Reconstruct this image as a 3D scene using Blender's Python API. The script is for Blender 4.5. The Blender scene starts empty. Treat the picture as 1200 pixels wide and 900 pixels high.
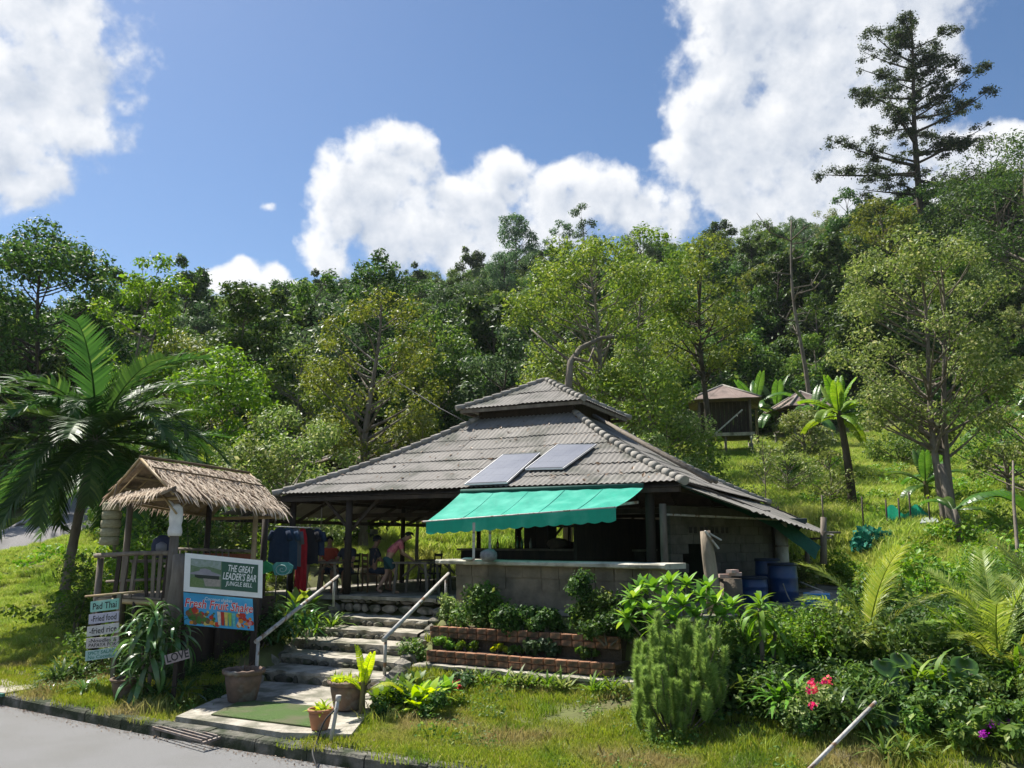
import bpy, bmesh, math, random
import numpy as np
from mathutils import Vector, Matrix, noise
R = math.radians
SC = bpy.context.scene
COL = SC.collection

# ------------------------------------------------------------------ camera
F_PX = 942.0; PITCH = math.atan(182.0 / F_PX); EYE = 2.8
cam_d = bpy.data.cameras.new('camera'); cam = bpy.data.objects.new('camera', cam_d); COL.objects.link(cam)
cam.location = (0, 0, EYE); cam.rotation_euler = (R(90) + PITCH, 0, 0)
cam_d.sensor_fit = 'HORIZONTAL'; cam_d.sensor_width = 36.0; cam_d.lens = F_PX / 1200 * 36.0
cam_d.clip_start = 0.1; cam_d.clip_end = 3000
SC.camera = cam
SC.render.resolution_x = 1024; SC.render.resolution_y = 768
SC.view_settings.view_transform = 'Standard'; SC.view_settings.look = 'None'
SC.view_settings.exposure = 0.95; SC.view_settings.gamma = 1.0
SC.cycles.max_bounces = 6; SC.cycles.diffuse_bounces = 3; SC.cycles.glossy_bounces = 2
SC.cycles.transmission_bounces = 4; SC.cycles.transparent_max_bounces = 8; SC.cycles.volume_bounces = 0
SC.cycles.caustics_reflective = False; SC.cycles.caustics_refractive = False

def ray(u, v):
    a = (u - 600) / F_PX; b = (450 - v) / F_PX
    return Vector((a, math.cos(PITCH) - b * math.sin(PITCH), math.sin(PITCH) + b * math.cos(PITCH)))
def P(u, v, d):
    """the world point that the photograph shows at (u, v), d metres ahead"""
    r = ray(u, v); k = d / r.y
    return Vector((r.x * k, d, EYE + r.z * k))

# ------------------------------------------------------------------ sun and sky
SUN = Vector((-0.44, 0.38, 0.86)).normalized()
SUN_EL = math.asin(SUN.z); SUN_AZ = math.atan2(SUN.x, SUN.y)
sl = bpy.data.lights.new('sun', 'SUN'); sl.energy = 5.0; sl.angle = R(0.53); sl.color = (1.0, 0.955, 0.87)
so = bpy.data.objects.new('sun', sl); COL.objects.link(so)
so.rotation_euler = SUN.to_track_quat('Z', 'Y').to_euler(); so.location = (0, 0, 60)

W = bpy.data.worlds.new('World'); SC.world = W; W.use_nodes = True
wn = W.node_tree.nodes; wl = W.node_tree.links; wn.clear()
def N(t, **kw):
    n = wn.new(t)
    for k, v in kw.items(): setattr(n, k, v)
    return n
def wmath(op, a, b=None, c=None, clamp=False):
    n = N('ShaderNodeMath', operation=op); n.use_clamp = clamp
    for i, x in enumerate((a, b, c)):
        if x is None: continue
        if isinstance(x, (int, float)): n.inputs[i].default_value = x
        else: wl.new(x, n.inputs[i])
    return n.outputs[0]
SKY_K = 0.10
sky = N('ShaderNodeTexSky', sky_type='NISHITA'); sky.sun_disc = False
sky.sun_elevation = SUN_EL; sky.sun_rotation = SUN_AZ
sky.altitude = 300; sky.air_density = 1.0; sky.dust_density = 0.6; sky.ozone_density = 3.0
tc = N('ShaderNodeTexCoord')
gen = N('ShaderNodeVectorMath', operation='NORMALIZE'); wl.new(tc.outputs['Generated'], gen.inputs[0])
BLOBS = [(5,40,150),(50,100,95),(10,185,62),(-60,120,130),(-120,40,160),
         (425,200,62),(475,185,55),(395,245,52),(480,255,92),(595,205,42),(560,265,80),(640,250,70),(675,235,42),(730,240,50),(380,290,42),(770,270,60),
         (845,125,72),(905,60,118),(830,190,72),(965,150,140),(1020,215,120),(895,230,95),(870,10,80),(1030,50,105),(1010,-60,120),(900,-80,110),(1120,200,60),
         (312,246,14),(255,334,26),(285,330,28),(318,334,28),(345,340,24),(1160,180,40)]
bd = [(ray(u, v).normalized(), math.atan(r / 985.0)) for u, v, r in BLOBS]
# the same kind of cloud goes on round the rest of the sky
rs = random.Random(5)
for k in range(16):
    az = R(60 + rs.random() * 240); el = R(8 + rs.random() * 40)
    for j in range(2):
        a2 = az + rs.uniform(-.12, .12); e2 = el + rs.uniform(-.05, .07)
        bd.append((Vector((math.sin(a2) * math.cos(e2), math.cos(a2) * math.cos(e2), math.sin(e2))), rs.uniform(.07, .14)))
g = bpy.data.node_groups.new('cloud_density', 'ShaderNodeTree')
g.interface.new_socket('v', in_out='INPUT', socket_type='NodeSocketVector')
g.interface.new_socket('d', in_out='OUTPUT', socket_type='NodeSocketFloat')
gn, gl = g.nodes, g.links
gi = gn.new('NodeGroupInput'); go = gn.new('NodeGroupOutput')
def gm(op, a, b=None, c=None):
    n = gn.new('ShaderNodeMath'); n.operation = op
    for i, x in enumerate((a, b, c)):
        if x is None: continue
        if isinstance(x, (int, float)): n.inputs[i].default_value = x
        else: gl.new(x, n.inputs[i])
    return n.outputs[0]
nz0 = gn.new('ShaderNodeTexNoise'); nz0.inputs['Scale'].default_value = 9; nz0.inputs['Detail'].default_value = 3
gl.new(gi.outputs[0], nz0.inputs['Vector'])
sub = gn.new('ShaderNodeVectorMath'); sub.operation = 'SUBTRACT'; gl.new(nz0.outputs['Color'], sub.inputs[0]); sub.inputs[1].default_value = (.5, .5, .5)
mul = gn.new('ShaderNodeVectorMath'); mul.operation = 'SCALE'; gl.new(sub.outputs[0], mul.inputs[0]); mul.inputs['Scale'].default_value = .07
add = gn.new('ShaderNodeVectorMath'); add.operation = 'ADD'; gl.new(gi.outputs[0], add.inputs[0]); gl.new(mul.outputs[0], add.inputs[1])
cur = None
for d, r in bd:
    dn = gn.new('ShaderNodeVectorMath'); dn.operation = 'DISTANCE'; gl.new(add.outputs[0], dn.inputs[0]); dn.inputs[1].default_value = d
    m = gm('MULTIPLY_ADD', dn.outputs['Value'], -1.0 / r, 1.0)
    cur = m if cur is None else gm('SMOOTH_MAX', cur, m, 0.35)
nz = gn.new('ShaderNodeTexNoise'); nz.inputs['Scale'].default_value = 17; nz.inputs['Detail'].default_value = 9; nz.inputs['Roughness'].default_value = .62
gl.new(gi.outputs[0], nz.inputs['Vector'])
nz2 = gn.new('ShaderNodeTexVoronoi'); nz2.feature = 'SMOOTH_F1'; nz2.inputs['Scale'].default_value = 26; nz2.inputs['Smoothness'].default_value = .6
nz2.inputs['Detail'].default_value = 2.0
gl.new(add.outputs[0], nz2.inputs['Vector'])
t1 = gm('MULTIPLY_ADD', nz.outputs['Fac'], 1.7, -.85)
t2 = gm('MULTIPLY_ADD', nz2.outputs['Distance'], -.5, .16)
gl.new(gm('ADD', gm('ADD', gm('MULTIPLY_ADD', gm('MINIMUM', cur, .5), 1.5, .10), t1), t2), go.inputs[0])
def dens(vec):
    n = N('ShaderNodeGroup'); n.node_tree = g; wl.new(vec, n.inputs[0]); return n.outputs[0]
off = N('ShaderNodeVectorMath', operation='ADD'); wl.new(gen.outputs[0], off.inputs[0])
off.inputs[1].default_value = Vector((-.5, .0, .75)).normalized() * .028
d0 = dens(gen.outputs[0]); d1 = dens(off.outputs[0])
alpha = N('ShaderNodeMapRange', interpolation_type='SMOOTHSTEP'); wl.new(d0, alpha.inputs[0])
alpha.inputs[1].default_value = -.04; alpha.inputs[2].default_value = .50
# thicker towards the sun side = darker
sh = wmath('ADD', wmath('MULTIPLY_ADD', wmath('SUBTRACT', d1, d0), .8, .28), wmath('MULTIPLY', wmath('MAXIMUM', wmath('SUBTRACT', d0, .35), 0), .45), clamp=True)
shr = N('ShaderNodeMix', data_type='RGBA'); wl.new(sh, shr.inputs[0])
shr.inputs[6].default_value = (.53 / SKY_K, .535 / SKY_K, .545 / SKY_K, 1); shr.inputs[7].default_value = (.20 / SKY_K, .245 / SKY_K, .32 / SKY_K, 1)
hs = N('ShaderNodeHueSaturation'); hs.inputs['Saturation'].default_value = 1.12; hs.inputs['Value'].default_value = .67
wl.new(sky.outputs[0], hs.inputs['Color'])
mx = N('ShaderNodeMix', data_type='RGBA'); wl.new(wmath('MULTIPLY', alpha.outputs[0], .97), mx.inputs[0])
wl.new(hs.outputs[0], mx.inputs[6]); wl.new(shr.outputs[2], mx.inputs[7])
bg = N('ShaderNodeBackground'); bg.inputs[1].default_value = SKY_K; wl.new(mx.outputs[2], bg.inputs[0])
wo = N('ShaderNodeOutputWorld'); wl.new(bg.outputs[0], wo.inputs[0])

# ------------------------------------------------------------------ object helpers
def props(o, label=None, cat=None, group=None, kind=None):
    if label: o['label'] = label
    if cat: o['category'] = cat
    if group: o['group'] = group
    if kind: o['kind'] = kind
    return o
def wloc(o):
    v = Vector((0, 0, 0))
    while o is not None: v += o.location; o = o.parent
    return v
def thing(name, label, cat, loc=(0, 0, 0), group=None, kind=None):
    o = bpy.data.objects.new(name, None); COL.objects.link(o); o.location = loc; o.empty_display_size = .1
    return props(o, label, cat, group, kind)
class MB:
    def __init__(s): s.v = []; s.f = []; s.sm = []
    def add(s, vs, fs, smooth=False):
        o = len(s.v); s.v += [tuple(p) for p in vs]; s.f += [tuple(i + o for i in f) for f in fs]; s.sm += [smooth] * len(fs)
        return s
    def box(s, c, size, M=None, rz=0, taper=1):
        hx, hy, hz = (q / 2 for q in size); M = M or Matrix.Rotation(rz, 3, 'Z'); c = Vector(c)
        vs = [c + M @ Vector((x * hx * (taper if z > 0 else 1), y * hy * (taper if z > 0 else 1), z * hz)) for z in (-1, 1) for y in (-1, 1) for x in (-1, 1)]
        return s.add(vs, [(0, 2, 3, 1), (4, 5, 7, 6), (0, 1, 5, 4), (2, 6, 7, 3), (0, 4, 6, 2), (1, 3, 7, 5)])
    def bar(s, a, b, w, h):
        a = Vector(a); b = Vector(b); d = b - a; L = d.length; z = d.normalized()
        up = Vector((0, 0, 1)) if abs(z.z) < .95 else Vector((0, 1, 0))
        x = z.cross(up).normalized(); y = x.cross(z)
        M = Matrix((x, y, z)).transposed()
        return s.box((a + b) / 2, (w, h, L), M)
    def tube(s, pts, rad, n=8, cap=True, smooth=True):
        pts = [Vector(p) for p in pts]
        if isinstance(rad, (int, float)): rad = [rad] * len(pts)
        o = len(s.v); prev = None
        for i, p in enumerate(pts):
            t = (pts[min(i + 1, len(pts) - 1)] - pts[max(i - 1, 0)]).normalized()
            if prev is None:
                x = t.cross(Vector((0, 0, 1)) if abs(t.z) < .9 else Vector((0, 1, 0))).normalized()
            else:
                x = (prev - t * prev.dot(t)).normalized()
            prev = x; y = t.cross(x)
            for k in range(n):
                a = 2 * math.pi * k / n
                s.v.append(tuple(p + (x * math.cos(a) + y * math.sin(a)) * rad[i]))
        for i in range(len(pts) - 1):
            for k in range(n):
                k2 = (k + 1) % n
                s.f.append((o + i * n + k, o + i * n + k2, o + (i + 1) * n + k2, o + (i + 1) * n + k)); s.sm.append(smooth)
        if cap:
            s.f.append(tuple(o + k for k in reversed(range(n)))); s.sm.append(False)
            e = o + (len(pts) - 1) * n; s.f.append(tuple(e + k for k in range(n))); s.sm.append(False)
        return s
    def lathe(s, c, prof, n=20, smooth=True, wob=0, seed=0):
        c = Vector(c); o = len(s.v); rr = random.Random(seed); w = [1 + rr.uniform(-wob, wob) for _ in range(n)]
        for r, z in prof:
            for k in range(n):
                a = 2 * math.pi * k / n; s.v.append((c.x + r * w[k] * math.cos(a), c.y + r * w[k] * math.sin(a), c.z + z))
        for i in range(len(prof) - 1):
            for k in range(n):
                k2 = (k + 1) % n
                s.f.append((o + i * n + k, o + i * n + k2, o + (i + 1) * n + k2, o + (i + 1) * n + k)); s.sm.append(smooth)
        if prof[0][0] > 1e-4: s.f.append(tuple(o + k for k in reversed(range(n)))); s.sm.append(False)
        if prof[-1][0] > 1e-4:
            e = o + (len(prof) - 1) * n; s.f.append(tuple(e + k for k in range(n))); s.sm.append(False)
        return s
    def prism(s, poly, a, b):
        """polygon in the plane spanned by a list of 3-D points, extruded by vector b"""
        n = len(poly); pts = [Vector(p) for p in poly]; b = Vector(b)
        return s.add(pts + [p + b for p in pts], [tuple(range(n))[::-1], tuple(range(n, 2 * n))] + [(i, (i + 1) % n, (i + 1) % n + n, i + n) for i in range(n)])
    def mesh(s, name, off=Vector((0, 0, 0))):
        me = bpy.data.meshes.new(name)
        me.from_pydata([(x - off[0], y - off[1], z - off[2]) for x, y, z in s.v], [], s.f)
        me.polygons.foreach_set('use_smooth', s.sm); me.update(); return me
def obj(name, m, mat, parent=None, **kw):
    """m: MB in world coordinates (moved under its parent) or a ready mesh"""
    if isinstance(m, MB): m = m.mesh(name, wloc(parent) if parent else Vector((0, 0, 0)))
    o = bpy.data.objects.new(name, m); COL.objects.link(o)
    if mat and not m.materials: m.materials.append(mat)
    if parent: o.parent = parent
    return props(o, **kw)
def piece(name, me, parent, loc, rot=None, scale=None, mat=None):
    o = bpy.data.objects.new(name, me); COL.objects.link(o)
    if mat and not me.materials: me.materials.append(mat)
    o.parent = parent; o.location = Vector(loc) - (wloc(parent) if parent else Vector((0, 0, 0)))
    if rot is not None:
        if isinstance(rot, Matrix): o.rotation_euler = rot.to_euler()
        else: o.rotation_euler = rot
    if scale is not None: o.scale = (scale,) * 3 if isinstance(scale, (int, float)) else scale
    return o
def quads_mesh(name, V, F, smooth=False):
    """fast mesh from numpy arrays: V (n,3), F (m,k)"""
    me = bpy.data.meshes.new(name); k = F.shape[1]
    me.vertices.add(len(V)); me.vertices.foreach_set('co', np.ascontiguousarray(V, dtype=np.float32).ravel())
    me.loops.add(F.size); me.loops.foreach_set('vertex_index', np.ascontiguousarray(F, dtype=np.int32).ravel())
    me.polygons.add(len(F)); me.polygons.foreach_set('loop_start', np.arange(0, F.size, k, dtype=np.int32))
    me.polygons.foreach_set('loop_total', np.full(len(F), k, dtype=np.int32))
    me.polygons.foreach_set('use_smooth', np.full(len(F), smooth))
    me.update(calc_edges=True); return me
KIDS = {}
def copy_tree(o, parent=None, label=None, loc=None, rz=None, sc=None, group=None):
    c = o.copy(); COL.objects.link(c)
    if parent is not None: c.parent = parent
    if label: c['label'] = label
    if group: c['group'] = group
    if loc is not None: c.location = loc
    if rz is not None: c.rotation_euler.z = rz
    if sc is not None: c.scale = (sc, sc, sc) if isinstance(sc, (int, float)) else sc
    for ch in list(o.children): copy_tree(ch, c)
    return c

# ------------------------------------------------------------------ materials
MATS = {}
def mat(name, c1, c2=None, scale=6, rough=.8, bump=0, bscale=None, spec=.35, metal=0, detail=6, c3=None, s3=1.2, t3=(.5, .65), stretch=None, trans=0, island=0):
    if name in MATS: return MATS[name]
    m = bpy.data.materials.new(name); m.use_nodes = True; n = m.node_tree.nodes; l = m.node_tree.links
    b = n['Principled BSDF']; b.inputs['Roughness'].default_value = rough; b.inputs['Metallic'].default_value = metal
    b.inputs['Specular IOR Level'].default_value = spec
    tcn = n.new('ShaderNodeTexCoord'); mp = n.new('ShaderNodeMapping'); l.new(tcn.outputs['Object'], mp.inputs[0])
    if stretch: mp.inputs['Scale'].default_value = stretch
    c2 = c2 or tuple(x * .75 for x in c1)
    nt = n.new('ShaderNodeTexNoise'); nt.inputs['Scale'].default_value = scale; nt.inputs['Detail'].default_value = detail; nt.inputs['Roughness'].default_value = .62
    l.new(mp.outputs[0], nt.inputs['Vector'])
    mr = n.new('ShaderNodeMapRange'); mr.inputs[1].default_value = .33; mr.inputs[2].default_value = .67; l.new(nt.outputs['Fac'], mr.inputs[0])
    mixn = n.new('ShaderNodeMix'); mixn.data_type = 'RGBA'; l.new(mr.outputs[0], mixn.inputs[0])
    mixn.inputs[6].default_value = (*c1, 1); mixn.inputs[7].default_value = (*c2, 1)
    out = mixn.outputs[2]
    if c3:
        n3 = n.new('ShaderNodeTexNoise'); n3.inputs['Scale'].default_value = s3; n3.inputs['Detail'].default_value = 5; l.new(tcn.outputs['Object'], n3.inputs['Vector'])
        m3 = n.new('ShaderNodeMapRange'); m3.inputs[1].default_value = t3[0]; m3.inputs[2].default_value = t3[1]; l.new(n3.outputs['Fac'], m3.inputs[0])
        x3 = n.new('ShaderNodeMix'); x3.data_type = 'RGBA'; l.new(m3.outputs[0], x3.inputs[0]); l.new(out, x3.inputs[6]); x3.inputs[7].default_value = (*c3, 1); out = x3.outputs[2]
    if island:
        oi = n.new('ShaderNodeObjectInfo'); hv = n.new('ShaderNodeHueSaturation')
        mm = n.new('ShaderNodeMapRange'); mm.inputs[3].default_value = 1 - island; mm.inputs[4].default_value = 1 + island
        l.new(oi.outputs['Random'], mm.inputs[0]); l.new(mm.outputs[0], hv.inputs['Value']); l.new(out, hv.inputs['Color']); out = hv.outputs[0]
    l.new(out, b.inputs['Base Color'])
    if bump:
        bt = n.new('ShaderNodeTexNoise'); bt.inputs['Scale'].default_value = bscale or scale * 3; bt.inputs['Detail'].default_value = 6; l.new(mp.outputs[0], bt.inputs['Vector'])
        bn = n.new('ShaderNodeBump'); bn.inputs['Strength'].default_value = min(1, bump); bn.inputs['Distance'].default_value = .03 * max(1, bump)
        l.new(bt.outputs['Fac'], bn.inputs['Height']); l.new(bn.outputs[0], b.inputs['Normal'])
    if trans:
        tr = n.new('ShaderNodeBsdfTranslucent'); l.new(out, tr.inputs[0]); ms = n.new('ShaderNodeMixShader'); ms.inputs[0].default_value = trans
        l.new(b.outputs[0], ms.inputs[1]); l.new(tr.outputs[0], ms.inputs[2]); l.new(ms.outputs[0], n['Material Output'].inputs[0])
    MATS[name] = m; return m
def leafmat(name, c1, c2, c3=None, trans=.35, rough=.48, objvar=.18, f3=.85, spec=.22, warm=1.0, patch=None):
    """leaves: each leaf its own tone; light comes through them"""
    if name in MATS: return MATS[name]
    m = bpy.data.materials.new(name); m.use_nodes = True; n = m.node_tree.nodes; l = m.node_tree.links
    b = n['Principled BSDF']; b.inputs['Roughness'].default_value = rough; b.inputs['Specular IOR Level'].default_value = spec
    ge = n.new('ShaderNodeNewGeometry'); cr = n.new('ShaderNodeValToRGB'); l.new(ge.outputs['Random Per Island'], cr.inputs[0])
    e = cr.color_ramp.elements; e[0].color = (*c1, 1); e[1].color = (*c2, 1); e[1].position = f3 if c3 else 1
    if c3: x = e.new(min(.999, f3 + .1)); x.color = (*c3, 1)
    oi = n.new('ShaderNodeObjectInfo'); hv = n.new('ShaderNodeHueSaturation')
    mr = n.new('ShaderNodeMapRange'); mr.inputs[3].default_value = 1 - objvar; mr.inputs[4].default_value = 1 + objvar
    l.new(oi.outputs['Random'], mr.inputs[0]); l.new(mr.outputs[0], hv.inputs['Value'])
    mh = n.new('ShaderNodeMath'); mh.operation = 'MULTIPLY_ADD'; l.new(oi.outputs['Random'], mh.inputs[0]); mh.inputs[1].default_value = .04 * min(1, objvar * 5); mh.inputs[2].default_value = .48
    l.new(mh.outputs[0], hv.inputs['Hue']); col_ = cr.outputs[0]
    for pcol, psc, lo_t, hi_t in (patch or []):
        pn = n.new('ShaderNodeTexNoise'); pn.inputs['Scale'].default_value = psc; pn.inputs['Detail'].default_value = 4; l.new(ge.outputs['Position'], pn.inputs['Vector'])
        pm = n.new('ShaderNodeMapRange'); pm.inputs[1].default_value = lo_t; pm.inputs[2].default_value = hi_t; pm.inputs[4].default_value = .8; l.new(pn.outputs['Fac'], pm.inputs[0])
        px_ = n.new('ShaderNodeMix'); px_.data_type = 'RGBA'; l.new(pm.outputs[0], px_.inputs[0]); l.new(col_, px_.inputs[6]); px_.inputs[7].default_value = (*pcol, 1); col_ = px_.outputs[2]
    l.new(col_, hv.inputs['Color'])
    l.new(hv.outputs[0], b.inputs['Base Color'])
    tr = n.new('ShaderNodeBsdfTranslucent'); br = n.new('ShaderNodeHueSaturation'); br.inputs['Value'].default_value = 1.5; br.inputs['Hue'].default_value = .485; br.inputs['Saturation'].default_value = 1.1
    l.new(hv.outputs[0], br.inputs['Color']); l.new(br.outputs[0], tr.inputs[0])
    ms = n.new('ShaderNodeMixShader'); ms.inputs[0].default_value = trans
    l.new(b.outputs[0], ms.inputs[1]); l.new(tr.outputs[0], ms.inputs[2]); l.new(ms.outputs[0], n['Material Output'].inputs[0])
    MATS[name] = m; return m
LF = {
 'dark': leafmat('leaf_dark', (.025,.06,.014), (.065,.135,.028), (.14,.21,.05), rough=.5, spec=.22),
 'mid': leafmat('leaf_mid', (.05,.115,.02), (.12,.215,.04), (.23,.29,.07)),
 'olive': leafmat('leaf_olive', (.08,.14,.022), (.19,.26,.045), (.30,.33,.08)),
 'bright': leafmat('leaf_bright', (.07,.16,.018), (.16,.30,.035), (.26,.36,.06)),
 'pale': leafmat('leaf_pale', (.09,.15,.03), (.22,.28,.08), (.42,.43,.20)),
 'blue': leafmat('leaf_bluegreen', (.04,.09,.035), (.09,.16,.06), (.17,.23,.11)),
 'palm': leafmat('leaf_palm', (.025,.065,.014), (.06,.12,.025), (.12,.16,.04), rough=.45, spec=.3),
 'banana': leafmat('leaf_banana', (.05,.12,.02), (.09,.18,.03), None, trans=.4, rough=.35, spec=.5),
 'yellow': leafmat('leaf_yellow', (.22,.34,.02), (.42,.50,.05), None, trans=.45),
 'strap': leafmat('leaf_strap', (.03,.085,.02), (.07,.15,.035), (.13,.22,.06), rough=.28, spec=.6),
 'feather': leafmat('leaf_feather', (.16,.28,.07), (.27,.41,.11), (.38,.52,.17), trans=.4, rough=.7),
 'red': leafmat('petal_red', (.70,.04,.10), (.85,.12,.22), None, trans=.3),
 'purple': leafmat('petal_purple', (.35,.02,.35), (.5,.05,.5), None, trans=.3),
 'brown': leafmat('leaf_brown', (.10,.07,.035), (.22,.15,.08), None, trans=.2),
}
BARK = mat('bark', (.10,.08,.06), (.22,.19,.15), scale=5, rough=.95, bump=.7, bscale=14, stretch=(1,1,.3))
BARKD = mat('bark_dark', (.035,.028,.02), (.10,.08,.06), scale=5, rough=.95, bump=.7, bscale=14, stretch=(1,1,.3))
BARKP = mat('bark_pale', (.14,.12,.095), (.26,.225,.18), scale=5, rough=.95, bump=.5, bscale=14, stretch=(1,1,.3))
# ------------------------------------------------------------------ ground
def kerb_y(x):
    xs = [-400, -60, -25, -14, -9, -5.3, -1.8, 1.7, 6, 12, 30, 80, 400]
    ys = [60, 38, 24, 17.9, 14.9, 12.6, 10.75, 9.15, 7.6, 5.8, 1.5, -6, -60]
    return np.interp(x, xs, ys)
BX = Vector((.897, -.441, 0)).normalized(); BY = Vector((.441, .897, 0)).normalized()
BC = Vector((.99, 22.85, 0)); FLOOR = 1.5; EAVE = 3.9
def B(a, b, z=0):
    """bar pavilion coordinates: a along its front, b into it"""
    p = BC + BX * a + BY * b; return Vector((p.x, p.y, z))
_c = []
for x in (-60, -40, -25, -14, -9, -7, -5.3, -3.5, -1.8, 0, 1.7, 4, 6, 9, 12, 20, 30, 60): _c.append((x, float(kerb_y(x)), .18))
def A(u, d, z): p = P(u, 600, d); _c.append((p.x, d, z))
for u, v, d in [(75,730,22),(0,700,26),(-80,665,30),(5,652,30.5),(45,622,37),(10,600,42),(20,760,18.5),(130,790,15.6),(200,690,21),
                (930,640,24),(1130,628,26),(1000,598,30),(850,533,50),(930,560,40),(1100,560,40),(1250,500,50),(1300,600,30),
                (440,655,30),(430,585,48),(300,640,30),(250,570,42),(620,600,40),(620,560,52),(740,560,46),
                (1090,660,21.5),(1090,637,24),(1190,655,22),(1000,690,19.5),(1150,702,18),(1250,690,19),
                (760,520,62),(560,500,70),(1000,520,58),(1150,480,62)]:
    p = P(u, v, d); _c.append(tuple(p))
for u, d, z in [(520,14.4,.27),(600,13.7,.28),(700,12.9,.29),(780,11.8,.29),(880,10.4,.3),(1000,9.6,.3),(1150,9,.3),(880,12.6,.75),(1000,12,.8),(1150,11.5,.8),(1000,14,1.2),(1150,14,1.2),
                (320,14.2,.35),(200,14.5,.4),(250,17,.7),(380,17.5,.85),(330,19.5,1.1),(640,15.3,.7),(760,13.9,.6),(470,14,.27),(530,17,.9),(1400,15,1.0),(0,-1,0)]:
    if z: A(u, d, z)
for u, v, d in [(1200,270,105),(1400,250,115),(1000,295,128),(800,328,150),(600,352,172),(450,368,195),(330,368,225),(150,400,230),(-100,420,220),
                (1000,440,72),(1000,350,96),(1250,430,70),(1250,330,85),(700,450,78),(700,350,122),(400,460,80),(400,390,135),(100,470,80),(150,430,130),(-150,450,90)]:
    _c.append(tuple(P(u, v, d)))
for p in [(-300,260,60),(0,330,70),(300,260,75),(-300,100,30),(300,60,45),(160,20,20),(-200,60,12),(450,330,80),(-450,330,70),(0,520,60),(-450,60,20),(450,-20,30)]: _c.append(p)
_c = np.array(_c, float)
def _k(r2): return .5 * r2 * np.log(r2 + 1e-9)
_S = 100.0
_X = _c[:, :2] / _S; _n = len(_c)
_d2 = ((_X[:, None] - _X[None]) ** 2).sum(-1)
_Am = np.zeros((_n + 3, _n + 3)); _Am[:_n, :_n] = _k(_d2) + np.eye(_n) * 2e-6
_Am[:_n, _n] = 1; _Am[:_n, _n + 1:] = _X; _Am[_n:, :_n] = _Am[:_n, _n:].T
_w = np.linalg.solve(_Am, np.concatenate([_c[:, 2], np.zeros(3)]))
PAD = np.array([(-6.4,20.7),(-4.05,19.55),(-1.55,18.35),(-1.1,16.9),(.5,15.75),(2.6,14.45),(3.9,14.5),(5.6,15.2),(6.9,16.0),(7.8,17.4),(9.6,22),(9.3,26.5),(4,29.5),(-1.6,31.2)])
APRON0 = np.array([(P(u, 800, d).x, d) for u, d in ((176, 12.9), (268, 14.9), (300, 15.6), (470, 14.7), (440, 13.4), (412, 11.45), (330, 11.55))])
def poly_sd(x, y, poly):
    """signed distance (negative inside)"""
    x = np.asarray(x, float); y = np.asarray(y, float); d = np.full(x.shape, 1e9); ins = np.zeros(x.shape, bool); n = len(poly)
    for i in range(n):
        x0, y0 = poly[i]; x1, y1 = poly[(i + 1) % n]; ex, ey = x1 - x0, y1 - y0
        t = np.clip(((x - x0) * ex + (y - y0) * ey) / (ex * ex + ey * ey), 0, 1)
        d = np.minimum(d, np.hypot(x - x0 - t * ex, y - y0 - t * ey))
        c = ((y0 > y) != (y1 > y)) & (x < (x1 - x0) * (y - y0) / (y1 - y0 + 1e-12) + x0); ins ^= c
    return np.where(ins, -d, d)
def hz(x, y):
    x = np.atleast_1d(np.asarray(x, float)); y = np.atleast_1d(np.asarray(y, float))
    out = np.zeros(x.shape)
    flat = np.stack([x.ravel(), y.ravel()], 1) / _S; z = np.zeros(len(flat))
    for i in range(0, len(flat), 20000):
        q = flat[i:i + 20000]; d2 = ((q[:, None] - _X[None]) ** 2).sum(-1)
        z[i:i + 20000] = _k(d2) @ _w[:_n] + _w[_n] + q @ _w[_n + 1:]
    z = z.reshape(x.shape)
    dist = y - kerb_y(x)
    z = np.where(dist < 1.2, .18 + (z - .18) * np.clip(dist, 0, 1.2) / 1.2, z)
    z = np.maximum(z, .14)
    sd = poly_sd(x, y, PAD)
    t = np.clip((.35 - sd) / .35, 0, 1); t = t * t * (3 - 2 * t)
    tb = np.clip((3.0 - sd) / 3.0, 0, 1); tb = tb * tb * (3 - 2 * tb)
    target = FLOOR - .12
    back = (y > 17.5 + .0 * x) & ((x > 5.5) | (y > 27))
    z = np.where(back & (z > target), z * (1 - tb) + target * tb, z * (1 - t) + target * t)
    sx = -4.0; sy = 19.55; q = sy - y - (.4916) * (x - sx); s_ = q / 1.0   # distance down the flight
    a_ = (x - sx + .09 * s_) / .897
    stz = np.interp(s_, [-.3, .75, .85, 1.6, 2.4, 3.2, 4.0, 4.1, 6.2], [1.2, .80, .75, .6, .45, .28, .2, .15, .15])
    z = np.where((a_ > -.3) & (a_ < 2.75) & (s_ > -.3) & (s_ < 4.3), np.minimum(z, stz), z)
    z = np.where(poly_sd(x, y, APRON0) < .12, np.minimum(z, .15), z)
    return z
def H(x, y): return float(hz(x, y)[0])
def G(u, d, dz=0):
    p = P(u, 600, d); return Vector((p.x, d, H(p.x, d) + dz))

xs = np.concatenate([-np.geomspace(420, 16, 60), np.arange(-15.6, 15.7, .28), np.geomspace(16, 420, 60)])
ts = np.concatenate([np.arange(0, 20, .28), np.geomspace(20.2, 480, 110)])
XX, TT = np.meshgrid(xs, ts); YY = kerb_y(XX) + .1 + TT
ZZ = hz(XX, YY)
rng = np.random.default_rng(1)
bumpy = np.clip((YY - 24) / 30, 0, 1) * (poly_sd(XX, YY, PAD) > .5)
ZZ = ZZ + rng.normal(0, 1, ZZ.shape) * .05 * bumpy
ny, nx = XX.shape
idx = np.arange(nx * ny).reshape(ny, nx)
Fq = np.stack([idx[:-1, :-1], idx[:-1, 1:], idx[1:, 1:], idx[1:, :-1]], -1).reshape(-1, 4)
GROUND_M = mat('soil_and_turf', (.085,.085,.03), (.12,.14,.04), scale=1.2, rough=.95, bump=.6, bscale=9, c3=(.11,.085,.05), s3=.55, t3=(.56,.68))
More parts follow.
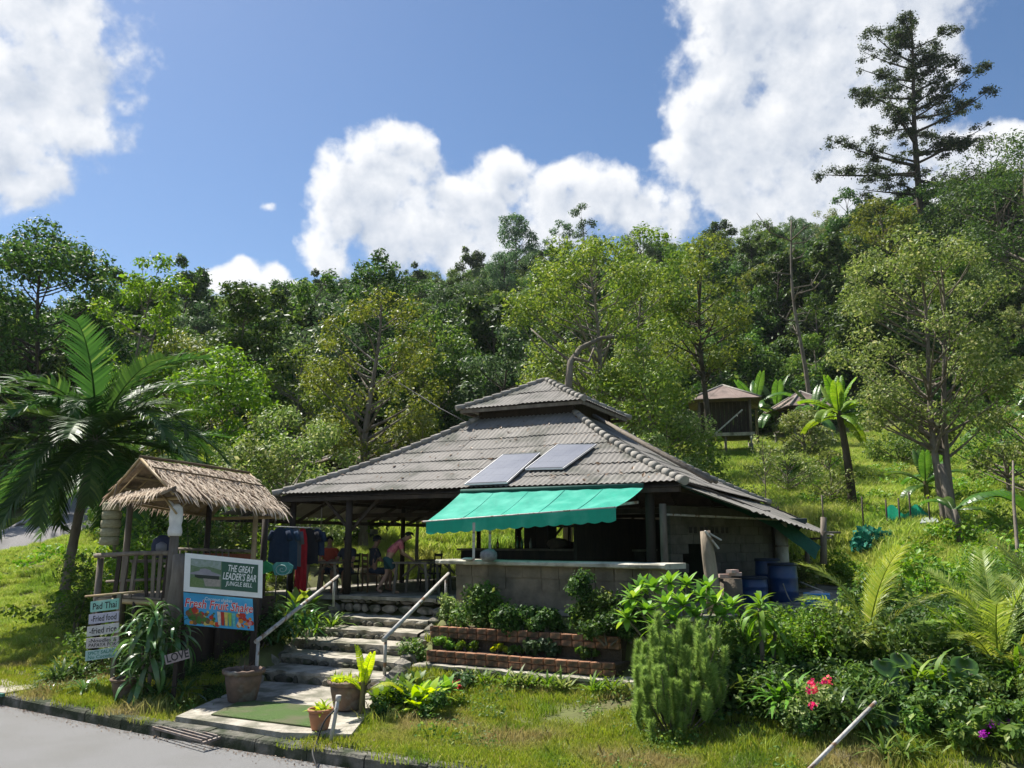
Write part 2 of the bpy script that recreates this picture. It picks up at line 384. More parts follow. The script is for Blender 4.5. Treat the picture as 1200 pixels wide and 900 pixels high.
obj('ground', quads_mesh('ground', np.stack([XX, YY, ZZ], -1).reshape(-1, 3), Fq, True), GROUND_M, kind='structure')
# the road and the land on its far side behind the camera
ASPH = mat('asphalt', (.17,.17,.17), (.27,.265,.26), scale=110, rough=.9, bump=.8, bscale=120, c3=(.20,.197,.19), s3=.9, t3=(.42,.66))
xr = np.concatenate([-np.geomspace(420, 16, 30), np.arange(-15, 15.1, 1), np.geomspace(16, 420, 30)])
rows = [(kerb_y(xr) - .12), kerb_y(xr) - 4, kerb_y(xr) - 8, kerb_y(xr) - 13]
V = np.concatenate([np.stack([xr, r, np.zeros_like(xr)], 1) for r in rows]); m_ = len(xr)
Fr = np.array([(j * m_ + i + m_, j * m_ + i + m_ + 1, j * m_ + i + 1, j * m_ + i) for j in range(3) for i in range(m_ - 1)])
obj('road', quads_mesh('road', V, Fr), ASPH, kind='structure')
rows = [kerb_y(xr) - 13, kerb_y(xr) - 60, kerb_y(xr) - 420]
V = np.concatenate([np.stack([xr, r, np.full_like(xr, .02 + .0 * k)], 1) for k, r in enumerate(rows)])
Fr = np.array([(j * m_ + i + m_, j * m_ + i + m_ + 1, j * m_ + i + 1, j * m_ + i) for j in range(2) for i in range(m_ - 1)])
obj('field', quads_mesh('field', V, Fr), GROUND_M, kind='structure')
# kerb: cast stones with joints, kept low and mossy, their front shade also put into the dark colour
KERB = mat('kerb_concrete', (.20,.185,.155), (.08,.08,.06), scale=7, rough=.95, bump=.8, bscale=30, c3=(.03,.04,.018), s3=2.2, t3=(.40,.56))
kt = bpy.data.objects.new('kerb', None); COL.objects.link(kt); kt['kind'] = 'structure'
rk = random.Random(3)
x = -26.0
while x < 14:
    L = .95; y0 = float(kerb_y(x)); x1 = x + L * .85; y1 = float(kerb_y(x1))
    if True:
        a = Vector((x, y0, 0)); b = Vector((x1, y1, 0)); d = (b - a).normalized(); nrm = Vector((-d.y, d.x, 0))
        a += d * .008; b -= d * .008; dz = rk.uniform(-.008, .008)
        m = MB(); prof = [(-.13, -.05), (-.115, .13 + dz), (-.09, .165 + dz), (.07, .175 + dz), (.09, .15 + dz), (.1, -.05)]
        seg = 3; vs = []
        for k in range(seg + 1):
            q = a.lerp(b, k / seg)
            for (o_, zz) in prof: vs.append(q + nrm * (o_ + rk.uniform(-.006, .006)) + Vector((0, 0, zz + rk.uniform(-.006, .006))))
        n_ = len(prof)
        fs = [(k * n_ + i, k * n_ + i + 1, (k + 1) * n_ + i + 1, (k + 1) * n_ + i) for k in range(seg) for i in range(n_ - 1)]
        fs += [tuple(range(n_))[::-1], tuple(seg * n_ + i for i in range(n_))]
        m.add(vs, fs); obj('kerb_stone', m, KERB, kt)
    x = x1
# side road climbing away at the left
def strip(name, pts, w, z_off, material, kind='structure'):
    m = MB(); vs = []
    P_ = [Vector((p[0], p[1], 0)) for p in pts]; dense = []
    for i in range(len(P_) - 1):
        for k in range(8): dense.append(P_[i].lerp(P_[i + 1], k / 8))
    dense.append(P_[-1])
    for i, p in enumerate(dense):
        t = (dense[min(i + 1, len(dense) - 1)] - dense[max(i - 1, 0)]).normalized(); nn = Vector((-t.y, t.x, 0))
        for k in range(7):
            q = p + nn * w * (k / 6 - .5); vs.append((q.x, q.y, H(p.x, p.y) * .6 + H(q.x, q.y) * .4 + (z_off if 0 < k < 6 else -.25)))
    fs = [(i * 7 + k, i * 7 + k + 1, (i + 1) * 7 + k + 1, (i + 1) * 7 + k) for i in range(len(dense) - 1) for k in range(6)]
    m.add(vs, [f[::-1] for f in fs], True); return obj(name, m, material, kind=kind)
SIDE = [(-42, 20), (-29, 27.5), (-22.3, 32), (-19.8, 36), (-20.6, 43), (-24, 52)]
strip('side_road', SIDE, 6.4, .40, mat('old_asphalt', (.20,.19,.19), (.27,.26,.255), scale=25, rough=.95, bump=.2, c3=(.15,.145,.14), s3=.5))
SIDE_P = np.array(SIDE)
def side_dist(x, y):
    d = np.full(np.shape(x), 1e9)
    for (x0, y0), (x1, y1) in zip(SIDE[:-1], SIDE[1:]):
        ex, ey = x1 - x0, y1 - y0; t = np.clip(((x - x0) * ex + (y - y0) * ey) / (ex * ex + ey * ey), 0, 1)
        d = np.minimum(d, np.hypot(x - x0 - t * ex, y - y0 - t * ey))
    return d
# ------------------------------------------------------------------ vegetation builders
def unit(a): return a / (np.linalg.norm(a, axis=-1, keepdims=True) + 1e-9)
def leaf_quads(c, nrm, size, rng, aspect=.5, hang=0.0):
    """diamond leaves at points c with the given normals"""
    n = len(c); t = rng.normal(size=(n, 3)); t[:, 2] -= hang; t = unit(t - nrm * (t * nrm).sum(1, keepdims=True)); b = np.cross(nrm, t)
    s = (size * np.clip(np.exp(rng.normal(size=n) * .30) * .94, .45, 1.8))[:, None]; w = s * aspect
    V = np.stack([c - t * s * .5, c - t * s * .05 + b * w * .5, c + t * s * .5 - nrm * s * .12, c - t * s * .05 - b * w * .5], 1).reshape(-1, 3)
    return V, np.arange(4 * n).reshape(-1, 4)
def crown_mesh(name, clumps, n_leaves, size, rng, aspect=.5, shell=.55, up=.5, hang=0, flat=.75):
    cc = np.array([c for c, r in clumps]); rr = np.array([r for c, r in clumps])
    w = rr ** 2; k = rng.choice(len(cc), n_leaves, p=w / w.sum())
    d = unit(rng.normal(size=(n_leaves, 3))); rad = rng.uniform(shell, 1.0, n_leaves) * (1 + .18 * rng.normal(size=n_leaves))
    off_ = d * (rr[k] * rad)[:, None]; off_[:, 2] *= flat
    c = cc[k] + off_
    nrm = unit(d * .55 + np.array([0, 0, up]) + rng.normal(size=(n_leaves, 3)) * .5)
    V, F = leaf_quads(c, nrm, size, rng, aspect, hang)
    return quads_mesh(name, V, F)
def limb(m, a, b, r0, r1, rr, sag=.15, n=5, sides=5):
    a = Vector(a); b = Vector(b); L = (b - a).length; mid = a.lerp(b, .5) + Vector((rr.uniform(-1, 1), rr.uniform(-1, 1), 0)) * L * .08 - Vector((0, 0, sag * L * .5))
    pts = []; rad = []
    for i in range(n):
        t = i / (n - 1); p = a * (1 - t) ** 2 + mid * 2 * t * (1 - t) + b * t * t; pts.append(p); rad.append(r0 + (r1 - r0) * t)
    m.tube(pts, rad, sides, cap=False)
def make_tree(name, label, cat, H_, Rr, n_clumps=40, cr=.9, n_leaves=9000, leaf=.16, lo=.3, trunk_r=.16, lean=(0, 0), seed=0, leafm='mid', bark=None, shape='round',
              aspect=.5, flat=.75, twin=False, up=.5, hang=0, loc=(0, 0, 0), group=None, bend=.04, trunk_top=.8, inner=.35):
    rr = random.Random(seed); rng = np.random.default_rng(seed + 77)
    root = thing(name, label, cat, loc, group)
    bark = bark or BARK
    def trunk_at(t, k=0):
        s_ = math.sin(t * 5 + seed) * bend * H_ * t; ox = 0 if not twin else (k - .5) * .45
        return Vector((lean[0] * t * t * H_ + s_ + ox * (.5 + t * 1.3), lean[1] * t * t * H_ + math.cos(t * 4 + seed) * bend * H_ * t * .7, t * H_))
    m = MB()
    for k in range(2 if twin else 1):
        nseg = 12
        m.tube([trunk_at(i / nseg * trunk_top, k) - (Vector((0, 0, .3)) if i == 0 else Vector()) for i in range(nseg + 1)],
               [trunk_r * (1.35 if i == 0 else 1) * (1 - .82 * i / nseg) for i in range(nseg + 1)], 8, cap=False)
    clumps = []; ch0 = lo * H_; hh = H_ - ch0
    for i in range(n_clumps):
        for _ in range(50):
            a = rr.random() * 2 * math.pi; t = rr.random()      # t: height in the crown
            if shape == 'round': prof = math.sqrt(max(0, 1 - (2 * t - .85) ** 2 * .9)) if t > .1 else .5
            elif shape == 'tall': prof = .55 + .45 * math.sin(t * math.pi)
            elif shape == 'cone': prof = (1 - t) ** .8 * .95 + .08
            elif shape == 'umbrella': prof = 1.0 if t > .55 else .35 + t * .7; 
            elif shape == 'tiers': prof = ((1 - t) ** .6) * (0.55 + .45 * (math.sin(t * 22) > -.1)) + .1
            elif shape == 'vase': prof = .25 + .75 * t
            else: prof = 1
            q = prof * Rr * (inner + (1 - inner) * math.sqrt(rr.random()))
            p = Vector((math.cos(a) * q, math.sin(a) * q, ch0 + t * hh * .96))
            base = trunk_at(min(trunk_top, p.z / H_)); p.x += base.x; p.y += base.y
            r_ = cr * rr.uniform(.6, 1.25) * (.75 + .25 * prof)
            p.z -= r_ * .4
            if all((p - Vector(c)).length > .55 * (r_ + r2) * .8 for c, r2 in clumps): break
        clumps.append((tuple(p), r_))
        zs = max(ch0 * .65, p.z - abs(q) * rr.uniform(.5, .9)) / H_; zs = min(zs, trunk_top * .97)
        st = trunk_at(zs, rr.randrange(2) if twin else 0); rad = trunk_r * (1 - .82 * zs / trunk_top)
        limb(m, st, p, max(.02, min(rad * .6, .03 + .018 * (p - st).length)), .012, rr)
    tr = obj('trunk', m.mesh('trunk'), bark, root)
    cm = crown_mesh('crown', clumps, n_leaves, leaf, rng, aspect=aspect, flat=flat, up=up, hang=hang)
    cr_ = obj('crown', cm, LF[leafm], root)
    return root
def place(root, p, rz=0, sc=1):
    root.location = p; root.rotation_euler.z = rz; root.scale = (sc,) * 3; return root

def shrub(name, label, cat, p, w, h, n=1500, leaf=.07, leafm='mid', seed=0, clumps=9, cr=None, group=None, aspect=.55, flat=.85, stems=5, up=.5, hang=0, d=None):
    rr = random.Random(seed); rng = np.random.default_rng(seed + 5); root = thing(name, label, cat, p, group); m = MB(); cl = []
    d = d or w; cr = cr or min(w, h) * .28
    for i in range(clumps):
        a = rr.random() * 6.283; q = math.sqrt(rr.random()); t = rr.random()
        cc = Vector((math.cos(a) * q * max(.02, w / 2 - cr * .7), math.sin(a) * q * max(.02, d / 2 - cr * .7), cr * .6 + t * max(.02, (h - cr * 1.5)) * (1.05 - .35 * q)))
        cl.append((tuple(cc), cr * rr.uniform(.7, 1.2)))
        if i < stems: limb(m, (cc.x * .15, cc.y * .15, -.1), cc, .018 + .01 * h, .006, rr, sag=0, sides=4)
    obj('stem', m.mesh('stem'), BARK, root)
    obj('foliage', crown_mesh('foliage', cl, n, leaf, rng, aspect=aspect, flat=flat, up=up, hang=hang), LF[leafm], root)
    return root

def strap_mesh(name, L, w, droop, n=7, fold=.25, tip=.9, wave=0):
    """a long arching leaf lying along +X from the origin, folded along its midrib"""
    m = MB(); vs = []; x = 0; z = 0; ang = 0.0
    for i in range(n + 1):
        t = i / n; ww = w * (math.sin(min(1, t * 1.6 + .12) * math.pi / 2)) * (1 - max(0, (t - .45) / .55) ** 1.6 * tip) * .5
        vs += [(x, -ww, z + ww * fold + wave * math.sin(t * 14) * ww), (x, 0, z - ww * .1), (x, ww, z + ww * fold - wave * math.sin(t * 14) * ww)]
        x += L / n * math.cos(ang); z += L / n * math.sin(ang); ang -= droop / n
    fs = []
    for i in range(n): fs += [(i * 3, i * 3 + 1, i * 3 + 4, i * 3 + 3), (i * 3 + 1, i * 3 + 2, i * 3 + 5, i * 3 + 4)]
    m.add(vs, fs, True); return m.mesh(name)
def rosette(root, name, center, n, L, w, droop, el0, el1, matl, seed=0, variants=3, fold=.25, tip=.9, wave=0, spiral=0):
    """leaves fanning from a centre: each leaf an object"""
    rr = random.Random(seed); key = ('strap', name, L, w, droop)
    if key not in KIDS: KIDS[key] = [strap_mesh('leaf', L * (1 + .12 * (k - 1)), w, droop * (1 + .3 * (k - 1)), fold=fold, tip=tip, wave=wave) for k in range(variants)]
    for i in range(n):
        t = (i + .5) / n; az = i * 2.39996 + rr.uniform(-.25, .25); el = el0 + (el1 - el0) * t + rr.uniform(-.12, .12)
        Mx = Matrix.Rotation(az, 3, 'Z') @ Matrix.Rotation(-el, 3, 'Y') @ Matrix.Rotation(rr.uniform(-.3, .3), 3, 'X')
        o = piece('leaf', rr.choice(KIDS[key]), root, Vector(center) + Vector((0, 0, spiral * (t - 1))), Mx, rr.uniform(.8, 1.15) * (1 - .25 * t), matl)
def rosette_mesh(centers, n, L, w, droop, el0, el1, seed=0, tip=.9, seg=4):
    """the same fan joined into one mesh, for small leaves. centers: (point, scale, tilt axis)"""
    rr = random.Random(seed); m = MB()
    for (c, s_) in centers:
        for i in range(n):
            t = (i + .5) / n; az = i * 2.39996 + rr.uniform(-.3, .3); el = el0 + (el1 - el0) * t + rr.uniform(-.15, .15)
            Mx = Matrix.Rotation(az, 3, 'Z') @ Matrix.Rotation(-el, 3, 'Y'); x = z = 0; ang = 0; vs = []; Ls = L * s_ * rr.uniform(.8, 1.15)
            for k in range(seg + 1):
                tt = k / seg; ww = w * s_ * math.sin(min(1, tt * 1.6 + .2) * math.pi / 2) * (1 - max(0, (tt - .5) / .5) ** 1.6 * tip) * .5
                vs += [Vector(c) + Mx @ Vector((x, -ww, z)), Vector(c) + Mx @ Vector((x, ww, z))]
                x += Ls / seg * math.cos(ang); z += Ls / seg * math.sin(ang); ang -= droop / seg
            m.add(vs, [(k * 2, k * 2 + 1, k * 2 + 3, k * 2 + 2) for k in range(seg)], True)
    return m
def frond_mesh(name, L, arch, leaflet, n=44, seed=0, droop=.8, fullv=.5, wdt=.045):
    """pinnate palm leaf along +X: arching rachis with leaflets each side"""
    rr = random.Random(seed); m = MB(); pts = []; x = z = 0; ang = 0
    for i in range(17):
        pts.append(Vector((x, 0, z))); x += L / 16 * math.cos(ang); z += L / 16 * math.sin(ang); ang -= arch / 16 * (.4 + 1.2 * i / 16)
    m.tube(pts, [.028 * (1 - .8 * i / 16) * L / 3 for i in range(17)], 4, cap=False)
    for i in range(n):
        t = .14 + .86 * i / (n - 1); f = t * 16; k = min(15, int(f)); p = pts[k].lerp(pts[k + 1], f - k); tg = (pts[k + 1] - pts[k]).normalized()
        ll = leaflet * (math.sin(min(1, t * 1.7) * math.pi / 2)) * (1 - .55 * max(0, t - .5) / .5) * rr.uniform(.85, 1.1)
        for sgn in (-1, 1):
            side = Vector((0, sgn, 0)); upv = tg.cross(side).normalized() * (1 if tg.cross(side).z > 0 else -1)
            d = (side * .8 + tg * (.55 + .3 * t) + upv * fullv * rr.uniform(.2, 1)).normalized(); q = p; w2 = wdt * L / 3; vs = []
            for j in range(4):
                wj = w2 * (1, 1, .7, .05)[j] * .5; vs += [q - tg * wj, q + tg * wj]
                q = q + d * ll / 3; d = (d + Vector((0, 0, -droop * rr.uniform(.3, .6)))).normalized()
            m.add(vs, [(j * 2, j * 2 + 1, j * 2 + 3, j * 2 + 2) for j in range(3)])
    return m.mesh(name)
def palm(label, p, h, r, nf, L, leaflet, seed=0, lean=(0, 0), el=(-.5, 1.3), name='coconut_palm', matl=None, arch=1.3, group=None, wdt=.045, az0=0):
    rr = random.Random(seed); root = thing(name, label, 'palm tree', p, group); m = MB(); pts = []; rad = []
    for i in range(24):
        t = i / 23; pts.append(Vector((lean[0] * t ** 1.5, lean[1] * t ** 1.5, h * t - (.2 if i == 0 else 0)))); rad.append(r * (1.4 - .5 * min(1, t * 5) if t < .2 else .95 - .25 * t) * (1.05 if i % 2 else .96))
    m.tube(pts, rad, 10, cap=False); obj('trunk', m.mesh('trunk'), BARK, root)
    top = pts[-1]; key = ('frond', L, leaflet, arch)
    if key not in KIDS: KIDS[key] = [frond_mesh('frond', L * s_, arch * a_, leaflet, seed=k, droop=dr, wdt=wdt) for k, (s_, a_, dr) in enumerate([(1, 1, .7), (.92, 1.3, .9), (1.05, .7, .5)])]
    for i in range(nf):
        t = i / (nf - 1); e = el[1] + (el[0] - el[1]) * t; az = i * 2.39996 + az0 + rr.uniform(-.2, .2)
        Mx = Matrix.Rotation(az, 3, 'Z') @ Matrix.Rotation(-e, 3, 'Y')
        o = bpy.data.objects.new('frond', KIDS[key][i % 3]); COL.objects.link(o); o.parent = root; o.location = top + Vector((0, 0, -.2 * t)); o.rotation_euler = Mx.to_euler()
        o.scale = (rr.uniform(.85, 1.08),) * 3
        if not o.data.materials: o.data.materials.append(matl or LF['palm'])
    return root
def banana_leaf(name, L, w, arch, seed=0, torn=True):
    rr = random.Random(seed); m = MB(); n = 18; pts = []; x = z = 0; ang = 0
    for i in range(n + 1):
        pts.append(Vector((x, 0, z))); x += L / n * math.cos(ang); z += L / n * math.sin(ang); ang -= arch / n * (.3 + 1.4 * i / n)
    m.tube(pts[::3], [.022 * L * (1 - .8 * i / 6) for i in range(7)], 4, cap=False)
    for sgn in (-1, 1):
        for i in range(2, n):
            t0 = i / n; g_ = .12 if (torn and rr.random() < .45) else 0
            for (ta, tb) in [(t0, t0 + (1 - g_) / n)]:
                pa = pts[i]; pb = pts[i + 1].lerp(pts[i], g_)
                wa = w * .5 * math.sin(math.pi * min(1, (ta - .08) * 1.02)) ** .55; wb = w * .5 * max(.02, math.sin(math.pi * min(.999, (tb - .08) * 1.02))) ** .55
                dz = -.35 - (rr.uniform(0, .5) if torn else 0)
                m.add([pa, pb, pb + Vector((.08 * L * t0, sgn * wb, wb * .3)), pa + Vector((.08 * L * t0, sgn * wa, wa * .3)),
                       pb + Vector((.1 * L * t0, sgn * wb * 1.5, wb * dz * .5)), pa + Vector((.1 * L * t0, sgn * wa * 1.5, wa * dz * .5))], [(0, 1, 2, 3), (3, 2, 4, 5)], True)
    return m.mesh(name)
def banana(label, p, h, nl, L, seed=0, matl=None, el=(-.2, 1.35), trunkm=None, r=.11, group=None, name='banana_plant', lean=(0, 0), w=None):
    rr = random.Random(seed); root = thing(name, label, 'banana plant', p, group); m = MB()
    m.tube([(lean[0] * (i / 6) ** 2, lean[1] * (i / 6) ** 2, h * i / 6 - (.15 if i == 0 else 0)) for i in range(7)], [r * (1.15 - .45 * i / 6) for i in range(7)], 10, cap=False)
    obj('trunk', m.mesh('trunk'), trunkm or mat('banana_stem', (.16,.15,.06), (.08,.05,.025), scale=6, rough=.7, stretch=(1,1,.3)), root)
    key = ('ban', L)
    if key not in KIDS: KIDS[key] = [banana_leaf('leaf', L * s_, L * .23 * q, a_, seed=k, torn=True) for k, (s_, a_, q) in enumerate([(1, 1.3, 1), (.9, .5, .9), (1.05, 1.9, 1)])]
    for i in range(nl):
        t = i / max(1, nl - 1); e = el[1] + (el[0] - el[1]) * t; az = i * 2.39996 + seed + rr.uniform(-.25, .25)
        Mx = Matrix.Rotation(az, 3, 'Z') @ Matrix.Rotation(-e, 3, 'Y')
        me = KIDS[key][1 if e > .9 else rr.choice((0, 2))]
        o = bpy.data.objects.new('leaf', me); COL.objects.link(o); o.parent = root; o.location = (lean[0], lean[1], h - .05 - .15 * t); o.rotation_euler = Mx.to_euler()
        if not me.materials: me.materials.append(matl or LF['banana'])
    return root
def scatter(name, label, src, pts, scl, rotz, matl=None, cat=None, src_tilt=None):
    """one stuff object that repeats src at many points"""
    me = bpy.data.meshes.new(name); n = len(pts); me.vertices.add(n); me.vertices.foreach_set('co', np.asarray(pts, np.float32).ravel())
    a = me.attributes.new('scl', 'FLOAT', 'POINT'); a.data.foreach_set('value', np.asarray(scl, np.float32))
    r_ = np.zeros((n, 3), np.float32); r_[:, 2] = rotz
    b = me.attributes.new('rot', 'FLOAT_VECTOR', 'POINT'); b.data.foreach_set('vector', r_.ravel())
    o = bpy.data.objects.new(name, me); COL.objects.link(o); props(o, label, None, None, 'stuff')
    t = bpy.data.node_groups.new(name + '_nodes', 'GeometryNodeTree'); t.interface.new_socket('Geometry', in_out='INPUT', socket_type='NodeSocketGeometry'); t.interface.new_socket('Geometry', in_out='OUTPUT', socket_type='NodeSocketGeometry')
    n_ = t.nodes; l = t.links; i_ = n_.new('NodeGroupInput'); oo = n_.new('NodeGroupOutput'); ip = n_.new('GeometryNodeInstanceOnPoints'); oi = n_.new('GeometryNodeObjectInfo')
    oi.inputs['Object'].default_value = src; oi.inputs['As Instance'].default_value = True; oi.transform_space = 'ORIGINAL'
    a1 = n_.new('GeometryNodeInputNamedAttribute'); a1.data_type = 'FLOAT'; a1.inputs['Name'].default_value = 'scl'
    a2 = n_.new('GeometryNodeInputNamedAttribute'); a2.data_type = 'FLOAT_VECTOR'; a2.inputs['Name'].default_value = 'rot'
    mp_ = n_.new('GeometryNodeMeshToPoints'); l.new(i_.outputs[0], mp_.inputs[0]); l.new(mp_.outputs[0], ip.inputs['Points']); l.new(oi.outputs['Geometry'], ip.inputs['Instance'])
    l.new(a2.outputs[0], ip.inputs['Rotation']); l.new(a1.outputs[0], ip.inputs['Scale']); l.new(ip.outputs[0], oo.inputs[0])
    md = o.modifiers.new('scatter', 'NODES'); md.node_group = t
    return o
def grass_tuft(name, n, r, h, w, seed, spread=.5, seg=2):
    rng = np.random.default_rng(seed); az = rng.uniform(0, 6.283, n); rad = r * np.sqrt(rng.random(n)); hh = h * rng.uniform(.5, 1.15, n)
    base = np.stack([rad * np.cos(az), rad * np.sin(az), np.full(n, -.02)], 1); a2 = rng.uniform(0, 6.283, n); ln = rng.uniform(.1, 1, n) * spread
    tip = base + np.stack([np.cos(a2) * ln * hh, np.sin(a2) * ln * hh, hh], 1); mid = base * .5 + tip * .5 + np.stack([-np.cos(a2) * ln * hh * .18, -np.sin(a2) * ln * hh * .18, hh * .12], 1)
    a3 = rng.uniform(0, 6.283, n); s_ = np.stack([np.cos(a3), np.sin(a3), np.zeros(n)], 1) * w * .5
    V = np.stack([base - s_, base + s_, mid + s_ * .8, tip, mid - s_ * .8], 1).reshape(-1, 3)
    return quads_mesh(name, V, np.arange(5 * n).reshape(-1, 5))
# ------------------------------------------------------------------ terrace, steps, walls
CONC = mat('weathered_concrete', (.36,.33,.28), (.22,.20,.165), scale=4, rough=.93, bump=.5, bscale=18, c3=(.10,.11,.07), s3=1.3, t3=(.5,.66))
CONCL = mat('pale_concrete', (.46,.42,.35), (.28,.255,.205), scale=5, rough=.95, bump=.8, bscale=24, c3=(.15,.145,.105), s3=2.0, t3=(.47,.62))
STONE = mat('rubble_stone', (.30,.27,.22), (.16,.145,.12), scale=7, rough=.95, bump=.8, bscale=22, c3=(.07,.08,.045), s3=3, t3=(.5,.62), island=.25)
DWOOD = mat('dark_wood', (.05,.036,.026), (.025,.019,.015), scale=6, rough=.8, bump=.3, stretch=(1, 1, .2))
GWOOD = mat('grey_wood', (.22,.185,.145), (.11,.09,.07), scale=6, rough=.9, bump=.4, stretch=(1, 1, .25))
BAMBOO = mat('bamboo', (.36,.27,.14), (.22,.155,.08), scale=4, rough=.6, bump=.1)
STEEL = mat('painted_pipe', (.50,.49,.46), (.32,.30,.27), scale=9, rough=.6, bump=.2, c3=(.20,.12,.07), s3=7, t3=(.56,.64))
m = MB()
pts = [Vector((x, y, FLOOR - .1)) for x, y in PAD]
m.prism(pts, (0, 0, 0), (0, 0, .1))
obj('terrace_floor', m, CONC, kind='structure')
# front retaining wall of the terrace, rubble faced: left of and under the top step
def rubble(root, a, b, z0, z1, nrm, size=.22, seed=0, mt=None, name='stone', depth=.12):
    rr = random.Random(seed); a = Vector(a); b = Vector(b); L = (b - a).length; d = (b - a).normalized(); z = z0
    while z < z1 - .03:
        hh = min(z1 - z, size * rr.uniform(.5, 1.0)); s_ = 0
        if z1 - z - hh < .05: hh = z1 - z
        while s_ < L - .03:
            w = min(L - s_, size * rr.choice((.55, .8, 1.2, 1.7, 2.2)) * rr.uniform(.85, 1.15))
            if L - s_ - w < .06: w = L - s_
            c = a + d * (s_ + w / 2) + Vector((0, 0, z + hh / 2)); c.z += 0
            m = MB(); vs = []; dd = depth * rr.uniform(.55, 1.1)
            for (yy, k) in ((-.02, 1.0), (dd * .7, .93), (dd, .62)):
                for q in range(8):
                    an = q * math.pi / 4 + .39; cx = math.cos(an); sz = math.sin(an); e = 1 / max(abs(cx), abs(sz)) * .92
                    vs.append(c + d * (cx * e * w / 2 * k * rr.uniform(.78, 1.04)) + Vector((0, 0, sz * e * hh / 2 * k * rr.uniform(.88, 1.0))) + Vector(nrm) * (yy + rr.uniform(-.008, .008)))
            fs = [(i * 8 + q, i * 8 + (q + 1) % 8, (i + 1) * 8 + (q + 1) % 8, (i + 1) * 8 + q) for i in range(2) for q in range(8)] + [tuple(16 + q for q in range(8))]
            m.add(vs, fs, False); obj(name, m, mt or STONE, root); s_ += w
        z += hh
SD = (-BY).normalized()                       # the way the steps run down
STEPD = Vector((-.09, -1, 0))
STZ = [1.5, 1.10, .93, .77, .60, .44]
def step_pt(a, s, z): p = Vector((-4.0, 19.55, 0)) + BX * a + STEPD * s; return Vector((p.x, p.y, z))
st = thing('stone_steps', 'flight of broad rough concrete steps with rubble risers up to the open bar', 'steps', step_pt(1.2, 3, .3))
NST = 6; run = .80; rise = (FLOOR - .30) / (NST)
rr = random.Random(11)
for i in range(NST + 0):
    z = STZ[i]; rise = z - (STZ[i + 1] if i < 5 else .22); s0 = i * run; s1 = s0 + run + .10
    aL = -.05 - .05 * i; aR = 2.6 - .05 * i
    if i == 0:
        # top edge: a pale nosing slab on rubble
        m = MB(); m.prism([step_pt(aL, -.5, z + .012), step_pt(aR, -.5, z + .012), step_pt(aR, .12, z + .012), step_pt(aL, .12, z + .012)], (0, 0, 0), (0, 0, -.075)); obj('tread', m, CONCL, st)
        rubble(st, step_pt(aL, .0, 0), step_pt(aR, .0, 0), z - rise - .12, z - .065, SD, .27, 21, depth=.07, mt=mat('tan_stone', (.36,.31,.24), (.18,.155,.12), scale=6, rough=.95, bump=.7, bscale=20, c3=(.08,.08,.05), s3=2.5, t3=(.5,.6), island=.3))
        continue
    # tread: an uneven slab with a ragged front edge
    m = MB(); n = 14; top = []; bot = []; back = []; bb = []
    for k in range(n + 1):
        a = aL + (aR - aL) * k / n; j = rr.uniform(-.045, .045); dz = rr.uniform(-.012, .012)
        back.append(step_pt(a, s0 - run + .02, z + dz * .5)); top.append(step_pt(a, s0 + j, z + dz)); bot.append(step_pt(a, s0 + j * 1.2 + rr.uniform(-.02, .03), z - .05)); bb.append(step_pt(a, s0 - .06 + rr.uniform(-.03, .03), z - rise - .02))
    vs = back + top + bot + bb; w = n + 1
    fs = [(r_ * w + k, r_ * w + k + 1, (r_ + 1) * w + k + 1, (r_ + 1) * w + k)[::-1] for r_ in range(3) for k in range(n)]
    m.add(vs, fs); obj('tread', m, CONCL if i < 7 else CONC, st)
    rubble(st, step_pt(aL + .03, s0 - .06, 0), step_pt(aR - .03, s0 - .06, 0), z - rise - .03, z - .055, SD, .22, 30 + i, depth=.09, mt=mat('shaded_riser_stone', (.19,.17,.135), (.10,.095,.07), scale=7, rough=.95, bump=.8, bscale=22, c3=(.05,.06,.03), s3=3, t3=(.48,.6), island=.3))  # riser stones darkened, their shade put into the colour
# ragged cheek stones beside the flight
for side, aa in ((0, -.15), (1, 2.68)):
    for i in range(11):
        s_ = .1 + i * .42; a = aa + (-.022 * i if side == 0 else -.024 * i) + rr.uniform(-.06, .06)
        z = float(np.interp(s_, [0, .8, 4.0, 4.8], [1.32, 1.0, .42, .25]))
        m = MB(); c = step_pt(a, s_, z - .08)
        bm = bmesh.new(); bmesh.ops.create_icosphere(bm, subdivisions=1, radius=1)
        m.add([c + Vector((v_.co.x * rr.uniform(.16, .24), v_.co.y * rr.uniform(.16, .22), v_.co.z * rr.uniform(.12, .2))) for v_ in bm.verts], [tuple(v_.index for v_ in f.verts) for f in bm.faces]); bm.free()
        obj('stone', m, STONE, st)
# concrete pad at the foot, green mat, drain grate
m = MB(); pad = [P(188, 842, 12.95), P(262, 812, 14.3), P(400, 812, 13.75), P(412, 858, 11.35), P(330, 868, 11.3)]
pad = [Vector((p.x, p.y, .24)) for p in (P(206, 838, 12.55), P(268, 812, 14.4), P(300, 806, 15.6), P(470, 806, 14.7), P(440, 806, 13.4), P(412, 850, 11.45), P(330, 860, 11.55))]
m.prism(pad, (0, 0, 0), (0, 0, -.22)); obj('concrete_apron', m, CONCL, kind='structure')
q = [P(248, 829, 12.6), P(285, 815, 13.7), P(372, 818, 13.2), P(373, 848, 11.75)]
mt_p = [Vector((p.x, p.y, .245)) for p in q]
m = MB(); m.prism(mt_p, (0, 0, 0), (0, 0, .018))
MATG = mat('artificial_turf', (.09,.17,.04), (.15,.24,.07), scale=60, rough=1, bump=1.5, bscale=150, c3=(.20,.20,.11), s3=1.8, t3=(.46,.66))
o = obj('floor_mat', m, MATG); props(o, 'worn green artificial turf mat lying on the concrete at the foot of the steps', 'mat')
gt = thing('drain_grate', 'steel bar drain grate bridging the kerb in front of the steps', 'grate', (P(232, 856, 12).x, 12, 0))
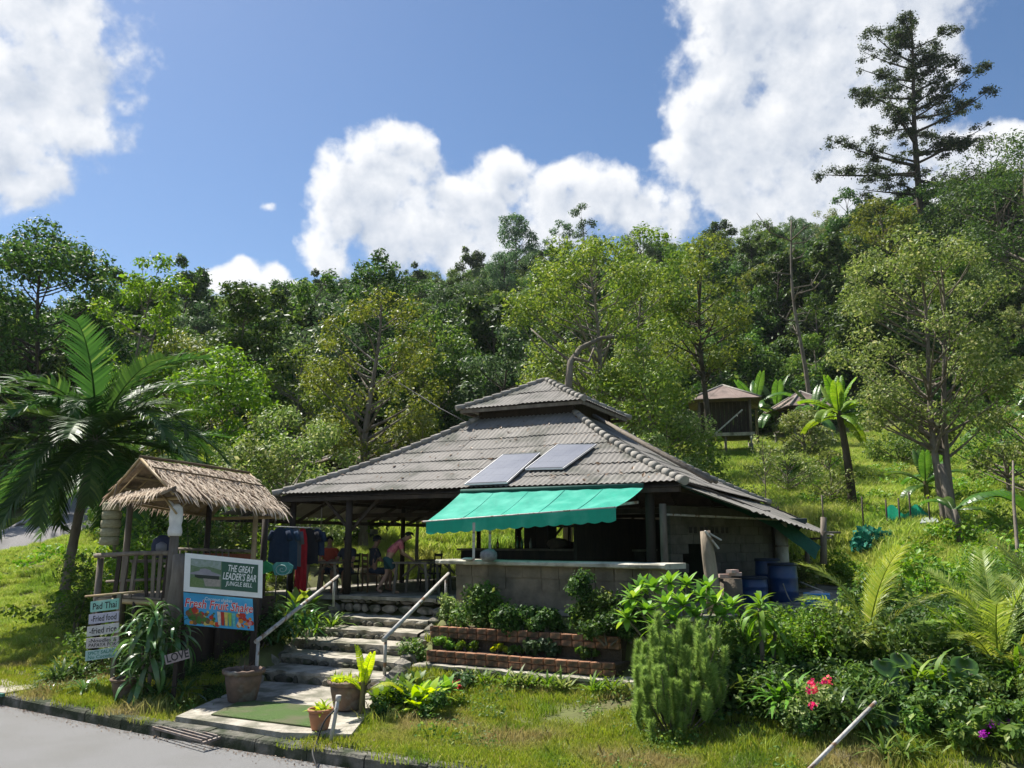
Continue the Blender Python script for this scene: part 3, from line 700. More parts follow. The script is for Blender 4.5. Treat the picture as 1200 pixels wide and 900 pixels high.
ga = Vector((P(182, 856, 12.45).x, 12.35, .13)); gb = Vector((P(238, 868, 11.6).x, 11.55, .13)); gn_ = Vector((.43, .72, .045))
rust = mat('rusty_steel', (.30,.27,.25), (.17,.12,.09), scale=12, rough=.7, metal=.4)
for k in range(11):
    p0 = ga.lerp(gb, 0) + gn_ * (k / 10) * 1.0; p1 = gb + gn_ * (k / 10) * 1.0
    m = MB(); m.bar(p0, p1, .022, .03); obj('bar', m, rust, gt)
for e_ in (ga, gb):
    m = MB(); m.bar(e_ + Vector((0, 0, -.03)), e_ + gn_ + Vector((0, 0, -.03)), .04, .03); obj('frame', m, rust, gt)
# left slab at the frame edge
sl_ = thing('drain_cover', 'flat grey concrete slab with a green painted edge over the roadside gutter', 'slab', (-8.6, 14.9, .1))
m = MB(); m.prism([Vector((-9.9, 15.25, .2)), Vector((-8.75, 14.62, .2)), Vector((-8.3, 15.15, .24)), Vector((-9.5, 15.9, .24))], (0, 0, 0), (0, 0, -.07)); obj('slab', m, CONCL, sl_)
m = MB(); m.bar((-9.92, 15.2, .17), (-8.74, 14.57, .17), .05, .05); obj('edge_strip', m, mat('green_paint', (.06,.2,.14), (.04,.13,.1)), sl_)

# handrails
def rail(label, a, b, legs, r=.038):
    t = thing('handrail', label, 'handrail', (a + b) / 2)
    m = MB(); m.tube([a, b], r, 10); obj('rail', m, STEEL, t)
    for k, z0 in legs:
        p = a.lerp(b, k); m = MB(); m.tube([p, Vector((p.x, p.y, z0))], .03, 8); obj('post', m, STEEL, t)
    return t
rail('long pale pipe handrail on the left side of the steps, ending above the big pot', P(300, 752, 14.4), P(397, 675, 19.2), [(.02, .25), (.93, 1.3)])
rail('bare pipe handrail rising on the right side of the steps beside the counter', P(449, 750, 14.5), P(526, 672, 17.9), [(.03, .5), (.95, 1.3)])

# ------------------------------------------------------------------ brick planting tiers
BRICK = mat('terracotta_brick', (.40,.19,.10), (.24,.125,.075), scale=9, rough=.9, bump=.4, bscale=30, c3=(.10,.07,.045), s3=5, t3=(.48,.62), island=.35)
SOIL = mat('dark_soil', (.06,.045,.03), (.10,.075,.05), scale=9, rough=1, bump=1, bscale=25)
def tier(name, label, path, ztop, zbot, back, rows, zr=None, group='terracotta edged planting beds under the counter'):
    t = thing(name, label, 'planter', Vector(path[0]) + Vector((0, 0, zbot)), group)
    m = MB()
    for a, b in zip(path[:-1], path[1:]):
        a = Vector(a); b = Vector(b); m.prism([a + Vector((0, 0, zbot - .35)), b + Vector((0, 0, zbot - .35)), b + Vector((0, 0, ztop - .05)), a + Vector((0, 0, ztop - .05))], (0, 0, 0), Vector(back))
    obj('soil', m, SOIL, t)
    rr = random.Random(len(label)); L = .215; hgt = (ztop - zbot) / rows
    key = ('brick', hgt)
    if key not in KIDS:
        KIDS[key] = []
        for q in range(4):
            bmm = bmesh.new(); bmesh.ops.create_cube(bmm, size=1); bmesh.ops.scale(bmm, vec=(L - .014, .10, hgt - .012), verts=bmm.verts)
            for v_ in bmm.verts: v_.co += Vector([rr.uniform(-.004, .004) for _ in range(3)])
            bmesh.ops.bevel(bmm, geom=bmm.edges[:], offset=.009, segments=1, affect='EDGES'); me = bpy.data.meshes.new('brick'); bmm.to_mesh(me); bmm.free(); KIDS[key].append(me)
    for a, b in zip(path[:-1], path[1:]):
        a = Vector(a); b = Vector(b); d = (b - a); n = max(1, round(d.length / L)); d.normalize(); ang = math.atan2(d.y, d.x); nn = Vector((d.y, -d.x, 0))
        for r_ in range(rows):
            for k in range(n):
                if r_ == 0 and rows > 1 and rr.random() < .0: continue
                c = a + d * (b - a).length * ((k + .5) / n) + nn * (.055 + (.012 if r_ % 2 else 0)) + Vector((0, 0, zbot + hgt * (r_ + .5) + rr.uniform(-.004, .004)))
                piece('brick', rr.choice(KIDS[key]), t, c, (rr.uniform(-.03, .03), rr.uniform(-.02, .02), ang + rr.uniform(-.03, .03)), (((b - a).length / n) / L, 1, 1), BRICK)
    return t
up = [(p.x, p.y, 0) for p in (P(507, 740, 16.2), P(585, 740, 15.5), P(660, 740, 14.9), P(728, 740, 14.35))]
lo_ = [(p.x, p.y, 0) for p in (P(503, 770, 15.6), P(560, 770, 15.15), P(640, 770, 14.5), P(722, 770, 13.95))]
tier('brick_planter', 'upper brick edged bed full of dark foliage against the counter wall', up, 1.17, .95, (.62, 1.30, 0), 2)
tier('brick_planter', 'lower brick edged bed with small seedlings above the stone wall', lo_, .80, .58, (.36, .62, 0), 2)
# stone wall below the lower bed
sw = thing('stone_wall', 'low dark rubble stone wall with a pale coping under the lower brick bed', 'wall', (0, 13.4, .3))
wp = [P(488, 790, 15.55), P(560, 790, 14.95), P(640, 790, 14.3), P(722, 790, 13.75), P(790, 790, 13.3)]
for i in range(4):
    a = Vector((wp[i].x, wp[i].y, 0)); b = Vector((wp[i + 1].x, wp[i + 1].y, 0)); d = (b - a).normalized(); nn = Vector((d.y, -d.x, 0))
    rubble(sw, a, b, .12, .53, nn, .2, 50 + i, depth=.13)
    m = MB(); z = .56; vs = []
    for k in range(9):
        q = a.lerp(b, k / 8); dz = rr.uniform(-.012, .012); vs += [q + nn * (.14 + rr.uniform(-.03, .03)) + Vector((0, 0, z - .05)), q + nn * (.13 + rr.uniform(-.02, .02)) + Vector((0, 0, z + dz)), q - nn * .28 + Vector((0, 0, z + dz + .01))]
    m.add(vs, [(k * 3 + j, k * 3 + 3 + j, k * 3 + 4 + j, k * 3 + 1 + j) for k in range(8) for j in range(2)]); obj('coping', m, CONCL, sw)

# ------------------------------------------------------------------ the counter
ct = thing('bar_counter', 'long concrete bar counter with a thick weathered slab top facing the steps', 'counter', (.6, 15.5, .9))
cp = [Vector((P(523, 657, 17.25).x, 17.25, 0)), Vector((P(630, 657, 15.9).x, 15.9, 0)), Vector((P(715, 657, 14.9).x, 14.9, 0)), Vector((P(782, 657, 14.1).x, 14.1, 0))]
CW = mat('counter_render', (.27,.22,.155), (.15,.125,.09), scale=3, rough=.95, bump=.5, bscale=16, c3=(.09,.085,.06), s3=1.1, t3=(.47,.64))
for i in range(3):
    a, b = cp[i], cp[i + 1]; d = (b - a).normalized(); nn = Vector((d.y, -d.x, 0)); e0 = .16 if i == 0 else 0
    a2 = a + d * e0
    m = MB(); m.prism([a2 - nn * .15 + Vector((0, 0, .75)), b - nn * .15 + Vector((0, 0, .75)), b - nn * .15 + Vector((0, 0, 2.29)), a2 - nn * .15 + Vector((0, 0, 2.29))], (0, 0, 0), -nn * .22); obj('wall', m, CW, ct)
    # top course of blocks, standing proud, with hollow gaps
    L = (b - a2).length; n = max(2, round(L / .42))
    for k in range(n):
        p0 = a2 + d * L * (k / n) + d * .006; p1 = a2 + d * L * ((k + 1) / n) - d * .006
        m = MB(); z0 = 2.06 + rr.uniform(-.01, .01); m.prism([p0 - nn * .15 + Vector((0, 0, z0)), p1 - nn * .15 + Vector((0, 0, z0)), p1 - nn * .15 + Vector((0, 0, 2.285)), p0 - nn * .15 + Vector((0, 0, 2.285))], (0, 0, 0), nn * rr.uniform(.025, .05)); obj('block', m, CW, ct)
        if k % 2 == 0:
            m = MB(); zz = 1.83; m.prism([p0 - nn * .15 + Vector((0, 0, zz)), p1 - nn * .15 + Vector((0, 0, zz)), p1 - nn * .15 + Vector((0, 0, 2.05)), p0 - nn * .15 + Vector((0, 0, 2.05))], (0, 0, 0), nn * rr.uniform(.012, .03)); obj('block', m, CW, ct)
SLAB = mat('counter_slab', (.55,.51,.43), (.38,.35,.29), scale=4, rough=.9, bump=.4, bscale=18, c3=(.20,.19,.15), s3=2, t3=(.52,.66))
m = MB(); prof = [(.06, 2.29), (.10, 2.31), (.105, 2.36), (.06, 2.385), (-.62, 2.385), (-.62, 2.29)]; vs = []
cps = [cp[0] - (cp[1] - cp[0]).normalized() * .22] + cp; line = []
for i in range(4):
    for k in range(4): line.append(cps[i].lerp(cps[i + 1], k / 4))
line.append(cps[-1])
for i, q in enumerate(line):
    t = (line[min(i + 1, len(line) - 1)] - line[max(i - 1, 0)]).normalized(); nn = Vector((t.y, -t.x, 0))
    for (o_, z) in prof: vs.append(q + nn * (o_ + rr.uniform(-.01, .01)) + Vector((0, 0, z + rr.uniform(-.005, .005))))
k_ = len(prof); m.add(vs, [(i * k_ + j, i * k_ + (j + 1) % k_, (i + 1) * k_ + (j + 1) % k_, (i + 1) * k_ + j) for i in range(len(line) - 1) for j in range(k_)] + [tuple(range(k_)), tuple((len(line) - 1) * k_ + j for j in range(k_))[::-1]])
obj('slab', m, SLAB, ct)

# ------------------------------------------------------------------ bar pavilion
bar = thing('bar_pavilion', 'open sided bar pavilion under a big two tiered pyramid roof of grey corrugated sheets', 'pavilion', B(0, 0, FLOOR))
ROOFM = mat('fibre_cement', (.225,.21,.19), (.18,.168,.152), scale=2.2, rough=.9, bump=.35, bscale=22, c3=(.085,.088,.07), s3=1.1, t3=(.50,.70), island=.13)
RIDGEM = mat('ridge_mortar', (.32,.30,.265), (.20,.185,.165), scale=5, rough=.92, bump=.5, bscale=20, island=.15)
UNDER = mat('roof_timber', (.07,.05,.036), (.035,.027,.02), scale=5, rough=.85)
def ring(t, a0, a1, z0, z1, sag):
    """half width and height of the roof skin at fraction t from the eave to the upper ring"""
    return a0 + (a1 - a0) * t, z0 + (z1 - z0) * t - sag * 4 * t * (1 - t)
DIRS = [(BX, -BY), (BY, BX), (-BX, BY), (-BY, -BX)]            # (along the eave, outwards)
def roof_skin(root, a0, a1, z0, z1, sag, rows, period=.125, sw=1.12, amp=.014, name='roof_sheet', faces=(0, 1, 2, 3), seed=0, over=.1):
    rr = random.Random(seed)
    for f in faces:
        al, ou = DIRS[f]
        for r_ in range(rows):
            t0 = r_ / rows; t1 = min(1, (r_ + 1) / rows + over / rows * 1.2); aL0, _ = ring(t0, a0, a1, z0, z1, sag); aL1, _ = ring(t1, a0, a1, z0, z1, sag)
            n0 = math.ceil(aL0 / sw); offs = (r_ % 2) * sw * .5 + f * .2
            s_ = -n0 * sw - offs
            while s_ < aL0:
                e_ = s_ + sw + .03
                if e_ <= -aL0 + .02: s_ += sw; continue
                cols = []; q = max(s_, -aL0); q_end = min(e_, aL0)
                if q_end - q < .05: s_ += sw; continue
                step = period / 4; k0 = math.floor(q / step); vals = [q] + [kk * step for kk in range(k0 + 1, math.ceil(q_end / step)) if q < kk * step < q_end] + [q_end]
                lift = rr.uniform(0, .012); dz = rr.uniform(-.006, .006); jt = rr.uniform(-.02, .02)
                vs = []; nt = 4
                for it in range(nt):
                    tt = t0 + (t1 - t0) * it / (nt - 1) + (jt / rows if it == 0 else 0); aa, zz = ring(max(tt, -.02), a0, a1, z0, z1, sag)
                    for v_ in vals:
                        x_ = max(-aa, min(aa, v_)); wv = math.cos(2 * math.pi * v_ / period) * amp
                        h_ = zz + wv + dz + (.020 + lift * .6) * (1 - it / (nt - 1)) + .012
                        p = BC + al * x_ + ou * aa; vs.append((p.x, p.y, h_))
                w_ = len(vals); fs = [(i * w_ + j, i * w_ + j + 1, (i + 1) * w_ + j + 1, (i + 1) * w_ + j) for i in range(nt - 1) for j in range(w_ - 1)]
                m = MB(); m.add(vs, fs, True)
                obj(name, m, ROOFM, root); s_ += sw
A0, A1, Z0, Z1, SAG = 5.2, 1.42, EAVE, 6.08, .13
roof_skin(bar, A0, A1, Z0, Z1, SAG, 7)
roof_skin(bar, 1.86, .06, 6.32, 7.30, .03, 2, seed=4, sw=.95)
roof_skin(bar, 6.15, 5.15, 3.36, 3.86, 0, 1, faces=(2, 3), seed=7)
# lining boards under the sheets (dark underside), the upper box and hip caps
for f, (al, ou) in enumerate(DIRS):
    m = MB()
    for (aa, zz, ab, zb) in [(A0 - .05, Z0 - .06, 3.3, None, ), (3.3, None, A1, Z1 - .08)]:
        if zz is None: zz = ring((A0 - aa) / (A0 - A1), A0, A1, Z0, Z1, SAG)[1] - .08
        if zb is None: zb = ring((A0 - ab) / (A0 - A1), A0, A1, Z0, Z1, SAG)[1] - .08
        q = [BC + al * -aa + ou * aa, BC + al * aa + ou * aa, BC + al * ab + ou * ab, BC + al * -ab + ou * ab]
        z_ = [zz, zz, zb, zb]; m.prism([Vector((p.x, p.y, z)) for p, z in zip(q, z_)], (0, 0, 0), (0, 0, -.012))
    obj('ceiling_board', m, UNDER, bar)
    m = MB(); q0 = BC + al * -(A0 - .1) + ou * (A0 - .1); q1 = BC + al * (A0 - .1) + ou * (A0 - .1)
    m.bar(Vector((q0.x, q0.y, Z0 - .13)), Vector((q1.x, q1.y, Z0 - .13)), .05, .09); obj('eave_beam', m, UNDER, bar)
    m = MB(); q0 = BC + al * -1.45 + ou * 1.40; q1 = BC + al * 1.45 + ou * 1.40
    m.prism([Vector((q0.x, q0.y, 5.95)), Vector((q1.x, q1.y, 5.95)), Vector((q1.x, q1.y, 6.42)), Vector((q0.x, q0.y, 6.42))], (0, 0, 0), -ou * .04); obj('clerestory_board', m, DWOOD, bar)
    m = MB(); q0 = BC + al * -1.82 + ou * 1.80; q1 = BC + al * 1.82 + ou * 1.80
    m.bar(Vector((q0.x, q0.y, 6.27)), Vector((q1.x, q1.y, 6.27)), .04, .09); obj('fascia', m, GWOOD, bar)
    for k in range(-4, 5):                                      # rafters
        x0 = k * 1.18; a_in = max(A1, abs(x0)); tt = (A0 - a_in) / (A0 - A1); zz = ring(tt, A0, A1, Z0, Z1, SAG)[1]
        p0 = BC + al * x0 + ou * (A0 - .12); p1 = BC + al * x0 + ou * a_in
        if (p1 - p0).length > .4:
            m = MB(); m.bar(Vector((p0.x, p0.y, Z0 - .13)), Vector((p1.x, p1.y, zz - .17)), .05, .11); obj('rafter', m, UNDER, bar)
    if f in (2, 3):
        for k in range(-5, 6):
            p0 = BC + al * (k * 1.1) + ou * 5.1; p1 = BC + al * (k * 1.1) + ou * 6.1
            m = MB(); m.bar(Vector((p0.x, p0.y, 3.76)), Vector((p1.x, p1.y, 3.28)), .05, .08); obj('rafter', m, UNDER, bar)
        m = MB(); q0 = BC + al * -6.1 + ou * 6.08; q1 = BC + al * 6.1 + ou * 6.08; m.bar(Vector((q0.x, q0.y, 3.27)), Vector((q1.x, q1.y, 3.27)), .04, .1); obj('fascia', m, DWOOD, bar)
def ridge_run(root, p_of, L, seg=.30, r=.082, seed=0):
    rr = random.Random(seed); n = max(2, round(L / seg))
    for k in range(n):
        a = p_of(k / n); b = p_of(min(1, (k + 1.12) / n)); m = MB(); rad = r * rr.uniform(.93, 1.06)
        m.tube([a + Vector((0, 0, .02)), a.lerp(b, .5) + Vector((0, 0, .012)), b], [rad * 1.1, rad, rad * .84], 9); obj('ridge_tile', m, RIDGEM, root)
for c in ((1, -1), (-1, -1), (1, 1), (-1, 1)):
    def hp(t, c=c):
        aa, zz = ring(t, A0 + .06, A1, Z0 - .02, Z1, SAG); return B(aa * c[0], aa * c[1], zz + .03)
    ridge_run(bar, hp, 6.0, seed=hash(c) % 99)
    def hq(t, c=c):
        aa, zz = ring(t, 1.9, .02, 6.31, 7.31, .03); return B(aa * c[0], aa * c[1], zz + .03)
    ridge_run(bar, hq, 2.75, seg=.28, r=.075, seed=5)
    m = MB(); m.bar(B((A0 - .3) * c[0], (A0 - .3) * c[1], Z0 - .08), B(A1 * c[0], A1 * c[1], Z1 - .2), .07, .15); obj('hip_rafter', m, UNDER, bar)
m = MB(); m.lathe(B(0, 0, 7.28), [(.11, 0), (.12, .05), (.07, .1), (0, .12)], 12); obj('finial', m, RIDGEM, bar)
# posts
for (a, b, w, top, mm) in [(-3.05, -4.98, .085, 3.84, DWOOD), (-4.95, -4.8, .08, 3.84, DWOOD), (4.42, -4.88, .10, 3.84, DWOOD), (4.72, -5.0, .075, 3.5, GWOOD),
                           (-4.9, 5.0, .08, 3.8, DWOOD), (-2.1, 5.0, .07, 3.8, DWOOD), (.2, 5.0, .08, 3.8, DWOOD), (2.2, 5.0, .05, 3.8, DWOOD), (4.9, 5.0, .08, 3.8, DWOOD),
                           (-4.95, .2, .07, 3.8, DWOOD), (4.95, .2, .08, 3.8, DWOOD), (-1.2, .6, .09, 5.2, DWOOD), (1.6, .4, .11, 5.1, DWOOD), (-.4, 2.6, .05, 4.4, DWOOD)]:
    m = MB(); m.tube([B(a, b, FLOOR), B(a, b, (FLOOR + top) / 2), B(a, b, top)], [w * 1.08, w, w * .95], 10); obj('post', m, mm, bar)
# knee braces and cross ties seen against the bright slope
for (p, q) in [((-3.05, -4.9, 3.0), (-2.2, -4.9, 3.8)), ((-3.05, -4.9, 3.0), (-3.9, -4.9, 3.8)), ((-2.1, 5, 2.7), (-1.3, 5, 3.6)), ((.2, 5, 2.7), (1.0, 5, 3.6)), ((.2, 5, 2.7), (-.6, 5, 3.6)), ((-1.2, .6, 3.0), (-.2, .6, 4.2))]:
    m = MB(); m.bar(B(*p), B(*q), .05, .07); obj('brace', m, UNDER, bar)
for z_, b_ in ((3.55, .4), (3.45, -2.4), (3.5, 3.0)):
    m = MB(); m.bar(B(-4.9, b_, z_), B(4.9, b_, z_), .07, .11); obj('tie_beam', m, UNDER, bar)
# dark back wall of boards, shelf and back counter
k = 0
for a in np.arange(-1.5, 4.6, .21):
    zt = 2.95 if a > .2 else 2.72
    if -.35 < a < .05: zt = 3.2
    m = MB(); m.box(B(a, 3.6, (FLOOR + zt) / 2), (.2, .03, zt - FLOOR), rz=math.atan2(BX.y, BX.x)); obj('wall_board', m, DWOOD, bar)
m = MB(); m.box(B(1.7, 3.2, 2.55), (5.6, .34, .04), rz=math.atan2(BX.y, BX.x)); obj('shelf', m, DWOOD, bar)
m = MB(); m.box(B(.6, -1.0, 2.0), (5.2, .7, 1.0), rz=math.atan2(BX.y, BX.x)); obj('inner_counter', m, DWOOD, bar)
m = MB(); m.box(B(.6, -1.0, 2.53), (5.4, .85, .05), rz=math.atan2(BX.y, BX.x)); obj('inner_counter_top', m, GWOOD, bar)

# right-hand block walls, lattice, hatch, column
wa = Vector((P(786, 640, 17.0).x, 17.0, 0)); wb = Vector((P(905, 640, 19.9).x, 19.9, 0)); wd = (wb - wa).normalized(); wn_ = Vector((wd.y, -wd.x, 0)); WL = (wb - wa).length
kb = thing('kitchen_annexe', 'dim concrete block kitchen under the lean-to on the right end of the bar', 'annexe', wa + Vector((0, 0, FLOOR)))
BLK = mat('grey_block', (.12,.108,.088), (.07,.064,.053), scale=4, rough=.95, bump=.4, bscale=20, c3=(.09,.085,.065), s3=1.4, island=.15)  # block colour darkened for the deep shade under the lean-to
z = FLOOR; row = 0; bw = .42; bh = .2
while z < 3.45:
    s_ = -(row % 2) * bw / 2
    while s_ < WL - .02:
        x0 = max(0, s_) + .005; x1 = min(WL, s_ + bw) - .005; cx = (x0 + x1) / 2
        hatch = (.55 < cx < 1.55 and 1.8 < z + .1 < 2.75)
        vent = (2.85 < z + .1 < 3.1 and (.6 < cx < 1.75 or 2.0 < cx < 2.5))
        if x1 - x0 > .06 and not hatch:
            m = MB(); p0 = wa + wd * x0; p1 = wa + wd * x1; j = rr.uniform(0, .012)
            if vent:
                for (u0, u1, w0, w1) in [(0, 1, 0, .16), (0, 1, .84, 1), (0, .12, .16, .84), (.88, 1, .16, .84), (.44, .56, .16, .84)]:
                    a = p0.lerp(p1, u0); b = p0.lerp(p1, u1); m.prism([a + Vector((0, 0, z + bh * w0)), b + Vector((0, 0, z + bh * w0)), b + Vector((0, 0, z + bh * w1)), a + Vector((0, 0, z + bh * w1))], (0, 0, 0), -wn_ * .12)
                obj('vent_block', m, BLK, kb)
            else:
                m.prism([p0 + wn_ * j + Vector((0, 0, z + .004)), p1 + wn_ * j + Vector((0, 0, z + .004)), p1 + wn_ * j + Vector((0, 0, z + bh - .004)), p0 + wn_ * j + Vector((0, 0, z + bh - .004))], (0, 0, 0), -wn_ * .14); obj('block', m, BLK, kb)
        s_ += bw
    z += bh; row += 1
m = MB(); bk = wa - wn_ * 2.6; m.prism([bk + Vector((0, 0, FLOOR)), bk + wd * WL + Vector((0, 0, FLOOR)), bk + wd * WL + Vector((0, 0, 3.3)), bk + Vector((0, 0, 3.3))], (0, 0, 0), -wn_ * .1); obj('rear_wall', m, DWOOD, kb)
m = MB(); m.tube([wb + wn_ * .25 + Vector((0, 0, FLOOR)), wb + wn_ * .25 + Vector((0, 0, 3.2))], .15, 14); obj('column', m, mat('pale_column', (.45,.43,.37), (.30,.28,.23), scale=4, rough=.9, bump=.3, c3=(.18,.17,.13)), kb)
m = MB(); m.tube([wb + wn_ * .25 + Vector((0, 0, 2.62)), wb + wn_ * .25 + Vector((0, 0, 2.66))], .165, 14); obj('collar', m, GWOOD, kb)
m = MB(); m.bar(wb + wd * .45 + Vector((0, 0, FLOOR - .1)), wb + wd * .45 + Vector((0, 0, 3.1)), .16, .16); obj('post', m, DWOOD, kb)
side = wb + wd * .1
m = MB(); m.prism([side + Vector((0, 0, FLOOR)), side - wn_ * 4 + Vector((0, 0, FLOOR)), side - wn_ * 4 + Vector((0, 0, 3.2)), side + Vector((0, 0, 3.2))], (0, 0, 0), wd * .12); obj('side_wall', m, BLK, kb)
# lean-to roof: corrugated sheets falling away from the right eave, green shade net along its edge
CB = B(5.2, -5.2, 0); CC = B(5.2, 5.2, 0)
for k in range(9):
    t0, t1 = k / 9, (k + 1.08) / 9
    a = CB.lerp(CC, t0); b = CB.lerp(CC, min(1, t1)); wid0 = 1.25 + .6 * min(1, t0 * 2.5); wid1 = 1.25 + .6 * min(1, t1 * 2.5)
    m = MB(); vs = []; n = 12
    for i in range(n + 1):
        p = a.lerp(b, i / n); wv = .018 * math.cos(i * 1.6); ww = wid0 + (wid1 - wid0) * i / n
        vs += [(p.x - BX.x * .1, p.y - BX.y * .1, 3.86 + wv), (p.x + BX.x * ww, p.y + BX.y * ww, 3.86 - .42 * ww + wv - .02 * k)]
    m.add(vs, [(i * 2, i * 2 + 1, i * 2 + 3, i * 2 + 2) for i in range(n)], True); obj('roof_sheet', m, ROOFM, kb)
pr = thing('roof_pipes', 'pair of long dark pipes lying up the right slope of the bar roof', 'pipes', B(3.2, -2, 4.6))
for dx in (0, .22):
    m = MB(); q0 = B(5.3 + dx * .3, -3.1 + dx, 4.04); q1 = B(1.75, -.9 + dx, 6.06); m.tube([q0, q0.lerp(q1, .5) + Vector((0, 0, -.02)), q1], .045, 8); obj('pipe', m, GWOOD, pr)
NET = mat('green_net', (.02,.13,.09), (.012,.08,.06), scale=20, rough=.8, trans=.25)
nt_ = thing('shade_net', 'dark green shade net sagging off the right edge of the bar roof', 'net', P(915, 610, 20))
rows_ = [(P(797, 566, 16.1), P(800, 571, 15.9)), (P(835, 578, 17.4), P(836, 588, 17.1)), (P(870, 591, 18.6), P(872, 603, 18.2)), (P(905, 604, 19.6), P(908, 618, 19.2)), (P(925, 613, 19.8), P(928, 634, 19.4)), (P(945, 628, 20.0), P(943, 645, 19.6)), (P(962, 640, 20.2), P(955, 655, 19.8))]
m = MB(); vs = []
for a, b in rows_:
    for k in range(5): vs.append(a.lerp(b, k / 4) + Vector((0, 0, rr.uniform(-.03, .03))))
m.add(vs, [(i * 5 + k, i * 5 + k + 1, (i + 1) * 5 + k + 1, (i + 1) * 5 + k) for i in range(len(rows_) - 1) for k in range(4)], True)
obj('netting', m, NET, nt_)
m = MB(); m.tube([P(797, 564, 16.1), P(835, 576, 17.4), P(905, 603, 19.6), P(920, 610, 19.7)], .022, 6); obj('edge_rope', m, DWOOD, nt_)
lp = thing('light_pole', 'thin pale pole slung level under the right eave from the post to the net', 'pole', P(850, 606, 18)); m = MB(); m.tube([P(782, 603, 16.4), P(912, 609, 19.3)], .022, 8); obj('rod', m, STEEL, lp)
dt = thing('dark_tarp', 'small dark tarpaulin sheet stretched behind the green net', 'tarpaulin', P(930, 618, 22)); m = MB(); m.prism([P(915, 608, 21), P(946, 608, 22.5), P(946, 612, 22.5), P(934, 624, 21.5), P(918, 622, 21)], (0, 0, 0), (0, .05, .02)); obj('sheet', m, mat('navy_tarp', (.02,.035,.04), (.015,.02,.025)), dt)

# awning
aw = thing('awning', 'bright teal fabric awning with a scalloped edge stretched out from the front eave', 'awning', B(-.5, -5.2, 3.7))
TEAL = mat('teal_canvas', (.018,.42,.29), (.022,.35,.25), scale=2.0, rough=.75, trans=.3, c3=(.08,.50,.37), s3=2.2, t3=(.44,.66), stretch=(3, .3, 1))  # lighter patches put sheen streaks and slight fading into the colour
t0a, t1a = (-.526, None), None
pa = Vector((-6 + 9.36 * .522, 20.5 - 4.6 * .522, 3.82)); pb = Vector((-6 + 9.36 * .925, 20.5 - 4.6 * .925, 3.83))
pc = P(500, 611, 16.7); pd = P(722, 594.5, 14.85)
pa -= BY * .05; pb -= BY * .05
m = MB(); vs = []; nx_, ny_ = 36, 8
def awp(s, t):
    p = pa.lerp(pb, s).lerp(pc.lerp(pd, s), t); sagz = -.035 * 4 * t * (1 - t) * (1 + .12 * math.sin(s * 40)) - .02 * math.sin(s * 3.14) * t; return Vector((p.x, p.y, p.z + sagz + .008 * math.sin(s * 55 + t * 3)))
for i in range(nx_ + 1):
    for j in range(ny_ + 1): vs.append(awp(i / nx_, j / ny_))
w_ = ny_ + 1; m.add(vs, [(i * w_ + j, i * w_ + j + 1, (i + 1) * w_ + j + 1, (i + 1) * w_ + j) for i in range(nx_) for j in range(ny_)], True); obj('canopy', m, TEAL, aw)
for s in (.2, .4, .6, .8):
    m = MB(); m.tube([awp(s, k / 8) + Vector((0, 0, .004)) for k in range(9)], .006, 4); obj('seam', m, mat('teal_seam', (.02,.30,.24), (.02,.26,.2)), aw)
m = MB(); vs = []; n = 88
for i in range(n + 1):
    s = i / n; p = pc.lerp(pd, s) - BY * .012 + Vector((0, 0, -.01)); vs += [p + Vector((0, 0, .02)), p + Vector((0, 0, -.10)) - BY * .01, p + Vector((0, 0, -.225 - .035 * abs(math.sin(s * math.pi * 15)))) - BY * .004]
m.add(vs, [(i * 3 + j, i * 3 + j + 1, (i + 1) * 3 + j + 1, (i + 1) * 3 + j) for i in range(n) for j in range(2)], True); obj('valance', m, TEAL, aw)
m = MB(); m.tube([pc + (pc - pd).normalized() * .12 + Vector((0, 0, .0)), pd + Vector((0, 0, .0))], .018, 8); obj('front_bar', m, STEEL, aw)
m = MB(); m.tube([pa + Vector((0, 0, .03)), pb + Vector((0, 0, .03))], .045, 8); obj('roller', m, mat('dark_green_metal', (.02,.09,.07), (.015,.06,.05)), aw)
for s in (.03, .97):
    a = pa.lerp(pb, s) - Vector((0, 0, .30)); b = pc.lerp(pd, s) - Vector((0, 0, .06)); mid = a.lerp(b, .5) + BX * (.5 if s < .5 else -.5)
    m = MB(); m.bar(a, mid, .035, .05); m.bar(mid, b, .035, .05); obj('arm', m, STEEL, aw)
for u in (555, 574):
    d = 15.9 if u == 555 else 16.4; a = P(u, 655, d); ap = thing('awning_prop', 'pale square pipe prop standing on the counter under the awning, %s one' % ('left' if u == 555 else 'right'), 'prop', a)
    m = MB(); m.bar(Vector((a.x, a.y, 2.385)), Vector((a.x, a.y, 3.2 if u == 574 else 3.12)), .05, .05); obj('pipe', m, STEEL, ap)
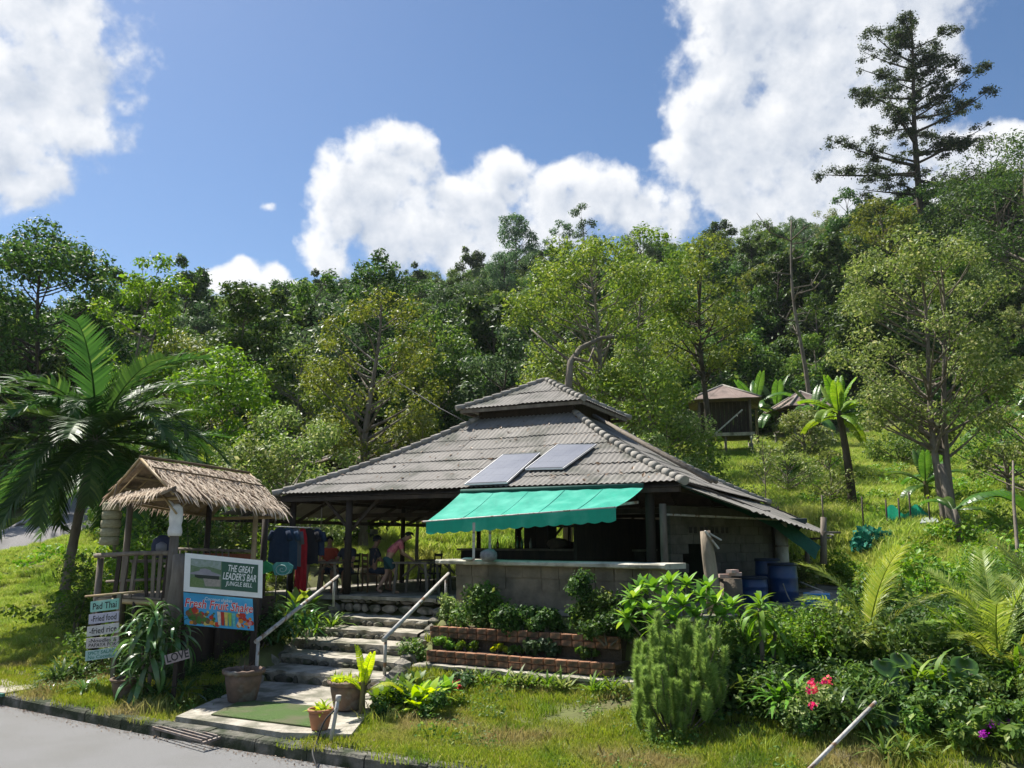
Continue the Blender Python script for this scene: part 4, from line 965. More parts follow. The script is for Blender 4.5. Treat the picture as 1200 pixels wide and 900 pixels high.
# solar panels
CELL = mat('solar_cells', (.14,.145,.17), (.18,.185,.21), scale=1.5, rough=.3, spec=1.0)  # paler base colour carries the reflected sky
ALU = mat('aluminium', (.7,.7,.7), (.6,.6,.6), rough=.35, metal=.6)
def solar(label, q):
    cen = sum(q, Vector()) / 4; t = thing('solar_panel', label, 'solar panel', cen, 'solar panels on the bar roof')
    nrm = (q[1] - q[0]).cross(q[3] - q[0]).normalized()
    if nrm.z < 0: nrm = -nrm
    m = MB(); m.prism(q, (0, 0, 0), nrm * .03); obj('back', m, mat('panel_backing', (.1,.1,.11)), t)
    for i in range(4):
        m = MB(); m.bar(q[i] + nrm * .02, q[(i + 1) % 4] + nrm * .02, .022, .035); obj('frame', m, ALU, t)
    ins = lambda s, w: (q[0].lerp(q[1], s)).lerp(q[3].lerp(q[2], s), w) + nrm * .034
    for i in range(6):
        for j in range(4):
            m = MB(); s0, s1, w0, w1 = .03 + i * .157 + .0012, .03 + (i + 1) * .157 - .0012, .03 + j * .235 + .0012, .03 + (j + 1) * .235 - .0012
            a, b, c, d = ins(s0, w0), ins(s1, w0), ins(s1, w1), ins(s0, w1); m.prism([a, b, c, d], (0, 0, 0), nrm * .004); obj('cell', m, CELL, t)
def on_front(u, v, lift=.1):
    """where the photograph's ray meets the bar roof's front slope"""
    r_ = ray(u, v); o = Vector((0, 0, EYE)); best = None
    for k in range(400):
        d = 14 + k * .03; p = o + r_ * (d / r_.y); rel = p - BC; bb = rel.dot(BY)
        aa = -bb
        if A1 < aa < A0 + .4:
            z_ = ring((A0 - aa) / (A0 - A1), A0, A1, Z0, Z1, SAG)[1] + lift
            if p.z <= z_ : return p
    return p
solar('lower left solar panel lying on the corrugated roof just above the awning', [on_front(545, 569, .08), on_front(594, 567, .08), on_front(633, 532, .08), on_front(590, 534, .08)])
solar('upper right solar panel beside the lower one on the corrugated roof', [on_front(616, 551, .08), on_front(660, 550, .08), on_front(699, 522, .08), on_front(654, 522, .08)])
wire = mat('black_cable', (.02,.02,.02), (.03,.03,.03))
cb = thing('overhead_cable', 'black cable running from the trees down to the left hip of the bar roof', 'cable', B(-2, -2, 6.2))
m = MB(); m.tube([P(430, 415, 34), P(470, 450, 29), P(515, 478, 25), P(545, 494, 22.3)], .018, 5); obj('wire', m, wire, cb)
# ------------------------------------------------------------------ bamboo hut with thatched roof
THATCH = mat('palm_thatch', (.40,.31,.22), (.22,.165,.115), scale=9, rough=1, bump=.8, bscale=40, stretch=(1, 1, 1), c3=(.13,.10,.075), s3=3.0, t3=(.52,.66), island=.1)
TLEAF = leafmat('thatch_leaf', (.42,.35,.26), (.68,.59,.45), (.24,.18,.13), trans=.12, rough=.9, spec=.1, objvar=.05)
hut = thing('bamboo_hut', 'raised bamboo hut with a shaggy dry palm thatch gable roof beside the steps', 'hut', (-6.3, 16.4, .5))
R0 = P(172, 539, 15.7); R1 = P(287, 556, 17.8)
E0 = P(210, 577, 14.75); E1 = P(330, 600, 16.95)
Bk0 = R0 + Vector((-(E0 - R0).x, -(E0 - R0).y, (E0 - R0).z)); Bk1 = R1 + Vector((-(E1 - R1).x, -(E1 - R1).y, (E1 - R1).z))
rr = random.Random(8)
def thatch_slope(a0, a1, b0, b1, seed, rows=13, n=95, over=.16):
    """a0-a1 ridge, b0-b1 eave: courses of hanging palm leaves"""
    rng = random.Random(seed); nrm = (a1 - a0).cross(b0 - a0).normalized()
    if nrm.z < 0: nrm = -nrm
    m = MB(); m.prism([a0, a1, b1, b0], (0, 0, 0), -nrm * .05); obj('thatch_bed', m, THATCH, hut)
    m = MB(); tot = []
    for r_ in range(rows):
        for k in range(n):
            t = min(1, (r_ + rng.random() * .7) / rows); s = (k + rng.random()) / n; p = a0.lerp(a1, s).lerp(b0.lerp(b1, s), t); q = (b0 - a0).normalized(); sd = (a1 - a0).normalized()
            L = (.26 + .12 * rng.random()) * (1.15 if r_ == rows - 1 else 1); w = rng.uniform(.014, .036); sk = rng.uniform(-.35, .35)
            dirv = (q + sd * sk).normalized(); lift = rng.uniform(.01, .05); p = p + nrm * (.01 + lift * .4)
            if r_ == rows - 1: dirv = (dirv + Vector((0, 0, -.55 * rng.random()))).normalized()
            e = p + dirv * L + nrm * (lift * .5); mid = p + dirv * L * .5 + nrm * lift
            m.add([p - sd * w * .5, p + sd * w * .5, mid + sd * w * .6, e + sd * w * .12, e - sd * w * .12, mid - sd * w * .6], [(0, 1, 2, 5), (5, 2, 3, 4)])
    o = obj('thatch', m, TLEAF, hut); o['kind'] = 'stuff'
ov = (R0 - R1).normalized() * .12
thatch_slope(R0 + ov, R1 - ov, E0 + ov, E1 - ov, 1)
thatch_slope(R0 + ov, R1 - ov, Bk0 + ov, Bk1 - ov, 2)
# ridge cap pole, battens over the thatch, rake boards
for (a, b, r_) in [(R0 + ov * 1.3 + Vector((0, 0, .05)), R1 - ov + Vector((0, 0, .05)), .03), (R0.lerp(E0, .42) + ov + Vector((.02, -.02, .085)), R1.lerp(E1, .42) - ov + Vector((.02, -.02, .085)), .018)]:
    m = MB(); m.tube([a, a.lerp(b, .5) + Vector((0, 0, .01)), b], r_, 6); obj('ridge_pole', m, mat('dark_bamboo', (.16,.11,.06), (.09,.065,.04)), hut)
for (a, b) in ((R0, E0), (R0, Bk0), (R1, E1), (R1, Bk1)):
    o_ = ov if a is R0 else -ov
    m = MB(); m.tube([a + o_ * 1.15 + Vector((0, 0, .02)), a.lerp(b, 1.02) + o_ * 1.15 + Vector((0, 0, -.03))], .024, 6); obj('rake_pole', m, BAMBOO, hut)
# inner rafters and purlins
for k in range(9):
    s = k / 8
    for (b0, b1) in ((E0, E1), (Bk0, Bk1)):
        a = R0.lerp(R1, s) - Vector((0, 0, .08)); b = b0.lerp(b1, s) - Vector((0, 0, .08)); m = MB(); m.tube([a, b], .018, 5); obj('rafter', m, BAMBOO, hut)
for t in (.3, .6, .93):
    for (b0, b1) in ((E0, E1), (Bk0, Bk1)):
        a = R0.lerp(b0, t) - Vector((0, 0, .11)); b = R1.lerp(b1, t) - Vector((0, 0, .11)); m = MB(); m.tube([a, b], .028, 6); obj('purlin', m, BAMBOO, hut)
# skirt of thatch under the near gable
K0 = E0 + Vector((-.05, -.05, .0)); K1 = Bk0 + Vector((0, 0, -.03)); outw = (R0 - R1); outw.z = 0; outw.normalize()
g0 = K0 + outw * .0 + Vector((0, 0, .12)); g1 = K1.lerp(K0, .1) + Vector((0, 0, .1)); k0 = K0 + outw * .36 + Vector((.05, 0, -.02)); k1 = K1.lerp(K0, .22) + outw * .30 + Vector((0, 0, -.08))
thatch_slope(g1, g0, k1, k0, 5, rows=4, n=44)
m = MB(); 
gz = R0.lerp(R1, .3) - Vector((0, 0, .12)); m.prism([E0.lerp(E1, .3) + Vector((0, 0, .0)), gz, Bk0.lerp(Bk1, .3) + Vector((0, 0, .0))], (0, 0, 0), (R1 - R0).normalized() * .03); obj('gable_panel', m, mat('woven_bamboo', (.20,.14,.08), (.12,.08,.045), scale=30), hut)
for (a, b) in ((E0, Bk0), (E1, Bk1)):
    m = MB(); m.tube([a - Vector((0, 0, .1)), b - Vector((0, 0, .1))], .035, 7); obj('cross_beam', m, BAMBOO, hut)
m = MB(); m.tube([P(207, 602, 14.8), P(188, 577, 15.0)], .02, 6); m.tube([P(209, 598, 14.9), P(225, 583, 15.3)], .018, 6); obj('brace', m, BAMBOO, hut)
# posts
DK = 1.72
pf = [('post', P(205, 620, 14.95), .10, .08, GWOOD, 2.95, .25), ('post', P(300, 600, 16.6), .055, .05, BAMBOO, 3.5, .4), ('post', P(152, 600, 16.6), .075, .06, GWOOD, 3.7, .4), ('post', P(245, 600, 18.2), .07, .06, DWOOD, 3.6, .5), ('post', P(311, 610, 18.2), .075, .07, DWOOD, 3.45, .7), ('post', P(118, 655, 16.0), .07, .06, GWOOD, 2.45, .4)]
for n_, p, r0, r1, mm, top, bot in pf:
    m = MB(); m.tube([(p.x + .02, p.y, bot), (p.x, p.y, (top + bot) / 2), (p.x, p.y, top)], [r0 * 1.1, (r0 + r1) / 2, r1], 9); obj(n_, m, mm, hut)
# big leaning split log by the front post
m = MB(); a = P(203, 722, 14.6); b = P(216, 625, 14.8); m.tube([a - Vector((0, 0, .6)), a, a.lerp(b, .5), P(209, 650, 14.75)], [.16, .15, .13, .1], 9); obj('log_post', m, GWOOD, hut)
# deck
dk = [P(118, 690, 15.9), P(206, 690, 14.85), P(304, 690, 16.5), P(245, 690, 18.3), P(155, 690, 17.9)]
dk = [Vector((p.x, p.y, DK)) for p in dk]; d0, d1, d2, d3 = dk[0], dk[1], dk[2], dk[3]
for k in range(16):
    s0, s1 = k / 16, (k + .9) / 16; a = d1.lerp(d2, s0); b = d1.lerp(d2, s1); c = d0.lerp(d3, s1); e = d0.lerp(d3, s0)
    m = MB(); m.prism([a, b, c, e], (0, 0, 0), (0, 0, .035)); obj('plank', m, GWOOD, hut)
for (a, b) in ((d0, d1), (d1, d2), (d2, d3), (d3, d0)):
    m = MB(); m.tube([a - Vector((0, 0, .06)), b - Vector((0, 0, .06))], .05, 8); obj('deck_beam', m, BAMBOO if a is d0 else GWOOD, hut)
for p in (d0, d3, d0.lerp(d1, .5), d1.lerp(d2, .5), d2):
    m = MB(); m.tube([(p.x, p.y, .3), (p.x, p.y, DK - .05)], .06, 7); obj('stilt', m, DWOOD, hut)
# the dark boards for the shade under the deck come with the signs
# railing on the left side
r0 = P(116, 651, 15.9); r1 = P(205, 648, 14.9)
m = MB(); m.tube([r0 - (r1 - r0) * .05, r0.lerp(r1, .5) + Vector((0, 0, .02)), r1], [.045, .04, .045], 8); obj('handrail', m, GWOOD, hut)
m = MB(); m.tube([r0 + Vector((.1, .2, -.5)), r1 + Vector((0, .1, -.45))], .03, 6); obj('mid_rail', m, GWOOD, hut)
for k, t in enumerate((.28, .38, .5, .62, .73, .82, .92)):
    p = r0.lerp(r1, t); off = rr.uniform(-.08, .08); w = rr.uniform(.035, .055)
    m = MB(); m.bar(Vector((p.x + off, p.y + .05, DK)), Vector((p.x, p.y + .03, p.z)), w * 1.4, .035); obj('baluster', m, GWOOD if k % 3 else DWOOD, hut)
# back bench with red-brown seat back
bp0 = Vector(P(238, 645, 18.0)); bp1 = Vector(P(297, 640, 17.2))
m = MB(); m.prism([Vector((bp0.x, bp0.y, 2.15)), Vector((bp1.x, bp1.y, 2.15)), Vector((bp1.x, bp1.y, 2.50)), Vector((bp0.x, bp0.y, 2.50))], (0, 0, 0), (0, .05, 0)); obj('bench_back', m, mat('red_brown_rattan', (.26,.075,.03), (.16,.05,.02), scale=30, rough=.7, stretch=(4, 1, .5)), hut)
for z_ in (2.16, 2.55):
    m = MB(); m.tube([Vector((bp0.x - .9, bp0.y + .2, z_ + .05)), Vector((bp1.x + .1, bp1.y - .05, z_))], .032, 7); obj('bench_rail', m, GWOOD, hut)
for k in range(9):
    p = bp0.lerp(bp1, k / 8) + Vector((-.55 + .0 * k, .12, 0)); m = MB(); m.tube([(p.x, p.y, DK), (p.x, p.y, 2.58)], .016, 5); obj('spindle', m, GWOOD, hut)
# hut table and stool
ht = thing('bamboo_table', 'small rough wooden table standing on the hut deck behind the railing', 'table', (P(178, 680, 16.3).x, 16.3, DK))
c = Vector((P(178, 680, 16.4).x, 16.5, DK + .035)); m = MB(); m.box(c + Vector((0, 0, .62)), (.9, .55, .05), rz=.5); obj('table_top', m, GWOOD, ht)
for sx in (-1, 1):
    for sy in (-1, 1):
        q = Matrix.Rotation(.5, 3, 'Z') @ Vector((sx * .38, sy * .2, 0)); m = MB(); m.bar(c + q, c + q + Vector((0, 0, .6)), .05, .05); obj('leg', m, GWOOD, ht)
# white wrapped cloth on the post
cl = thing('white_cloth', 'white cloth bundle tied round the top of the front hut post', 'cloth', P(205, 610, 14.85)); pc_ = P(205, 620, 14.95)
m = MB(); m.lathe((pc_.x, pc_.y, 0), [(.11, 2.86), (.125, 2.92), (.115, 3.0), (.10, 3.05), (.115, 3.14), (.12, 3.26), (.10, 3.38), (.04, 3.44)], 14, wob=.1); obj('wrap', m, mat('off_white_cloth', (.72,.71,.68), (.55,.54,.52), rough=.9), cl)
m = MB(); m.tube([(pc_.x, pc_.y, 3.3), (pc_.x - .1, pc_.y, 3.42), (pc_.x - .14, pc_.y - .03, 3.5)], [.06, .05, .015], 8); obj('knot', m, MATS['off_white_cloth'], cl)
# hanging woven lampshade
ls = P(130, 612, 16.0); lt = thing('woven_lantern', 'tall pale woven basket lantern hanging from the left hut eave', 'lantern', ls)
WEAVE = mat('pale_weave', (.42,.40,.26), (.28,.26,.15), scale=14, rough=.8, bump=.6, stretch=(1, 1, 2.5), trans=.2)
for k in range(5):
    z_ = .30 - k * .165; m = MB(); m.lathe((ls.x, ls.y, ls.z + z_), [(.15, .08), (.175, .06), (.18, 0), (.175, -.06), (.15, -.08)], 16, wob=.03, seed=k); obj('basket_ring', m, WEAVE, lt)
m = MB(); m.tube([(ls.x, ls.y, ls.z + .4), (ls.x + .05, ls.y, ls.z + .75)], .012, 5); obj('cord', m, GWOOD, lt)
# dark backpack on rail
bk = P(190, 640, 15.6); bt = thing('backpack', 'dark backpack resting on the table inside the hut', 'bag', bk)
m = MB(); m.lathe(bk - Vector((0, 0, .22)), [(.14, 0), (.19, .08), (.2, .22), (.17, .34), (.07, .42), (0, .43)], 12, wob=.08); obj('bag_body', m, mat('navy_fabric', (.02,.025,.05), (.035,.04,.07)), bt)
m = MB(); m.lathe(bk - Vector((-.06, .17, .12)), [(.02, 0), (.1, .05), (.1, .15), (.03, .2)], 10); obj('pocket', m, mat('grey_fabric', (.2,.2,.22)), bt)

# ------------------------------------------------------------------ signs
def frame_axes(tl, tr, bl):
    x = (tr - tl); y = (bl - tl); return x, y
def panel(root, name, tl, tr, bl, u0, u1, v0, v1, matl, depth=.012, lift=0):
    x = tr - tl; y = bl - tl; n = x.cross(y).normalized(); n = -n if n.y > 0 else n
    q = [tl + x * u0 + y * v0, tl + x * u1 + y * v0, tl + x * u1 + y * v1, tl + x * u0 + y * v1]; m = MB(); m.prism([p + n * lift for p in q], (0, 0, 0), n * depth); return obj(name, m, matl, root)
def text(root, s, tl, tr, bl, cu, cv, hgt, wid, matl, lift, name='lettering', bold=0, shear=0):
    """a line of lettering centred at (cu, cv) of the board, hgt tall, squeezed to wid"""
    x = (tr - tl); y = (bl - tl); n = x.cross(y).normalized(); n = -n if n.y > 0 else n
    X = x.normalized(); Z = n; Y = Z.cross(X)
    fc = bpy.data.curves.new(name, 'FONT'); fc.body = s; fc.size = 1; fc.align_x = 'CENTER'; fc.align_y = 'CENTER'; fc.extrude = 0; fc.offset = bold; fc.resolution_u = 2; fc.shear = shear
    o = bpy.data.objects.new(name, fc); COL.objects.link(o)
    me = bpy.data.meshes.new_from_object(o); bpy.data.objects.remove(o); bpy.data.curves.remove(fc)
    co = [v_.co for v_ in me.vertices]; w = max(q.x for q in co) - min(q.x for q in co); h = max(q.y for q in co) - min(q.y for q in co)
    cy = (max(q.y for q in co) + min(q.y for q in co)) / 2
    for v_ in me.vertices: v_.co.y -= cy
    me.materials.clear(); me.materials.append(matl); o = bpy.data.objects.new(name, me); COL.objects.link(o); o.parent = root
    o.rotation_euler = Matrix((X, Y, Z)).transposed().to_euler(); o.location = tl + x * cu + y * cv + n * lift - wloc(root); o.scale = (wid / w, hgt / h, 1); return o
WHITE = mat('white_print', (.78,.78,.76), (.70,.70,.68), rough=.5); SGREEN = mat('sign_green', (.03,.085,.055), (.035,.10,.06), rough=.5)
BLACKP = mat('black_paint', (.02,.02,.02), (.03,.03,.03), rough=.7); REDP = mat('red_print', (.65,.04,.05), (.55,.03,.04)); BLUEP = mat('blue_print', (.05,.28,.55), (.08,.40,.66), scale=2)
s1 = thing('bar_sign', 'white framed green name board reading THE GREAT LEADER\'S BAR JUNGLE BELL', 'sign', P(262, 675, 14.2))
tl, tr, bl = P(217, 648, 14.1), P(308, 657, 14.5), P(215, 693, 14.05)
panel(s1, 'board', tl, tr, bl, 0, 1, 0, 1, WHITE, .03)
panel(s1, 'photo_print', tl, tr, bl, .075, .50, .13, .87, mat('photo_green', (.10,.16,.08), (.16,.22,.14), scale=12), .004, .031)
panel(s1, 'name_panel', tl, tr, bl, .47, .94, .13, .87, SGREEN, .004, .0325)
def poly(root, name, pts2, matl, lift):
    x = tr - tl; y = bl - tl; n = x.cross(y).normalized(); n = -n if n.y > 0 else n
    m = MB(); m.prism([tl + x * u + y * v + n * lift for u, v in pts2], (0, 0, 0), n * .001); obj(name, m, matl, root)
poly(s1, 'printed_sky', [(.08, .14), (.46, .14), (.46, .36), (.3, .3), (.2, .34), (.08, .3)], mat('print_grey_sky', (.30,.34,.33), (.20,.26,.2), scale=20), .0365)
poly(s1, 'printed_roof', [(.08, .50), (.19, .43), (.20, .38), (.26, .36), (.33, .39), (.34, .43), (.46, .49), (.46, .53), (.08, .54)], mat('print_roof', (.22,.21,.24), (.30,.29,.31)), .038)
poly(s1, 'printed_roof_shade', [(.13, .54), (.44, .53), (.44, .62), (.14, .63)], mat('print_dark', (.04,.05,.04)), .038)
poly(s1, 'printed_wall', [(.24, .62), (.46, .62), (.46, .80), (.27, .82)], mat('print_wall', (.35,.31,.27), (.24,.22,.19), scale=30), .038)
poly(s1, 'printed_bush', [(.08, .64), (.13, .6), (.19, .64), (.25, .68), (.25, .86), (.08, .86)], mat('print_bush', (.10,.17,.05), (.17,.22,.10), scale=40), .0385)
W1 = (tr - tl).length
text(s1, 'THE GREAT', tl, tr, bl, .715, .29, .115, W1 * .33, WHITE, .037, bold=.012)
text(s1, "LEADER'S BAR", tl, tr, bl, .705, .50, .125, W1 * .43, WHITE, .037, bold=.012)
text(s1, 'JUNGLE BELL', tl, tr, bl, .70, .71, .095, W1 * .34, WHITE, .037, bold=.008)
s2 = thing('fruit_shake_sign', 'blue printed Fresh Fruit Shake board with glasses and fruit under the name board', 'sign', P(255, 715, 14.2))
tl, tr, bl = P(215, 694, 14.12), P(296, 702, 14.48), P(216, 732, 14.1)
tr = tr + (tr - tl) * .0
panel(s2, 'board', tl, tr, bl, 0, 1, 0, 1, BLUEP, .02)
text(s2, 'Coconut shakes', tl, tr, bl, .5, .13, .055, .45, WHITE, .0225)
text(s2, 'Fresh Fruit Shake', tl, tr, bl, .51, .31, .15, 1.12, WHITE, .0225, bold=.05)
text(s2, 'Fresh Fruit Shake', tl, tr, bl, .51, .31, .145, 1.11, REDP, .025, bold=.008)
rp = random.Random(4); x = tr - tl; y = bl - tl
def disc(root, cu, cv, r, matl, lift, name='printed_fruit', sq=1, n=10):
    nn = x.cross(y).normalized(); nn = -nn if nn.y > 0 else nn; X = x.normalized(); Y = y.normalized(); m = MB()
    m.prism([tl + x * cu + y * cv + X * math.cos(k * 6.283 / n) * r + Y * math.sin(k * 6.283 / n) * r * sq + nn * lift for k in range(n)], (0, 0, 0), nn * .001); obj(name, m, matl, root)
PC = {k: mat('print_' + k, c, tuple(q * .7 for q in c), scale=25) for k, c in {'apple': (.5,.05,.03), 'orange': (.7,.28,.04), 'leafy': (.08,.2,.04), 'brown': (.20,.11,.05), 'yellow': (.7,.55,.15), 'pink': (.7,.25,.3), 'cream': (.75,.65,.5), 'lime': (.35,.55,.1), 'teal': (.15,.5,.45)}.items()}
for i in range(54):
    cu = rp.uniform(.06, .48); disc(s2, cu, rp.uniform(.52, .92), rp.uniform(.015, .055), PC[rp.choice(['apple', 'orange', 'leafy', 'brown', 'leafy', 'yellow', 'brown'])], .0225 + i * .00025)
for i in range(34): disc(s2, rp.uniform(.76, .97), rp.uniform(.45, .93), rp.uniform(.015, .04), PC[rp.choice(['apple', 'pink', 'orange', 'apple', 'cream'])], .0225 + i * .00025)
for k, (cu, cn) in enumerate([(.5, 'cream'), (.55, 'apple'), (.6, 'yellow'), (.655, 'lime'), (.71, 'teal')]):
    m = MB(); nn = x.cross(y).normalized(); nn = -nn if nn.y > 0 else nn
    m.prism([tl + x * (cu - .028) + y * .5 + nn * (.036 + k * .001), tl + x * (cu + .028) + y * .5 + nn * (.036 + k * .001), tl + x * (cu + .018) + y * .92 + nn * (.036 + k * .001), tl + x * (cu - .018) + y * .92 + nn * (.036 + k * .001)], (0, 0, 0), nn * .001); obj('printed_glass', m, PC[cn], s2)
# posts that carry both boards
sp = thing('sign_posts', 'pair of dark timber posts carrying the name board and fruit shake board', 'posts', P(255, 760, 14.5))
for u, d in ((219, 14.25), (300, 14.62)):
    p = P(u, 700, d); m = MB(); m.bar(Vector((p.x, p.y, .25)), Vector((p.x, p.y, 2.45)), .09, .09); obj('post', m, DWOOD, sp)
# added dark boards that stand in for the shade under the deck
ub = thing('deck_shade_boards', 'dark upright boards added as the shade under the hut behind the signs', 'boarding', P(260, 760, 15.4))
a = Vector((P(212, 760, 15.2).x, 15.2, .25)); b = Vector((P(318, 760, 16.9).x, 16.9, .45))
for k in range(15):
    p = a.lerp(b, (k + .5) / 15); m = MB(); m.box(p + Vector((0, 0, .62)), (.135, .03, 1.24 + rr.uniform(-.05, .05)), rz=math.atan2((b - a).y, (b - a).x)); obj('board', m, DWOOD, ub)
# menu boards
mn = thing('menu_sign', 'stack of five hand lettered food boards nailed one above another to a post', 'sign', P(122, 770, 14.6))
p = P(134, 770, 14.75); m = MB(); m.bar(Vector((p.x, p.y, .3)), Vector((p.x, p.y, 1.85)), .07, .05); obj('post', m, GWOOD, mn)
m = MB(); m.tube([P(100, 699, 15.0), P(168, 693, 14.6)], .02, 7); obj('top_pole', m, BAMBOO, mn)
MINT = mat('mint_paint', (.22,.50,.40), (.34,.56,.48), scale=8, rough=.8); LILAC = mat('lilac_paint', (.52,.50,.58), (.44,.42,.50), scale=8, rough=.8); MWHITE = mat('board_white', (.62,.60,.57), (.48,.46,.44), scale=8, rough=.85); PINKW = mat('pink_white_paint', (.60,.53,.52), (.48,.44,.42), scale=8); AQUA = mat('pale_aqua_paint', (.42,.56,.54), (.34,.48,.47), scale=8)
for k, (lines, u0, v0, u1, v1, hh, mm) in enumerate([(['Pad Thai'], 107, 705, 140, 701, 12.5, MINT), (['-Fried food'], 105, 720, 140, 716, 11.5, LILAC), (['-fried rice'], 103, 734.5, 140, 729.5, 11.5, MWHITE), (['-Noodles &', 'PAPAYA POK'], 102, 748, 140, 745, 12, PINKW), (['SPICY SALAD', 'No Coconut'], 101, 763, 138, 758, 11.5, AQUA)]):
    d = 14.6; tl, tr, bl = P(u0, v0, d), P(u1, v1, d), P(u0 - .5, v0 + hh, d)
    panel(mn, 'board', tl, tr, bl, 0, 1, 0, 1, mm, .025); L = (tr - tl).length; hb = (bl - tl).length
    for i, s in enumerate(lines):
        text(mn, s, tl, tr, bl, .5, (i + .5) / len(lines) * .86 + .07, hb * (.62 if len(lines) == 1 else .36), L * .86, BLACKP if k != 4 else mat('green_ink', (.02,.2,.15)), .0275, bold=.012, shear=.12)
# LOVE sign
lv = thing('love_sign', 'small tilted grey board lettered LOVE half hidden by the big strap leaf plant', 'sign', P(210, 768, 13.5)); tl, tr, bl = P(193, 768, 13.45), P(221, 760, 13.5), P(195, 779, 13.45)
panel(lv, 'board', tl, tr, bl, 0, 1, 0, 1, mat('pinkish_board', (.33,.28,.27), (.24,.2,.2)), .025); text(lv, 'LOVE', tl, tr, bl, .52, .42, .13, .34, BLACKP, .0275, bold=.02)
m = MB(); p = P(206, 782, 13.55); m.bar(Vector((p.x, p.y, .25)), Vector((p.x, p.y, .95)), .06, .05); obj('post', m, DWOOD, lv)
# small green double sign on thin stakes behind
gs = thing('green_direction_sign', 'small green arrow board with a pale spiral design on thin stakes by the clothes rack', 'sign', P(333, 668, 17.6)); tl, tr, bl = P(306, 659, 17.5), P(342, 661, 17.6), P(307, 674, 17.5)
m = MB(); q = [P(306, 660, 17.5), P(312, 657, 17.5), P(320, 662, 17.5), P(320, 669, 17.5), P(307, 673, 17.5)]; m.prism(q, (0, 0, 0), (0, -.02, 0)); obj('arrow_board', m, mat('leaf_green_paint', (.04,.3,.12), (.03,.22,.09)), gs)
m = MB(); q = [P(319, 663, 17.45), P(324, 659, 17.45), P(338, 659, 17.5), P(344, 663, 17.5), P(342, 671, 17.5), P(335, 674, 17.5), P(322, 674, 17.45)]; m.prism(q, (0, 0, 0), (0, -.02, 0)); obj('board', m, mat('teal_board', (.06,.24,.22), (.10,.33,.30), scale=10), gs)
c = P(331, 667, 17.45); pts = [c + Vector((math.cos(a * .5) * .014 * a * .5, -.025, math.sin(a * .5) * .011 * a * .5)) for a in range(1, 26)]; m = MB(); m.tube(pts, .009, 4); obj('spiral', m, AQUA, gs)
for u in (324, 337):
    p = P(u, 674, 17.55); m = MB(); m.tube([(p.x, p.y, 1.3), (p.x, p.y, p.z + .05)], .012, 5); obj('stake', m, BLACKP, gs)
# ------------------------------------------------------------------ people
SKIN = mat('skin', (.36,.20,.13), (.30,.16,.10), scale=20, rough=.6); SKIN2 = mat('skin_tan', (.48,.29,.20), (.42,.24,.16), scale=20, rough=.6)
HAIR = mat('black_hair', (.012,.010,.009), (.02,.017,.015), scale=60, rough=.5)
def skin_mesh(name, chains, mtx, mt, root, sub=1):
    """chains: lists of (point, radius or (rx, ry)); a chain may start at a named point shared with an earlier one"""
    verts = []; rad = []; edges = []; idx_ = {}
    for ch in chains:
        prev = None
        for (p, r_) in ch:
            key = tuple(round(q, 4) for q in p)
            if key not in idx_: idx_[key] = len(verts); verts.append(mtx @ Vector(p)); rad.append(r_)
            i = idx_[key]
            if prev is not None and prev != i: edges.append((prev, i))
            prev = i
    me = bpy.data.meshes.new(name); off = wloc(root); me.from_pydata([v_ - off for v_ in verts], edges, [])
    o = bpy.data.objects.new(name, me); COL.objects.link(o)
    sk = o.modifiers.new('skin', 'SKIN'); sk.use_smooth_shade = True
    for i, r_ in enumerate(rad):
        sv = me.skin_vertices[0].data[i]; sv.radius = r_ if isinstance(r_, tuple) else (r_, r_); sv.use_root = (i == 0)
    ss = o.modifiers.new('sub', 'SUBSURF'); ss.levels = sub; ss.render_levels = sub
    dg = bpy.context.evaluated_depsgraph_get(); ev = bpy.data.meshes.new_from_object(o.evaluated_get(dg))
    bpy.data.objects.remove(o); o = bpy.data.objects.new(name, ev); COL.objects.link(o); o.parent = root
    ev.materials.clear(); ev.materials.append(mt); ev.polygons.foreach_set('use_smooth', [True] * len(ev.polygons)); return o
